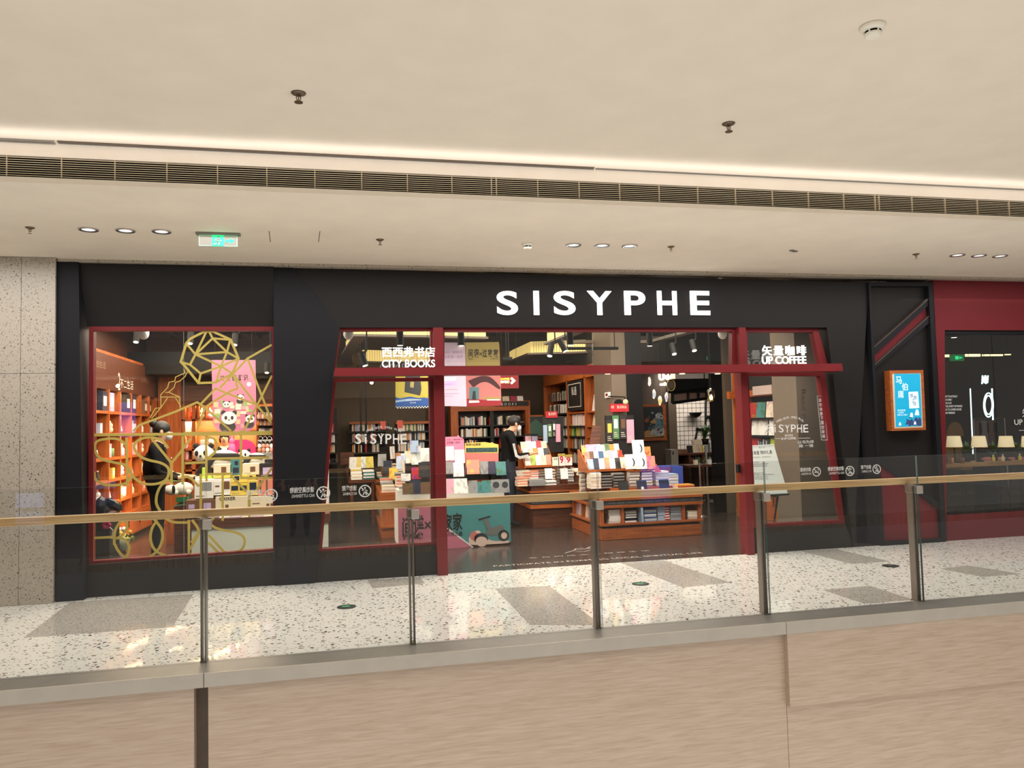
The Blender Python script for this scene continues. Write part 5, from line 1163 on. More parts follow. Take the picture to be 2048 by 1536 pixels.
flat(a, [(889, 761), (912, 761), (912, 754), (889, 754)], Yp-.002, M_paper, 'caption_field', .002); flat(a, [(889, 774), (913, 771), (913, 762), (889, 765)], Yp-.002, mat('print_violet', (196, 160, 206), .6), 'violet_field', .002)
for k, (y, x1) in enumerate(((768, 908), (779, 916), (787, 918), (792, 906))): flat(a, [(889, y+1), (x1, y+.4), (x1, y-.4), (889, y)], Yp-.004, M_ll, 'print_line', .001)
Yp = 9.9; M_yel = mat('poster_gold', (172, 152, 84), .6)
a = root('hanging_poster', 'yellow and salmon hanging poster with black Chinese title and red foot', 'poster', P(966, 813, Yp))
flat(a, [(933, 812), (1003, 810), (999, 690), (931, 690)], Yp, M_sal, 'sheet'); flat(a, [(932, 738), (1000, 736), (998, 684), (931, 685)], Yp-.003, M_yel, 'yellow_field', .003); hangers(a, (936, 994), 684, Yp)
flat(a, [(934, 813), (1003, 811), (1002, 800), (972, 800), (934, 797)], Yp-.003, mat('poster_red', (160, 30, 40), .6), 'red_foot', .003)
for zh, x0, x1 in (('间', 937, 946), ('谍', 948, 958), ('过', 965, 974), ('家', 976, 985), ('家', 987, 997)): textpx(zh, 'letters', M_text, x0, 698, x1, 715, Yp-.005, a, depth=0, bold=.025)
MB().strip([P(959, 705, Yp-.006), P(964, 711, Yp-.006)], .008, (0, -1, 0), .001).strip([P(964, 705, Yp-.006), P(959, 711, Yp-.006)], .008, (0, -1, 0), .001).build('cross', M_text, a)
textpx('漫画官方', 'print', M_text, 937, 716, 947, 720, Yp-.005, a, depth=0); textpx('远藤达哉', 'print', M_text, 981, 716, 997, 719, Yp-.005, a, depth=0)
flat(a, [(938, 799), (958, 798), (958, 775), (939, 774)], Yp-.004, mat('cover_teal', (88, 128, 132), .6), 'small_cover', .002); flat(a, [(944, 799), (952, 799), (951, 782), (946, 782)], Yp-.006, MP_d, 'small_figure', .002)
flat(a, [(965, 798), (1001, 798), (1001, 794), (968, 794)], Yp-.004, M_yel, 'yellow_chain', .002)
flat(a, [(938, 806), (959, 805), (958, 801), (938, 801)], Yp-.006, M_paper, 'caption', .001); flat(a, [(974, 801), (1000, 801), (1000, 798.5), (974, 798.5)], Yp-.006, M_paper, 'caption', .001)
flat(a, curve([(936, 762), (950, 756), (964, 752), (980, 754), (992, 764), (1001, 775), (997, 778), (982, 768), (972, 764), (960, 766), (948, 774), (944, 772)]), Yp-.004, mat('ribbon_dark', (70, 30, 36), .6), 'ribbon_print', .002)
Yp = 9.3
a = root('hanging_poster', 'yellow and blue hanging poster with checkered hem in the left portal window', 'poster', P(826, 816, Yp))
flat(a, [(791, 813), (860, 812), (860, 745), (791, 746)], Yp, mat('poster_lemon', (188, 168, 62), .6), 'sheet'); hangers(a, (795, 856), 745, Yp)
flat(a, [(791, 813), (860, 812), (860, 797), (848, 795), (836, 796), (820, 793), (800, 797), (791, 794)], Yp-.003, mat('wave_blue', (44, 84, 150), .6), 'wave_print', .002)
flat(a, [(791, 801), (805, 799), (820, 797), (845, 799), (820, 802), (805, 803), (791, 805)], Yp-.005, mat('wave_pale', (150, 176, 200), .6), 'wave_crest', .001)
flat(a, [(809, 784), (840, 791), (843, 779), (840, 752), (811, 752)], Yp-.003, MP_d, 'book_print', .002); flat(a, [(820, 774), (827, 776), (829, 756), (821, 757)], Yp-.005, M_yel, 'book_mark', .001)
textpx('新书上市 重磅推荐', 'print', M_paper, 812, 799, 843, 801.5, Yp-.006, a, depth=0); textpx('现货 发售', 'print', M_paper, 820, 804, 832, 807, Yp-.006, a, depth=0)
m = MB(); w2_ = 69/24
for i in range(24):
    for j in range(2):
        x = 791+w2_*i; y = 817-2.6*j-(.3 if i else 0)
        if (i+j) % 2 == 0: m.prism([P(x, y, Yp-.002), P(x+w2_, y, Yp-.002), P(x+w2_, y-2.6, Yp-.002), P(x, y-2.6, Yp-.002)], (0, .002, 0))
flat(a, [(791, 817), (860, 816), (860, 811.5), (791, 812.5)], Yp, M_paper, 'hem'); m.build('checker_print', M_text, a)
# red direction board to the coffee area
a = root('direction_sign', 'dark red hanging direction board with glowing coffee lettering and chevron', 'sign', P(1018, 776, 11.4))
p, q = P(1000, 777, 11.4), P(1037, 750, 11.4); B('board', M_red, p.x, 11.4, p.z, q.x, 11.48, q.z, a); hangers(a, (1004, 1033), 750, 11.44)
textpx('COFFEE', 'letters', mat('letters_amber', (255, 190, 60), .5, emit=1.5), 1001, 756, 1019, 760, 11.395, a, depth=.004, bold=.03); textpx('咖啡馆', 'letters', mat('letters_warm', (255, 232, 190), .5, emit=1.5), 1001, 761, 1019, 767, 11.395, a, depth=.004, bold=.03)
MB().strip([P(1022, 756, 11.394), P(1028, 761.5, 11.394), P(1022, 767, 11.394)], .035, (0, -1, 0), .004).build('chevron', _M['letters_warm'], a)
# ================================================================ long book table inside the left portal window
wx0, wy0, wx1, wy1 = .52, 11.55, 1.9, 14.6
zw1, zw2, zw3 = zof(776, 1052, wy0), zof(776, 1010, wy0), zof(776, 985, wy0)
r = root('book_table', 'long wood-banded book table seen through the window left of the entrance', 'table', ((wx0+wx1)/2, (wy0+wy1)/2, 0))
B('plinth', M_orangeH, wx0, wy0, 0, wx1, wy1, zw1-.03, r); B('shelf_board', M_orangeH, wx0-.02, wy0-.02, zw1-.03, wx1, wy1, zw1, r); B('core', M_shelfb, wx0+.22, wy0+.2, zw1, wx1, wy1, zw2, r)
B('top', M_orangeH, wx0-.02, wy0-.02, zw2, wx1, wy1, zw3, r)
for k in (0, 4): B('divider', M_orange, wx0, wy0+.02+k*.74, zw1, wx0+.22, wy0+.06+k*.74, zw2, r)
for k in range(16):
    c_ = ['white', 'grey', 'teal', 'cream', 'brown', 'white', 'pale blue', 'black'][k % 8]
    book((wx0+.04, wy0+.14+k*.145, zw1+.002), .12, .19, .026, c_, '%s book, %s from front, side shelf of the long window table' % (c_, ORD[k]), 'books in the side shelf of the long window table', -PI/2, -.08)
for k in range(6):
    c_ = ['brown', 'cream', 'grey', 'white', 'teal', 'cream'][k]; book((wx0+.32+k*.075, wy0+.05, zw1+.002), .14, .20, .05, c_, '%s spine, %s from left, end shelf of the long window table' % (c_, ORD[k]), 'books in the end shelf of the long window table', 0, 0, spine=True)
g = 'stacks along the long window table'
cc = [['white', 'cream'], ['grey', 'white'], ['salmon', 'white'], ['teal', 'white'], ['cream', 'brown'], ['grey', 'black'], ['white', 'yellow'], ['red', 'cream'], ['white', 'grey'], ['brown', 'cream']]
for k in range(10):
    nst(wx0+.11, wy0+.05+k*.27, zw3, .19, .22, [4, 5, 7, 7, 6, 6, 7, 8, 7, 6][k], .023, cc[k], '%s stack from front, left edge of long window table' % ORD[k], g)
for k in range(7):
    nst(wx0+.32+.0*k, wy0+.12+k*.30, zw3, .18, .22, [9, 11, 10, 12, 13, 12, 14][k], .023, cc[(k*3+2) % 10], '%s stack from front, second line of long window table' % ORD[k], 'second line of stacks on the long window table')
for k in range(5):
    c_ = ['pale blue', 'white', 'cream', 'orange', 'white'][k]; book((wx0+.34+.09*k, wy0+.75+.25*k, zw3+.30+.03*k), .14, .21, .03, c_, '%s book, %s of five leaning on the second line of stacks, long window table' % (c_, ORD[k]), 'books leaning on the second line of stacks', -.3+.15*k, -.25)
B('display_block', M_dwood, wx0+.42, wy0+.35, zw3, wx1-.1, wy1-.3, zw3+.22, r)
rk = random.Random(5)
cols = ['cream', 'white', 'brown', 'grey', 'white', 'yellow', 'cream', 'pale blue', 'orange', 'white', 'navy', 'salmon']
for row in range(4):
    for k in range(6):
        c_ = cols[(row*5+k) % 12]; x = wx0+.30+k*.20-.07*row; y = wy0+.35+row*.42
        book((x, y, zw3+.01+.10*row+.12*(k % 2)), .14, .21, .03, c_, '%s book, %s from left, %s propped row of the long window table' % (c_, ORD[k], ORD[row]), 'propped books on the long window table', rk.uniform(-.5, .35), rk.uniform(-.35, -.05), spine=rk.random() < .4)
    B('step', M_dwood, wx0+.24-.05*row, wy0+.30+row*.42, zw3, wx1-.25, wy0+.70+row*.42, zw3+.01+.10*row-.002 if row else zw3+.008, r)
# dark menu board easel on that table
r = root('book_table', 'small low book table at the back left of the portal window, piled with books', 'table', (.45, 13.6, 0))
vx0, vy0 = .06, 13.0
B('top', M_dwood, vx0, vy0, .72, .50, vy0+1.3, .77, r)
for x in (vx0+.05, .45):
    for y in (vy0+.05, vy0+1.25): B('leg', M_dwood, x-.025, y-.025, 0, x+.025, y+.025, .72, r)
for k in range(6): nst(vx0+.13+.2*(k % 2), vy0+.04+.42*(k//2), .771, .18, .24, 5+k % 3, .024, cc[(k*3) % 10], '%s pile from the front on the small rear table' % ORD[k], 'piles on the small rear table')
for k in range(5):
    c_ = cols[(k*4+1) % 12]; book((vx0+.08+.075*k, vy0+.85, .92), .13, .20, .03, c_, '%s book, %s from left, propped on the small rear table' % (c_, ORD[k]), 'propped books on the small rear table', .1*k-.2, -.2)
a = root('menu_board', 'dark brown menu board standing at the far end of the long window table', 'board', P(693, 930, 14.3)); p, q = P(681, 930, 14.3), P(708, 904, 14.3); B('board', M_dwood, p.x, 14.3, p.z, q.x, 14.33, q.z, a); B('leg', M_dwood, (p.x+q.x)/2-.02, 14.33, 0, (p.x+q.x)/2+.02, 14.37, p.z+.1, a)
# shelving at the back seen through that window
a = root('bookcase', 'low black bookcase with orange top board at the rear, behind the left portal window', 'bookcase', (P(735, 950, 16.4).x, 16.6, 0))
p, q = P(700, 940, 16.3), P(772, 842, 16.3); B('carcass', M_shelfb, p.x, 16.6, 0, q.x, 16.7, q.z, a); B('top_board', M_orangeH, p.x, 16.3, q.z-.05, q.x, 16.7, q.z, a)
for py in (862, 884, 905): zz = zof(730, py, 16.3); B('shelf', M_shelfb, p.x, 16.3, zz-.03, q.x, 16.6, zz, a); loose_row(p.x+.05, q.x-.1, 16.36, zz, .19, .18)
a = root('bookcase', 'orange-topped bookcase left of the left red post at the rear', 'bookcase', (P(830, 950, 15.8).x, 16, 0))
p, q = P(793, 940, 15.8), P(858, 842, 15.8); B('carcass', M_shelfb, p.x, 16.1, 0, q.x, 16.2, q.z, a); B('top_board', M_orangeH, p.x, 15.8, q.z-.05, q.x, 16.2, q.z, a); B('side', M_orange, q.x, 15.8, 0, q.x+.1, 16.2, q.z+.3, a)
for py in (862, 880, 902): zz = zof(830, py, 15.8); B('shelf', M_shelfb, p.x, 15.8, zz-.03, q.x, 16.1, zz, a); loose_row(p.x+.05, q.x-.05, 15.86, zz, .2, .18)
a = root('bookcase', 'slim dark bookcase at the far left of the portal window', 'bookcase', (P(664, 950, 15.5).x, 15.7, 0))
p, q = P(655, 940, 15.5), P(673, 815, 15.5); B('carcass', M_shelfb, p.x, 15.8, 0, q.x, 15.9, q.z, a)
for py in (865, 885, 905, 925): zz = zof(664, py, 15.5); B('shelf', M_shelfb, p.x, 15.5, zz-.03, q.x, 15.8, zz, a); loose_row(p.x+.02, q.x-.02, 15.56, zz, .2, .18)
for px, y0, y1 in ((722, 782, 868), (733, 782, 880)):
    q = P(px, y1, 12.8); a = root('hanging_rod', 'thin black rod hanging from the ceiling in the portal window, %s one' % ('left' if px == 722 else 'right'), 'rod', q); MB().cyl(q, V((q.x, q.y, 3.62)), .014, n=8).build('rod', M_blackm, a); MB().cyl(q, q+V((0, 0, .12)), .022, n=8).build('sleeve', M_blackm, a)
for px, py, t in ((766, 849, 'left'), (800, 847, 'right')): q = P(px, py, 14.5); a = root('price_tag', 'small red hanging price tag in the portal window, %s of two' % t, 'tag', q, 'red price tags'); MB().box(q.x-.05, 14.5, q.z-.09, q.x+.05, 14.504, q.z+.06).build('card', mat('tag_red', (190, 84, 70), .6), a); MB().cyl(q+V((0, 0, .06)), V((q.x, 14.5, 3.6)), .002, n=4).build('cord', M_blackm, a)
# ================================================================ BAY WINDOW ROOM
XS = -3.25
ysh0, ysh1 = 9.6, 14.8
def zsx(px, py): return PXX(px, py, XS).z
zhead1, zhead0 = PXX(230, 713, XS).z, PXX(230, 781, XS).z
r = root('display_shelf', 'long orange wood display shelving along the left wall of the bay room, lettered header', 'shelving', (XS-.15, 12.2, 0))
hd_ = B('header', M_dwood, XS-.02, ysh0, zhead0, XL+.005, ysh1, zhead1, r); B('cornice', M_orange, XS-.05, ysh0, zhead1, XL+.005, ysh1, zhead1+.05, r)
B('back', M_orange, XL+.005, ysh0, 0, XL+.02, ysh1, zhead0, r)
zsv = [zsx(230, y) for y in (823, 866, 914, 957, 1001)]
zcab = zsx(262, 1022)
for z in zsv: B('shelf', M_orange, XS, ysh0, z-.04, XL+.02, ysh1, z, r)
B('cabinet', M_orange, XS+.02, ysh0, .06, XL+.02, ysh1, zcab, r); B('kick', M_shelfb, XS, ysh0, 0, XL+.02, ysh1, .06, r)
for k in range(8): B('pull', M_blackm, XS+.035, ysh0+.56+k*.65, zcab-.22, XS+.045, ysh0+.575+k*.65, zcab-.1, B('door', M_orange, XS+.02, ysh0+.02+k*.65, .08, XS+.035, ysh0+.64+k*.65, zcab-.04, r))
ydv = [PXX(px, 850, XS).y for px in (191, 218, 241, 263, 282, 299, 314)]
for y in ydv: B('upright', M_orange, XS+.005, y-.018, zcab, XL+.02, y+.018, zhead0, r)
def xtext(s, name, m, ya, yb, z, h, X, par): text(s, name, m, (X, ya, z), (0, yb-ya, 0), (0, 0, h), par, depth=0, n=(1, 0, 0))
M_hl = mat('header_letters', (150, 120, 96), .5)
xtext('文创生活', 'letters', M_hl, PXX(189, 720, XS).y, PXX(214, 730, XS).y, zhead0+.28, .10, XS-.018, hd_); xtext('LIVING', 'letters', M_hl, PXX(285, 760, XS).y, PXX(300, 764, XS).y, zhead0+.22, .08, XS-.018, hd_)
xtext('不二生活', 'letters', M_pages, PXX(243, 750, XS).y, PXX(269, 762, XS).y, zhead0+.06, .14, XS-.018, hd_)
xtext('2', 'numeral', M_pages, PXX(239, 750, XS).y, PXX(243, 750, XS).y, zhead0+.02, .26, XS-.018, hd_)
# LED strips under each shelf: real small lamps hidden in the shelf fronts
lamp('shelf_led', 'AREA', (XS-.04, 12.6, zhead0-.02), 34, (1, .66, .34), (.05, 4.2), (-.35, 0, -1))
for z in zsv[:4]: lamp('shelf_led', 'AREA', (XS-.04, 12.6, z-.05), 30, (1, .66, .36), (.05, 4.2), (-.35, 0, -1))
# small goods on the shelves
M_goods = {k: mat('goods_'+k.replace(' ', '_'), v, .5) for k, v in COLN.items()}
def goods(kind, c, s, col, label, group):
    """c: base centre, s: size; every one a thing"""
    c = V(c); m = M_goods[col]; m2 = M_goods['white' if col != 'white' else 'pink']
    if kind == 'box':
        o = root('gift_box', label, 'box', c, group); MB().box(c.x-s*.35, c.y-s*.4, c.z, c.x+s*.35, c.y+s*.4, c.z+s).build('carton', m, o); MB().box(c.x+s*.35, c.y-s*.25, c.z+s*.25, c.x+s*.36, c.y+s*.25, c.z+s*.75).build('label', m2, o)
    elif kind == 'figurine':
        o = root('figurine', label, 'figurine', c, group); b = MB().ball(c+V((0, 0, s*.33)), s*.33, 10, 0, (.9, .9, 1)).ball(c+V((0, 0, s*.75)), s*.27, 10); b.build('body', m, o, True)
        e = MB()
        for a in (-1, 1): e.ball(c+V((0, a*s*.14, s*1.05)), s*.10, 8, 0, (.6, .8, 1.7))
        e.build('ears', m2, o, True)
    elif kind == 'mug':
        o = root('mug', label, 'mug', c, group); MB().lathe([(s*.28, 0), (s*.36, s*.1), (s*.36, s*.8), (s*.31, s*.8), (s*.29, s*.15), (.001, s*.12)], c, 14).build('cup', m, o, True); MB().tube([c+V((0, s*.34, s*.65)), c+V((0, s*.56, s*.55)), c+V((0, s*.56, s*.3)), c+V((0, s*.34, s*.2))], s*.05, 6).build('handle', m, o)
    elif kind == 'frame':
        o = root('picture_card', label, 'card', c, group); Mx = Matrix.Translation(c) @ Matrix.Rotation(-.2, 4, 'Y'); MB().box(-.01, -s*.4, 0, .01, s*.4, s, 0, Mx).build('card', m, o); MB().box(.01, -s*.28, s*.2, .012, s*.28, s*.8, 0, Mx).build('print', m2, o)
    else:
        o = root('bottle', label, 'bottle', c, group); MB().lathe([(s*.22, 0), (s*.24, s*.1), (s*.24, s*.55), (s*.10, s*.75), (s*.10, s*.9)], c, 12).build('glass_body', m, o, True); MB().lathe([(s*.11, s*.88), (s*.11, s)], c, 12).build('cap', m2, o)
    return o
rg_ = random.Random(21)
rown = ['top', 'second', 'third', 'fourth', 'fifth', 'lowest']
zr_ = [zsv[0], zsv[1], zsv[2], zsv[3], zsv[4]]
kinds = ['box', 'figurine', 'frame', 'mug', 'bottle']
pals = [['black', 'navy', 'lilac', 'pale blue', 'brown'], ['white', 'blue', 'pale blue', 'lilac', 'cream'], ['green', 'white', 'lilac', 'black', 'pink'], ['white', 'yellow', 'cream', 'lilac', 'black'], ['white', 'cream', 'pink', 'salmon', 'white']]
for j in range(5):
    for i in range(6):
        y0, y1 = ydv[i], ydv[i+1]
        for k in range(2):
            kd = kinds[(i+j*2+k*3) % 5] if j else ['frame', 'box'][(i+k) % 2]
            col = pals[j][(i*2+k+j) % 5]; yy = y0+(y1-y0)*(.3+.42*k); s = (.26 if j == 0 else .17)*rg_.uniform(.8, 1.15)
            nm = {'box': 'box', 'figurine': 'eared figurine', 'frame': 'picture card', 'mug': 'mug', 'bottle': 'bottle'}[kd]
            goods(kd, (XS-.10, yy, zr_[j]+.001), s, col, '%s %s, %s one, %s compartment, %s row, left wall shelving' % (col, nm, ('nearer', 'farther')[k], ORD[i], rown[j]), 'goods on the left wall shelving')
# ---- rear wall of the bay: wood panel, then lit shelves
YR = 14.75
p, q = P(316, 1000, YR), P(362, 752, YR); struct(B('trim_8', M_orange, p.x, YR, 0, q.x, YR+.3, q.z))
a = root('display_shelf', 'lit orange shelving on the rear wall of the bay room, behind the boxes', 'shelving', (P(450, 950, YR).x, YR+.2, 0))
xs0, xs1 = P(362, 900, YR).x, P(549, 900, YR).x
B('back', M_orangeH, xs0, YR+.27, 0, xs1, YR+.30, P(450, 806, YR).z, a); B('header', M_dwood, xs0, YR-.02, P(450, 808, YR).z, xs1, YR+.3, P(450, 770, YR).z, a)
for px in (363, 384, 513): x = P(px, 900, YR).x; B('upright', M_orange, x, YR, 0, x+.06, YR+.28, P(px, 808, YR).z, a)
for px in (396, 411): x = P(px, 825, YR).x; B('divider', M_orange, x-.015, YR, P(400, 837, YR).z, x+.015, YR+.28, P(400, 810, YR).z, a)
zq = [P(450, y, YR).z for y in (837, 862, 896, 917, 937)]
for z in zq: B('shelf', M_orangeH, xs0, YR, z-.03, xs1, YR+.28, z, a)
lamp('shelf_led', 'AREA', ((xs0+xs1)/2, YR+.03, P(450, 809, YR).z-.02), 26, (1, .66, .34), (1.5, .05), (0, .35, -1))
lamp('shelf_led', 'AREA', ((xs0+xs1)/2, YR+.03, zq[0]-.05), 32, (1, .68, .36), (1.5, .05), (0, .45, -1)); lamp('shelf_led', 'AREA', ((xs0+xs1)/2, YR+.03, zq[1]-.05), 26, (1, .70, .40), (1.5, .05), (0, .45, -1))
g = 'goods on the rear bay shelves'
for px, zi, kd, col, s, t in ((384, 0, 'figurine', 'red', .17, 'red toy in the left small box'), (402, 0, 'figurine', 'cream', .17, 'cream toy in the right small box'), (418, 0, 'figurine', 'pink', .17, 'pink toy beside the pink poster'), (366, 1, 'frame', 'black', .22, 'dark card on the narrow left column'), (374, 1, 'box', 'white', .2, 'white box on the narrow left column'),
                          (391, 2, 'frame', 'brown', .2, 'brown card with a face'), (406, 2, 'box', 'grey', .16, 'grey box'), (420, 2, 'figurine', 'white', .17, 'white eared toy'), (388, 3, 'mug', 'cream', .12, 'cream mug'), (368, 2, 'bottle', 'lilac', .2, 'lilac bottle in the narrow column'), (369, 3, 'box', 'pink', .15, 'pink box in the narrow column'), (384, 4, 'figurine', 'pink', .14, 'pink toy low on the shelves'), (398, 3, 'box', 'red', .1, 'red box')):
    goods(kd, (P(px, 900, YR).x, YR+.12, zq[zi]+.001), s, col, t+' of the rear bay shelving', g)
for k in range(14):
    px = 518+2*(k % 7)*2; row = k//7; p = P(px, 838+13*row, YR-.1)
    goods('bottle', (p.x, YR-.12, p.z), .12, ['cream', 'salmon', 'white', 'orange'][k % 4], '%s trinket, %s from left, %s row of the dark bay rack' % (['cream', 'salmon', 'white', 'orange'][k % 4], ORD[k % 7], ('upper', 'lower')[row]), 'trinkets on the dark rack')
a = root('display_rack', 'dark rack of trinkets and magazines at the right edge of the bay window', 'display rack', (P(532, 900, YR-.1).x, YR-.15, 0)); p, q = P(515, 870, YR-.2), P(549, 812, YR-.2); B('frame', M_shelfb, p.x, YR-.06, 0, q.x, YR-.02, q.z, a)
for py in (838, 851, 868): zz = P(530, py, YR-.1).z; B('shelf', M_shelfb, p.x, YR-.24, zz-.012, q.x, YR-.06, zz-.001, a)
for k in range(3): p = P(523+10*k, 867, YR-.2); book((p.x, YR-.2, p.z), .10, .12, .02, ['white', 'grey', 'cream'][k], '%s magazine on the bottom shelf of the dark rack in the bay' % ['white', 'grey', 'cream'][k], 'magazines on the dark rack', 0, -.6)
# ---- hanging pink panda poster
Yp = 12.9
a = root('hanging_poster', 'pink hanging poster with round bottom, Chinese title and drawn pandas, in the bay window', 'poster', P(468, 865, Yp))
flat(a, [(426, 848), (423, 720), (511, 720), (513, 846), (506, 858), (492, 866), (448, 867), (433, 860)], Yp, mat('panda_pink', (176, 106, 134), .6), 'sheet'); hangers(a, (430, 504), 720, Yp)
for zh, x in (('滚', 440), ('滚', 452), ('奇', 464), ('游', 476), ('记', 487)): textpx(zh, 'letters', M_text, x, 749 if zh != '滚' else 751, x+9, 762, Yp-.004, a, depth=0, bold=.03)
M_pat = [mat('block_'+k, v, .6) for k, v in (('green', (120, 160, 100)), ('peach', (226, 170, 140)), ('rose', (214, 140, 150)), ('cream', (228, 210, 180)))]
rs = random.Random(9)
for k in range(30):
    x, y = 426+rs.random()*78, 800+rs.random()*50; w_, h = 5+rs.random()*9, 4+rs.random()*7
    flat(a, [(x, y+h), (x+w_, y+h), (x+w_, y), (x, y)], Yp-.0015-.0001*k, M_pat[k % 4], 'block_print', .001)
M_pw, M_pb = mat('panda_white', (222, 220, 214), .6), mat('panda_black', (44, 44, 46), .6)
def panda(cx, cy, s, body=True):
    o = Yp-.006
    if body: flat(a, circ(cx-.2*s, cy+1.15*s, 1.1*s, .8*s), o, M_pb, 'panda_body', .001)
    for e in (-1, 1): flat(a, circ(cx+e*.75*s, cy-.72*s, .32*s, .32*s, 14), o-.001, M_pb, 'panda_ear', .001)
    flat(a, circ(cx, cy, s, .85*s), o-.002, M_pw, 'panda_head', .001)
    for e in (-1, 1): flat(a, circ(cx+e*.42*s, cy-.02*s, .2*s, .28*s, 12), o-.004, M_pb, 'panda_eye', .001)
    flat(a, circ(cx, cy+.28*s, .13*s, .09*s, 10), o-.004, M_pb, 'panda_nose', .001)
panda(458, 836, 15); panda(481, 795, 6.5); panda(453, 809, 7, False); panda(500, 838, 9)
# ---- counter with boxed goods
Yc = 10.85
cx0, cx1 = P(383, 1112, Yc).x, P(657, 1096, Yc).x
zc1 = zof(450, 1037, Yc); zc0 = zof(450, 1055, Yc)
r = root('counter', 'white-fronted counter with brown top band behind the bay window', 'counter', ((cx0+cx1)/2, Yc+.4, 0))
B('front_panel', mat('counter_white', (214, 220, 206), .45), cx0, Yc, .02, cx1, Yc+.02, zc0, r); B('carcass', M_dwood, cx0-.0, Yc+.02, 0, cx1, Yc+.9, zc0, r)
B('top_band', M_dwood, cx0-.06, Yc-.02, zc0, cx1+.02, Yc+.92, zc1, r)
zt = zc1+.001
def carton(x0, y0, x1, y1, Y, col, lab, d=.22, art=None, txt=None, artc='grey'):
    p, q = P(x0, y1, Y), P(x1, y0, Y); p.z = max(p.z, zc1+.001); c = V(((p.x+q.x)/2, Y+d/2, p.z)); o = root('product_box', lab, 'box', c, 'boxed goods on the counter')
    MB().box(p.x, Y, p.z, q.x-.003, Y+d, q.z-.002).build('carton', M_goods[col], o, bevel=.003)
    w_, h = q.x-p.x, q.z-p.z
    for k, (u0, v0, u1, v1) in enumerate(art or []): MB().box(p.x+w_*u0, Y-.0015, p.z+h*v0, p.x+w_*u1, Y, p.z+h*v1).build('print', M_goods[artc], o)
    if txt: textpx(txt, 'lettering', M_text, x0+(x1-x0)*.12, y0+(y1-y0)*.08, x0+(x1-x0)*.62, y0+(y1-y0)*.24, Y-.002, o, depth=0, bold=.02)
    MB().box(p.x+w_*.08, Y-.0012, p.z+h*.10, p.x+w_*.5, Y, p.z+h*.16).build('print_line', M_goods['grey'], o)
    return o
F0 = zc1
yb = 1036
carton(371, 998, 431, yb, 11.0, 'brown', 'dark red-brown carry box at the left front of the counter', .3, [(.1, .5, .3, .75), (.6, .45, .85, .8)], None, 'lilac')
carton(431, 991, 496, yb-1, 11.0, 'cream', 'cream box with bold black lettering, bottom row of the counter', .3, [(.62, .2, .85, .3), (.3, .45, .4, .6)], 'GRIXER', 'brown')
carton(500, 991, 548, yb-2, 11.0, 'cream', 'cream box with two small pictures at the right, bottom row of the counter', .3, [(.68, .45, .80, .6), (.85, .45, .97, .6), (.1, .6, .4, .65)], None, 'brown')
carton(389, 958, 427, 998, 11.05, 'white', 'white box with dark gadget print, left of the middle row', .25, [(.3, .4, .9, .85)], None, 'grey')
carton(427, 957, 461, 991, 11.05, 'white', 'white box with triangular picture, centre of the middle row', .25, [(.6, .35, .95, .85), (.1, .5, .35, .6)], None, 'brown')
carton(461, 966, 495, 991, 11.05, 'yellow', 'yellow box with dark picture, middle row', .25, [(.05, .4, .45, .8), (.55, .4, .95, .8)], None, 'navy')
carton(495, 960, 516, 991, 11.05, 'yellow', 'yellow box with tall dark picture, middle row', .25, [(.2, .35, .85, .85)], None, 'navy')
carton(516, 955, 548, 991, 11.05, 'salmon', 'pale red striped box at the right of the middle row', .25, [(.1, .1, .2, .9), (.5, .1, .6, .9)], None, 'brown')
carton(427, 950, 461, 957, 11.1, 'yellow', 'flat yellow box under the cream box', .2)
carton(427, 928, 461, 950, 11.12, 'cream', 'cream box with small square picture, left of the top row', .2, [(.45, .2, .75, .75)], None, 'brown')
carton(462, 950, 495, 966, 11.1, 'yellow', 'wide yellow box on the middle row', .2, [(.2, .3, .5, .9)], None, 'navy')
carton(462, 917, 480, 950, 11.12, 'teal', 'blue-green slim box with calendar grid, top row', .15, [(.2, .1, .85, .45), (.4, .6, .8, .85)], None, 'navy')
carton(495, 950, 512, 960, 11.1, 'yellow', 'small yellow box on the middle row', .2, [(.2, .3, .6, .9)], None, 'navy')
carton(485, 926, 519, 950, 11.14, 'cream', 'cream box with small square picture, right of the top row', .2, [(.45, .25, .75, .7)], None, 'brown')
carton(520, 926, 548, 955, 11.12, 'black', 'dark purple box at the right of the top row', .2, [(.2, .2, .85, .7)], None, 'lilac')
carton(529, 918, 548, 926, 11.14, 'black', 'small dark purple box on top at the right edge', .15)
carton(404, 935, 413, 950, 11.2, 'lime green', 'small lime green box beside the panda toy', .08); carton(404, 950, 424, 958, 11.2, 'lime green', 'flat lime green and white box under the small lime one', .12)
for k in range(8): 
    x0 = 372+k*22; carton(x0, yb-3, x0+21, yb+.5, 10.9, 'white' if k % 2 else 'lilac', '%s flat white-lilac pack from the left along the counter front' % ORD[k], .09) if x0 < 540 else None
# rear ledge behind the boxes
B('ledge', M_white, P(390, 958, 11.35).x, 11.36, zc1, cx1, 11.72, P(450, 950, 11.4).z, r)
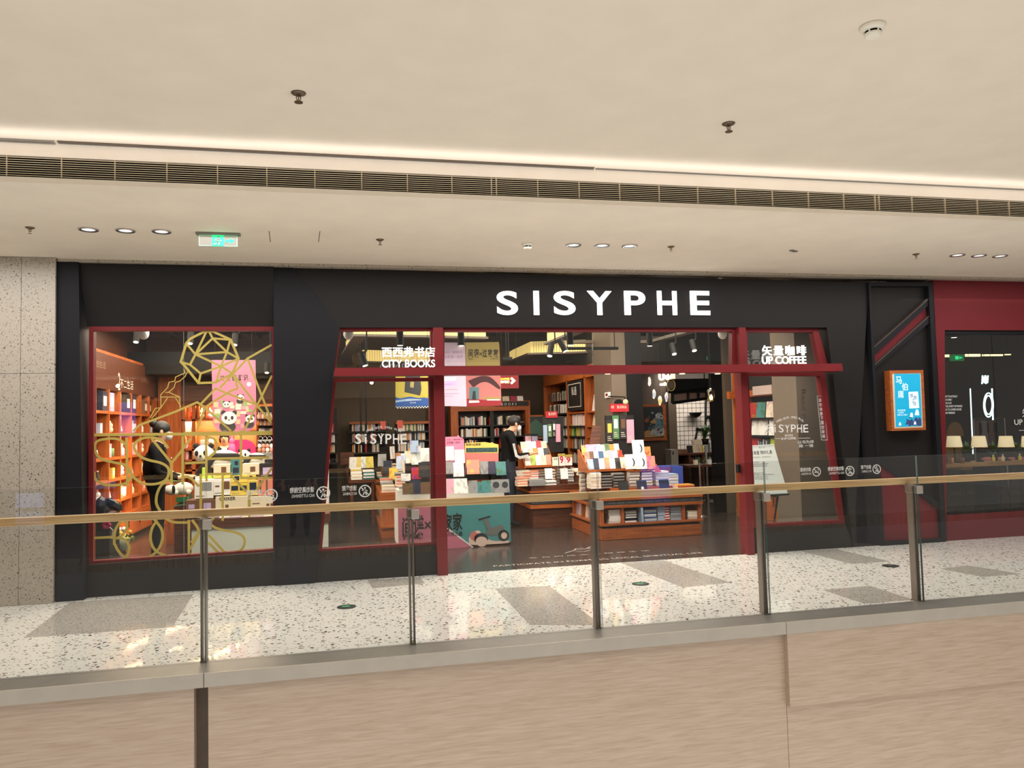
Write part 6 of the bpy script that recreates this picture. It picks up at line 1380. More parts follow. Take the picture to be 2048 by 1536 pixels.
# ---- toys: big panda, small panda, white dog on a green tray
M_plw, M_plb = mat('plush_white', (228, 224, 214), .9, bump=.4, nscale=90), mat('plush_black', (30, 29, 30), .9, bump=.4, nscale=90)
def plush_panda(px, py, Y, s, lab, flip=1):
    c = P(px, py, Y); o = root('panda_toy', lab, 'plush toy', c, 'plush toys')
    MB().ball(c+V((flip*1.4*s, .1*s, .75*s)), s, 14, 0, (1.35, .8, .78)).build('body', M_plw, o, True)
    hd = c+V((0, -.1*s, 1.25*s)); ho = MB().ball(hd, s*.78, 16, 0, (1, .9, .9)).build('head', M_plw, o, True)
    e = MB()
    for a_ in (-1, 1): e.ball(hd+V((a_*.55*s, .0, .62*s)), s*.24, 10)
    e.build('ears', M_plb, ho, True); e = MB()
    for a_ in (-1, 1): e.ball(hd+V((a_*.30*s-.12*s, -.62*s, .08*s)), s*.18, 10, 0, (.8, .5, 1.2))
    e.build('eye_patches', M_plb, ho, True); MB().ball(hd+V((-.12*s, -.74*s, -.14*s)), s*.09, 8).build('nose', M_plb, ho, True)
    e = MB()
    e.cyl(c+V((flip*.6*s, -.45*s, .9*s)), c+V((-flip*.4*s, -.7*s, -.55*s)), s*.36, s*.3, 12); e.ball(c+V((-flip*.4*s, -.7*s, -.55*s)), s*.3, 10)
    e.cyl(c+V((flip*.7*s, -.4*s, 1.0*s)), c+V((flip*2.5*s, -.75*s, 1.0*s)), s*.32, s*.26, 12); e.ball(c+V((flip*2.5*s, -.75*s, 1.0*s)), s*.26, 10)
    e.build('limbs', M_plb, o, True)
    return o
plush_panda(408, 940, 11.55, .18, 'big plush panda lying across the boxes on the counter')
plush_panda(489, 930, 11.5, .11, 'smaller plush panda behind the cream boxes')
c = P(364, 989, 11.3); o = root('dog_toy', 'white plush dog at the left end of the counter above the green tray', 'plush toy', c, 'plush toys')
MB().ball(c+V((.02, 0, .08)), .105, 14, 0, (1.25, .8, .85)).build('body', M_plw, o, True); MB().ball(c+V((-.13, -.04, .07)), .08, 12, 0, (1.2, .9, .9)).build('head', M_plw, o, True); MB().ball(c+V((-.09, -.09, .08)), .04, 8, 0, (.6, .6, 1.5)).build('ear', M_plb, o, True); MB().ball(c+V((-.225, -.05, .06)), .016, 8).build('nose', M_plb, o, True)
m = MB()
for a_ in (-.06, .1): m.cyl(c+V((a_, -.05, .06)), c+V((a_-.01, -.06, -.0)), .035, .03, 10)
m.build('legs', M_plw, o, True)
M_gt = mat('tray_green', (40, 110, 70), .5); p, q = P(345, 1014, 11.2), P(378, 990, 11.2)
o = root('green_tray', 'sloping green display tray at the left end of the counter', 'tray', p); MB().prism([V((p.x, 11.2, p.z)), V((q.x, 11.2, p.z+.02)), V((q.x, 11.2, q.z)), V((p.x+.12, 11.2, p.z+.08))], (0, .3, 0)).build('tray', mat('tray_sage', (110, 140, 112), .5), o); MB().box(p.x+.05, 11.18, P(360, 1000, 11.2).z-.03, q.x-.02, 11.21, P(360, 994, 11.2).z).build('front_strip', M_gt, o)
B('tray_stand', M_dwood, p.x+.02, 11.2, 0, q.x, 11.55, p.z, o)
o = root('green_figure', 'pale green toy on the wooden ledge behind the standing woman', 'plush toy', P(352, 967, 12.2), 'plush toys'); c = P(352, 967, 12.2); MB().ball(c+V((0, 0, .08)), .10, 12, 0, (1.2, .8, .8)).build('body', mat('toy_mint', (150, 190, 140), .8), o, True); MB().ball(c+V((-.08, -.02, .15)), .06, 10).build('head', M_plw, o, True); B('pedestal', M_orange, c.x-.12, 12.1, 0, c.x+.12, 12.3, c.z+.01, o)
# magenta board, pink bunny, trinket rack
p, q = P(462, 906, 12.0), P(512, 880, 12.0); o = root('header_board', 'magenta wave-topped board behind the counter', 'board', V(((p.x+q.x)/2, 12, p.z)))
MB().prism([P(x, y, 12.0) for x, y in ((468, 907), (468, 880), (492, 879), (503, 883), (510, 891), (512, 907))], (0, .03, 0)).build('board', mat('magenta', (196, 40, 104), .5), o)
B('shelf', M_steel, P(485, 908, 11.9).x, 11.9, P(500, 909, 11.9).z-.02, P(547, 908, 11.9).x, 12.3, P(500, 907, 11.9).z, o)
B('stand', M_white, P(485, 908, 12.0).x, 12.0, 0, P(547, 908, 12.0).x, 12.25, P(500, 909, 11.9).z-.02, o)
c = P(464, 910, 11.85); o = root('bunny_figure', 'tall pink bunny figure beside the magenta board', 'figurine', c); mpk = mat('bunny_pink', (206, 96, 150), .6)
MB().lathe([(.05, 0), (.055, .1), (.035, .17)], c, 12).ball(c+V((0, 0, .2)), .045, 10).build('body', mpk, o, True); e = MB()
for a_ in (-1, 1): e.ball(c+V((a_*.025, 0, .28)), .02, 8, 0, (.7, .6, 2.4))
e.build('ears', mpk, o, True); B('pedestal', M_white, c.x-.05, c.y-.05, 0, c.x+.05, c.y+.05, c.z, o)
o = root('trinket_rack', 'chrome rack with loops and small salmon trinkets at the right edge of the bay', 'rack', P(530, 905, 12.1)); m = MB(); p, q = P(516, 906, 12.1), P(547, 880, 12.1)
for k in range(5): x = p.x+(q.x-p.x)*k/4; m.cyl((x, 12.1, p.z), (x, 12.1, q.z), .006, n=6)
for k in range(3): z = p.z+(q.z-p.z)*k/2; m.cyl((p.x, 12.1, z), (q.x, 12.1, z), .006, n=6)
for k in range(3): cc_ = P(521+9*k, 878, 12.1); m.tube([cc_+V((math.cos(t*PI/6)*.03, 0, math.sin(t*PI/6)*.04)) for t in range(12)], .005, 5, closed=True)
m.build('wire_frame', M_chrome, o)
for k in range(8): cc_ = P(519+(k % 4)*8, 892+8*(k//4), 12.08); MB().ball(cc_, .028, 8, 0, (1, .6, 1.3)).build('trinket', M_goods['salmon' if k % 3 else 'white'], o, True)
# black bag heap, black crate, flowers at the left front
c = P(206, 1030, 9.6); o = root('black_bag', 'crumpled black bag heap on a black crate at the left of the bay window', 'bag', c)
m = MB(); rs = random.Random(4)
for k in range(12): m.ball(c+V((rs.uniform(-.12, .12), rs.uniform(-.08, .08), rs.uniform(.02, .12))), rs.uniform(.05, .09), 8, 0, (1.3, .8, .7), Matrix.Rotation(rs.random()*3, 4, 'Y'))
for k in range(8): m.ball(c+V((rs.uniform(-.10, .10), rs.uniform(-.06, .04), rs.uniform(.10, .17))), rs.uniform(.025, .05), 7, 0, (1.5, .7, .5), Matrix.Rotation(rs.random()*3, 4, 'Y'))
m.build('folds', mat('bag_black', (24, 25, 26), .35), o)
p, q = P(188, 1122, 9.6), P(219, 1032, 9.6); o = root('black_crate', 'tall black crate standing in the left corner of the bay window', 'crate', V(((p.x+q.x)/2, 9.8, 0)))
B('crate', mat('crate_black', (32, 30, 28), .5), p.x, 9.6, 0, q.x, 10.0, c.z+.005, o); B('rim', M_blackm, p.x-.01, 9.58, c.z-.17, q.x+.01, 9.6, c.z-.14, o)
for px, py, col, t in ((246, 1104, 'yellow', 'yellow flower bouquet in clear wrap on the floor of the bay window'), (236, 1094, 'pink', 'pink flower bouquet behind the gold letters on the floor of the bay window')):
    c = PF(px, py); c.z = 0; o = root('bouquet', t, 'bouquet', c, 'bouquets'); MB().lathe([(.03, 0), (.05, .02), (.07, .10), (.11, .20)], c, 10).build('wrap', mat('wrap_clear', (170, 190, 170), .3), o, True)
    m = MB(); 
    for k in range(14): m.ball(c+V((rs.uniform(-.10, .10), rs.uniform(-.08, .08), rs.uniform(.18, .27))), .028, 7, 0)
    m.build('blossoms', M_goods[col if col != 'pink' else 'white'], o, True); m = MB()
    for k in range(10): a0 = c+V((0, 0, .12)); b0 = c+V((rs.uniform(-.14, .14), rs.uniform(-.1, .1), rs.uniform(.18, .26))); m.prism([a0, a0+V((.012, 0, 0)), b0+V((.02, 0, -.02)), b0], (0, .002, 0))
    m.build('leaves', mat('leaf_green', (70, 110, 50), .6), o)
c = P(214, 1050, 9.575); o = root('magenta_flower', 'magenta artificial flower hanging on the black crate', 'flower', c); m = MB()
for k in range(6): m.ball(c+V((.03*math.cos(k), -.02, .03*math.sin(k))), .024, 8, 0, (1, .5, 1))
m.build('petals', mat('magenta', (196, 40, 104)), o, True); MB().tube([c, c+V((.06, 0, -.06)), c+V((.05, 0, -.16))], .005, 5).build('stem', M_pages, o)
# ================================================================ CAFE SEEN THROUGH THE ENTRANCE
a = root('framed_picture', 'wood-framed dark collage picture with pale and ochre shapes on the brown wall', 'picture', P(1316, 880, 14.9))
p, q = P(1287, 882, 14.9), P(1331, 808, 14.9); B('frame', M_orangeH, p.x, 14.9, p.z, q.x, 14.96, q.z, a)
x0, x1, z0, z1 = p.x+.02, q.x-.07, p.z+.06, q.z-.05
B('canvas', mat('canvas_dark', (34, 40, 46), .5), x0, 14.89, z0, x1, 14.90, z1, a)
def can(pts, m, nm, o): MB().prism([V((x0+(x1-x0)*u, 14.885-o, z0+(z1-z0)*v)) for u, v in pts], (0, .003, 0)).build(nm, m, a)
can(curve([(0, .02), (.35, .02), (1, .05), (1, .14), (.5, .2), (.2, .25), (0, .2)]), mat('paint_ochre', (170, 134, 84), .6), 'ochre_shape', .001)
can(curve([(.3, .12), (.7, .06), (1, .12), (1, .30), (.6, .36), (.4, .28)]), mat('paint_pale', (170, 172, 172), .6, noise=.5, nscale=14), 'pale_shape', .002)
can(curve([(.45, .34), (.8, .26), (1, .34), (1, .55), (.75, .62), (.5, .52)]), mat('paint_teal', (84, 116, 124), .6, noise=.5, nscale=16), 'teal_shape', .003)
can(curve([(.3, .5), (.5, .44), (.65, .52), (.5, .6)]), _M['paint_ochre'], 'gold_shape', .004); can(curve([(.6, .62), (.9, .58), (1, .68), (.8, .80), (.6, .74)]), _M['paint_pale'], 'pale_shape', .002); can(curve([(0, .52), (.2, .5), (.25, .6), (.1, .64)]), mat('paint_rust', (140, 84, 60), .6), 'rust_shape', .003)
rs = random.Random(12)
for k in range(22):
    u, v, s_ = rs.uniform(.25, .92), rs.uniform(.12, .85), rs.uniform(.03, .09)
    can([(u+s_*math.cos(t*1.05+k)*rs.uniform(.6, 1.4), v+s_*.6*math.sin(t*1.05+k)*rs.uniform(.6, 1.4)) for t in range(6)], mat('paint_%d' % (k % 5), [(120, 132, 138), (60, 84, 92), (150, 146, 140), (84, 66, 58), (40, 60, 70)][k % 5], .6), 'paint_patch', .006+.0004*k)
# hanging cut-out cards
rs = random.Random(8)
for k, (px, py, w_, h, col, t) in enumerate(((1299, 763, 6, 19, 'white', 'upper left'), (1308, 788, 6, 20, 'pale blue', 'middle left'), (1320, 801, 7, 20, 'yellow', 'lowest'), (1333, 794, 6, 20, 'lilac', 'right'))):
    c = P(px, py, 10.2); o = root('hanging_cutout', 'small white-edged cut-out card hanging in the entrance, %s of the four' % t, 'mobile', c, 'hanging cut-outs')
    out = [(px+(math.cos(u*PI/8)*w_*.5)*(1+.25*math.sin(u*1.3+k)), py+h*.5*math.sin(u*PI/8)) for u in range(16)]
    MB().prism([P(x, y, 10.2) for x, y in out], (0, .004, 0)).build('card', M_paper, o); MB().prism([P(px+(x-px)*.7, py+(y-py)*.55+h*.1, 10.198) for x, y in out], (0, .002, 0)).build('print', M_goods[col], o)
    MB().cyl(c+V((0, 0, .05)), V((c.x, c.y, 3.62)), .0015, n=4).build('thread', M_blackm, o)
c = P(1342, 770, 12.5); o = root('hanging_disc', 'dark round hanging plaque with thin gold rim right of the glowing cafe sign', 'plaque', c); MB().cyl(c, c+V((0, .02, 0)), .075, n=22).build('disc', mat('disc_brown', (60, 50, 38), .5), o)
MB().tube([c+V((math.cos(t*PI/12)*.078, 0, math.sin(t*PI/12)*.10)) for t in range(24)], .005, 5, closed=True).build('rim', M_gold, o); MB().cyl(c+V((0, 0, .08)), V((c.x, c.y, 3.62)), .003, n=5).build('cord', M_blackm, o)
o = root('cafe_sign', 'white glowing cafe sign with coffee lettering hanging behind the beam', 'sign', P(1328, 772, 12.6)); M_s2 = mat('sign_soft', (255, 244, 226), .5, emit=2.2)
textpx('U', 'letter', M_s2, 1317, 748, 1328, 761, 12.6, o, depth=.03, bold=.05); textpx('咖', 'letter', M_s2, 1330, 750, 1341, 760, 12.6, o, depth=.03, bold=.03); textpx('coffee', 'letters', M_s2, 1319, 765, 1338, 771.5, 12.6, o, depth=.03, bold=.04)
for px in (1322, 1335): q = P(px, 748, 12.6); MB().cyl(q, V((q.x, q.y, 3.62)), .004, n=5).build('rod', M_blackm, o)
# black hanging frame with lettered glass over the cafe bar
o = root('bar_canopy', 'black metal canopy frame with lettered panes over the tiled cafe wall', 'canopy', P(1380, 800, 14.6))
fr = [P(1345, 806, 14.2), P(1414, 797, 14.2), P(1414, 778, 14.2), P(1345, 786, 14.2)]; m = MB()
for i in range(4): m.cyl(fr[i], fr[(i+1) % 4], .03, n=6)
for t in (.45, .75): m.cyl(fr[0].lerp(fr[1], t), fr[3].lerp(fr[2], t), .025, n=6)
m.build('frame', M_blackm, o); MB().prism([fr[0]+V((0, .03, 0)), fr[1]+V((0, .03, 0)), fr[2]+V((0, .03, 0)), fr[3]+V((0, .03, 0))], (0, .01, 0)).build('lettered_pane', mat('pane_taupe', (120, 104, 92), .4), o)
def lettered(s, u0, u1): A1 = fr[0].lerp(fr[1], u0)+V((0, .02, .06)); A2 = fr[0].lerp(fr[1], u1)+V((0, .02, .06)); text(s, 'letters', mat('letters_rust', (160, 110, 92), .6), A1, A2-A1, V((0, 0, .12)), o, depth=0)
lettered('COFFEE', .12, .42); lettered('COFFEE', .5, .72)
B('canopy_beam', M_blackm, fr[3].x, 14.2, fr[3].z, fr[2].x+.1, 14.4, fr[3].z+.28, o)
for q in (fr[2], fr[3]): MB().cyl(q+V((0, .1, .2)), V((q.x, 14.3, 3.62)), .01, n=6).build('hanger', M_blackm, o)
# black pipes on the tiled wall with round joints
o = root('pipe_frame', 'black pipe frame with round joints on the tiled cafe wall', 'pipe', P(1408, 880, 15.86)); m = MB(); YP = 15.86
def pp(x, y): return P(x, y, YP)
for l in ([(1412, 800), (1411, 870)], [(1423, 800), (1426, 870)], [(1395, 858.5), (1428, 858.5)], [(1411, 834), (1424, 833)], [(1407, 858), (1408, 884)], [(1420, 834), (1425, 868)], [(1395, 859), (1389, 886)]): m.tube([pp(*q) for q in l], .022, 6)
m.build('pipes', M_blackm, o); m = MB()
for q in ((1395, 858.5), (1407, 858.5), (1421, 858.5), (1413, 834), (1421, 833.5), (1422, 870)): m.ball(pp(*q), .045, 8)
m.build('joints', M_blackm, o, True)
o = root('wall_lamp', 'small black bowl wall lamp on the tiled cafe wall', 'lamp', P(1391, 828, 15.7)); c = P(1391, 830, 15.7); MB().lathe([(.03, -.06), (.10, -.02), (.14, .04), (.15, .05), (.13, .05)], c, 16).build('shade', M_blackm, o, True); MB().cyl(c, c+V((0, .2, 0)), .02, n=8).build('arm', M_blackm, o)
# pendant lamp: ribbed glass jar
c = P(1422, 803, 10.9); o = root('pendant_lamp', 'ribbed amber-grey glass jar pendant lamp with glowing bulb left of the right red post', 'lamp', c); h = P(1422, 778, 10.9).z-c.z
m = MB().lathe([(.058, 0), (.060, h*.3), (.060, h*.8), (.050, h*.94), (.02, h)], c, 18, caps=False); m.build('glass_jar', glass('jar_glass', (200, 190, 160), 1.5, 2.0), o, True)
MB().ball(c+V((0, 0, h*.30)), .026, 12, 0, (1, 1, 1.3)).build('bulb', mat('bulb_glow', (255, 214, 140), .4, emit=7), o, True); MB().cyl(c+V((0, 0, h*.42)), c+V((0, 0, h*.7)), .016, n=10).build('socket', M_blackm, o)
m = MB().lathe([(.022, h*.96), (.022, h*1.06)], c, 12); m.build('cap', M_chrome, o); MB().cyl(c+V((0, 0, h)), V((c.x, c.y, 3.62)), .004, n=6).build('cord', M_blackm, o)
lamp('pendant_glow', 'POINT', c+V((0, -.12, h*.3)), 3, (1, .78, .5), shadow_soft_size=.05)
o = root('wall_lamp', 'small round bulb lamp on the grey column above the red banner header', 'lamp', P(1251, 804, 11.75)); c = P(1251, 804, 11.72); MB().ball(c, .045, 12).build('bulb', mat('globe_olive', (190, 184, 140), .3, emit=.25), o, True); MB().tube([c, c+V((0, .02, .08)), V((c.x-.25, 11.83, c.z+.10))], .010, 6).build('arm', M_blackm, o)
# fire alarm on the column
o = root('fire_alarm', 'small white fire alarm box with red front on the grey column', 'alarm', PXX(1217, 794, 4.25)); p, q = PXX(1213, 796, 4.25), PXX(1221, 784, 4.25); B('housing', M_white, 4.22, q.y, p.z, 4.27, p.y, q.z, o); B('button', M_red, 4.215, (p.y+q.y)/2-.05, p.z+.03, 4.22, (p.y+q.y)/2+.05, p.z+.07, o)
# bar counter with books, plant, boxes
Yb_ = 14.6
x0, x1 = P(1352, 920, Yb_).x, P(1433, 920, Yb_).x; zb_ = zof(1390, 906, Yb_)
o = root('sideboard', 'dark red-brown cafe sideboard with shelf of small bottles below the tiled wall', 'sideboard', ((x0+x1)/2, Yb_+.2, 0))
B('top', M_dwood, x0, Yb_, zb_-.04, x1, Yb_+.5, zb_, o); B('back', M_shelfb, x0, Yb_+.45, 0, x1, Yb_+.5, zb_, o); B('shelf', M_dwood, x0, Yb_+.02, zof(1390, 927, Yb_)-.03, x1, Yb_+.45, zof(1390, 927, Yb_), o)
for px in (1353, 1378, 1405, 1431): x = P(px, 920, Yb_).x; B('upright', M_dwood, x, Yb_+.01, 0, x+.04, Yb_+.46, zb_-.04, o)
for k in range(9): px = 1382+5.4*k; goods('bottle', (P(px, 920, Yb_+.1).x, Yb_+.12, zof(1390, 927, Yb_)+.001), .17, ['brown', 'black', 'brown', 'green', 'brown', 'yellow', 'black', 'cream', 'navy'][k], '%s bottle, %s from the left on the cafe sideboard shelf' % (['brown', 'black', 'brown', 'green', 'brown', 'yellow', 'black', 'cream', 'navy'][k], ORD[k]), 'bottles on the cafe sideboard')
for px, w_, h, c_, t in ((1396, .20, .27, 'cream', 'large cream picture book'), (1382, .12, .15, 'black', 'black upright board'), (1402, .15, .17, 'yellow', 'pale yellow book'), (1415, .05, .2, 'white', 'white slim book'), (1420, .05, .2, 'grey', 'grey slim book'), (1367, .2, .08, 'brown', 'low wicker-brown box')):
    book((P(px, 906, Yb_+.12).x, Yb_+.14, zb_+.001), w_, h, .04, c_, t+' standing on the cafe sideboard', 'items on the cafe sideboard', 0, -.12)
def plant(c, s, lab, n=26, group=None, pot=True):
    o = root('potted_plant', lab, 'plant', c, group); rs = random.Random(int(c.x*100))
    if pot: MB().lathe([(.05*s, 0), (.065*s, .10*s), (.06*s, .10*s)], c, 14).build('pot', M_blackm, o, True)
    m = MB(); b = c+V((0, 0, .10*s))
    for k in range(n):
        az = k*2.4; el = rs.uniform(.35, 1.25); L = s*rs.uniform(.14, .26); d = V((math.cos(az)*math.cos(el), math.sin(az)*math.cos(el), math.sin(el))); sd = d.cross(V((0, 0, 1))).normalized()*.022*s
        st = b+V((0, 0, rs.uniform(0, .12)*s)); md = st+d*L*.55; tp = st+d*L+V((0, 0, -.03*s))
        m.add([st, md-sd, tp, md+sd, md+V((0, 0, -.004))], [(0, 1, 4), (1, 2, 4), (2, 3, 4), (3, 0, 4), (0, 3, 1), (1, 3, 2)])
    m.build('leaves', mat('plant_green', (58, 96, 44), .5, noise=.3, nscale=20), o)
    MB().cyl(b-V((0, 0, .02*s)), b+V((0, 0, .14*s)), .010*s, n=6).build('stem', mat('stem_green', (70, 84, 40), .6), o)
plant(P(1411, 887, Yb_-.2)+V((0, 0, -.02)), 1.15, 'bushy green pot plant standing over the cafe sideboard', 34)
B('plant_shelf', M_glass, P(1404, 890, Yb_-.3).x, Yb_-.35, zof(1411, 887, Yb_-.2)-.03, P(1433, 890, Yb_).x, Yb_+.0, zof(1411, 887, Yb_-.2)-.02, bpy.data.objects['sideboard'])
B('plant_post', M_chrome, P(1412, 890, Yb_-.25).x-.02, Yb_-.25, 0, P(1412, 890, Yb_-.25).x+.02, Yb_-.21, zof(1411, 887, Yb_-.2)-.03, bpy.data.objects['sideboard'])
o = root('cup_cabinet', 'slim grey-white cabinet left of the cafe sideboard', 'cabinet', P(1349, 930, 14.5)); p, q = P(1343, 930, 14.5), P(1356, 899, 14.5); B('body', mat('cab_grey', (150, 144, 134), .5), p.x, 14.5, 0, q.x, 14.8, q.z, o); B('handle', M_blackm, p.x+.03, 14.49, q.z-.1, p.x+.05, 14.5, q.z-.04, o)
# high table with stools, blue box
Yh = 13.2; p, q = P(1376, 931, Yh), P(1433, 930, Yh); o = root('high_table', 'narrow dark wood high table before the cafe sideboard', 'table', ((p.x+q.x)/2, Yh, 0)); B('top', M_dwood, p.x, Yh, p.z-.04, q.x, Yh+.4, p.z, o)
for x in (p.x+.05, q.x-.05):
    for y in (Yh+.04, Yh+.36): MB().cyl((x, y, 0), (x, y, p.z-.04), .018, n=8).build('leg', M_blackm, o)
for k, px in enumerate((1396, 1424)): goods('box', (P(px, 930, Yh).x, Yh+.1, p.z+.001), .09, ['cream', 'white'][k], '%s carton on the high cafe table' % ('left cream', 'right white')[k], 'things on the high cafe table')
plant(P(1413, 932, Yh)+V((0, .1, 0)), .35, 'tiny yellow-green plant on the high cafe table', 12)
p, q = P(1345, 1000, 11.75), P(1368, 932, 11.75); o = root('blue_box', 'tall violet-blue cardboard display box behind the centre table', 'box', V((q.x, 11.8, 0))); B('box', mat('box_blue', (70, 90, 176), .5), P(1300, 940, 11.75).x, 11.8, 0, q.x, 12.15, q.z, o); B('lid', mat('box_plum', (110, 74, 110), .5), P(1300, 940, 11.75).x, 11.79, q.z-.10, P(1345, 940, 11.75).x, 11.8, q.z, o)
# steel bollard stand with a sign bar beside the columns
for px, t in ((1402, 'single'),):
    c = P(px, 1005, 12.0); c.z = 0; o = root('queue_post', 'slim chrome queue post beyond the centre table', 'post', c, 'queue posts'); MB().cyl(c, V((c.x, c.y, .9)), .018, n=10).build('pole', M_chrome, o); MB().lathe([(.11, 0), (.11, .012), (.02, .03)], c, 18).build('foot', M_chrome, o, True)
# sensor device on the right red post
c = P(1481, 937, 8.47); o = root('door_sensor', 'small black device on the inner face of the right red post', 'wall device', c); MB().box(c.x-.035, 8.46, c.z-.05, c.x-.003, 8.52, c.z+.05).build('housing', M_blackm, o, bevel=.004)
c = P(1467, 790, 11.6); o = root('wood_block', 'small square orange block on the edge of the black bookcase end panel', 'block', c); MB().box(c.x-.07, 11.60, c.z-.06, c.x+.06, 11.70, c.z+.06).build('block', M_orangeH, o)
# ================================================================ CAFE WINDOW ON THE RIGHT
struct(B('wall_cafe.002', mat('cafe_dark', (46, 39, 34), .7), 8.7, 14.0, 0, 18, 14.1, 3.62))
struct(B('wall_partition.001', M_brownw, 6.9, 8.76, 0, 7.0, 12.3, 3.62))
# stepped wood slat ceiling
sl = struct(B('trim_9', M_dwood, 8.2, 9.0, 3.40, 12.8, 9.04, 3.44))
for k in range(14): B('slat', wood('ceiling_slat', (110, 72, 46), (150, 104, 70), 'Y', 2, 10), 8.3+.32*k, 8.95, 3.16-.0*k, 8.42+.32*k, 10.6+.10*k, 3.30, sl)
c = P(1908, 675, 9.4); o = root('track_spotlight', 'short black ceiling spotlight at the top of the cafe window', 'spotlight', c, 'track spotlights'); MB().cyl(c, c+V((0, 0, .14)), .045, n=16).build('can', M_spotb, o); MB().cyl(c+V((0, 0, -.003)), c, .036, n=14).build('lens', M_lens, o); MB().cyl(c+V((0, 0, .14)), V((c.x, c.y, 3.62)), .01, n=6).build('stem', M_spotb, o)
for k, (x0, x1, y0, y1) in enumerate(((1886, 1926, 709, 714), (1933, 1961, 708, 713), (1967, 2006, 708.5, 712), (2012, 2022, 708, 710))):
    p, q = P(x0, y1, 13.5), P(x1, y0, 13.5); o = root('linear_light', 'slim warm linear light at the back of the cafe, %s from the left' % ORD[k], 'ceiling light', V(((p.x+q.x)/2, 13.5, p.z)), 'linear cafe lights'); B('tube', mat('tube_warm', (255, 236, 170), .5, emit=2.0), p.x, 13.5, p.z, q.x, 13.54, q.z, o); MB().cyl(((p.x+q.x)/2, 13.52, q.z), ((p.x+q.x)/2, 13.52, 3.62), .005, n=5).build('hanger', M_blackm, o)
# neon sign: long stroke and ellipse, and a small zigzag mark
M_neon = mat('neon_white', (214, 246, 255), .4, emit=2.2)
o = root('neon_sign', 'white neon drawing of a double ring and long stroke in the cafe window', 'neon sign', P(1980, 835, 10.2)); m = MB()
for s_ in (1, .78): m.tube([P(1977+9.5*s_*math.cos(t*PI/14), 810+24*s_*math.sin(t*PI/14), 10.2) for t in range(28)], .010, 6, closed=True)
m.tube([P(1984, 777, 10.2), P(1986, 840, 10.2)], .012, 6); m.build('tubes', M_neon, o); q = P(1984, 777, 10.2); MB().cyl(q, V((q.x, q.y, 3.62)), .004, n=5).build('wire', M_blackm, o)
o = root('neon_sign', 'small white neon zigzag mark high in the cafe window', 'neon sign', P(1970, 768, 12.5)); m = MB()
m.tube([P(x, y, 12.5) for x, y in ((1964, 768), (1965, 751), (1968.5, 766), (1970, 751), (1972, 768))], .014, 6).tube([P(x, y, 12.5) for x, y in ((1968, 760), (1971, 751), (1975, 766), (1976, 751))], .014, 6); m.build('tubes', M_neon, o); q = P(1970, 751, 12.5); MB().cyl(q, V((q.x, q.y, 3.62)), .004, n=5).build('wire', M_blackm, o)
o = root('neon_sign', 'tall thin white neon line standing in the cafe window', 'neon sign', P(1945, 910, 10.4)); MB().tube([P(1940.5, 777, 10.4), P(1946, 908, 10.4)], .010, 6).build('tube', M_neon, o); q = P(1940.5, 777, 10.4); MB().cyl(q, V((q.x, q.y, 3.62)), .003, n=5).build('wire', M_blackm, o)
# printed lines on the cafe glass
o = root('window_lettering', 'small white slogan lines at the left of the cafe window', 'window decal', P(1905, 824, 8.54))
for k, (s, x1) in enumerate((('ISN’T TO ACTUALLY', 1915), ('GO HOME ?', 1904), ('SUCH AS', 1903), ('THE START OF MAGIC', 1925), ('GO TO COFFEE HOUSE', 1923), ('FOR FRIENDS', 1910))): textpx(s, 'letters', M_decal, 1889.5, 791+k*6.6, x1, 795+k*6.6, 8.542, o, depth=0, bold=.012)
o = root('window_lettering', 'large white coffee name cut off at the right edge of the picture', 'window decal', P(2060, 850, 8.54)); textpx('UP COFFEE', 'letters', M_decal, 2029, 839, 2098, 850, 8.542, o, depth=0, bold=.01); textpx('矢量咖啡', 'letters', M_decal, 2045, 818, 2092, 834, 8.542, o, depth=0, bold=.01)
MB().strip([P(2038, 861, 8.542), P(2090, 859, 8.542)], .006, (0, -1, 0), .0006).build('dash', M_decal, o)
# long wood counter with lamps and plants
Yk = 9.2; zk_ = zof(1950, 926, Yk)
o = root('window_counter', 'long pale wood counter inside the cafe window', 'counter', (10, Yk+.2, 0)); B('top', wood('counter_oak', (150, 108, 66), (190, 146, 96), 'X', 2, 16), 7.55, Yk, zk_-.05, 12.5, Yk+.5, zk_, o)
for x in (7.7, 9.0, 10.3): B('leg', M_blackm, x, Yk+.05, 0, x+.05, Yk+.45, zk_-.05, o)
zl_ = None
M_shade = mat('lamp_shade_cream', (244, 224, 180), .7, emit=.42)
for k, px in enumerate((1910, 1960, 2014, 2060)):
    Yl = 9.42; c = P(px, 920, Yl); c.z = zk_; o = root('table_lamp', 'cream drum-shade table lamp on the cafe counter, %s from the left' % ORD[k], 'lamp', c, 'cafe table lamps')
    zb2_, zt2_ = P(px, 894, Yl).z, P(px, 872, Yl).z; MB().lathe([(.105, zb2_-zk_), (.083, zt2_-zk_), (.080, zt2_-zk_), (.102, zb2_-zk_), (.105, zb2_-zk_)], c, 26, caps=False).build('shade', M_shade, o, True); MB().lathe([(.055, 0), (.055, .012), (.012, .03), (.012, zt2_-zk_-.06)], c, 14).build('base', M_blackm, o, True)
for k, px in enumerate((1934, 1988, 2036)): c = P(px, 905, 9.5); c.z = zk_; plant(c, .78, 'leafy green plant between the cafe table lamps, %s from the left' % ORD[k], 30, 'cafe counter plants')
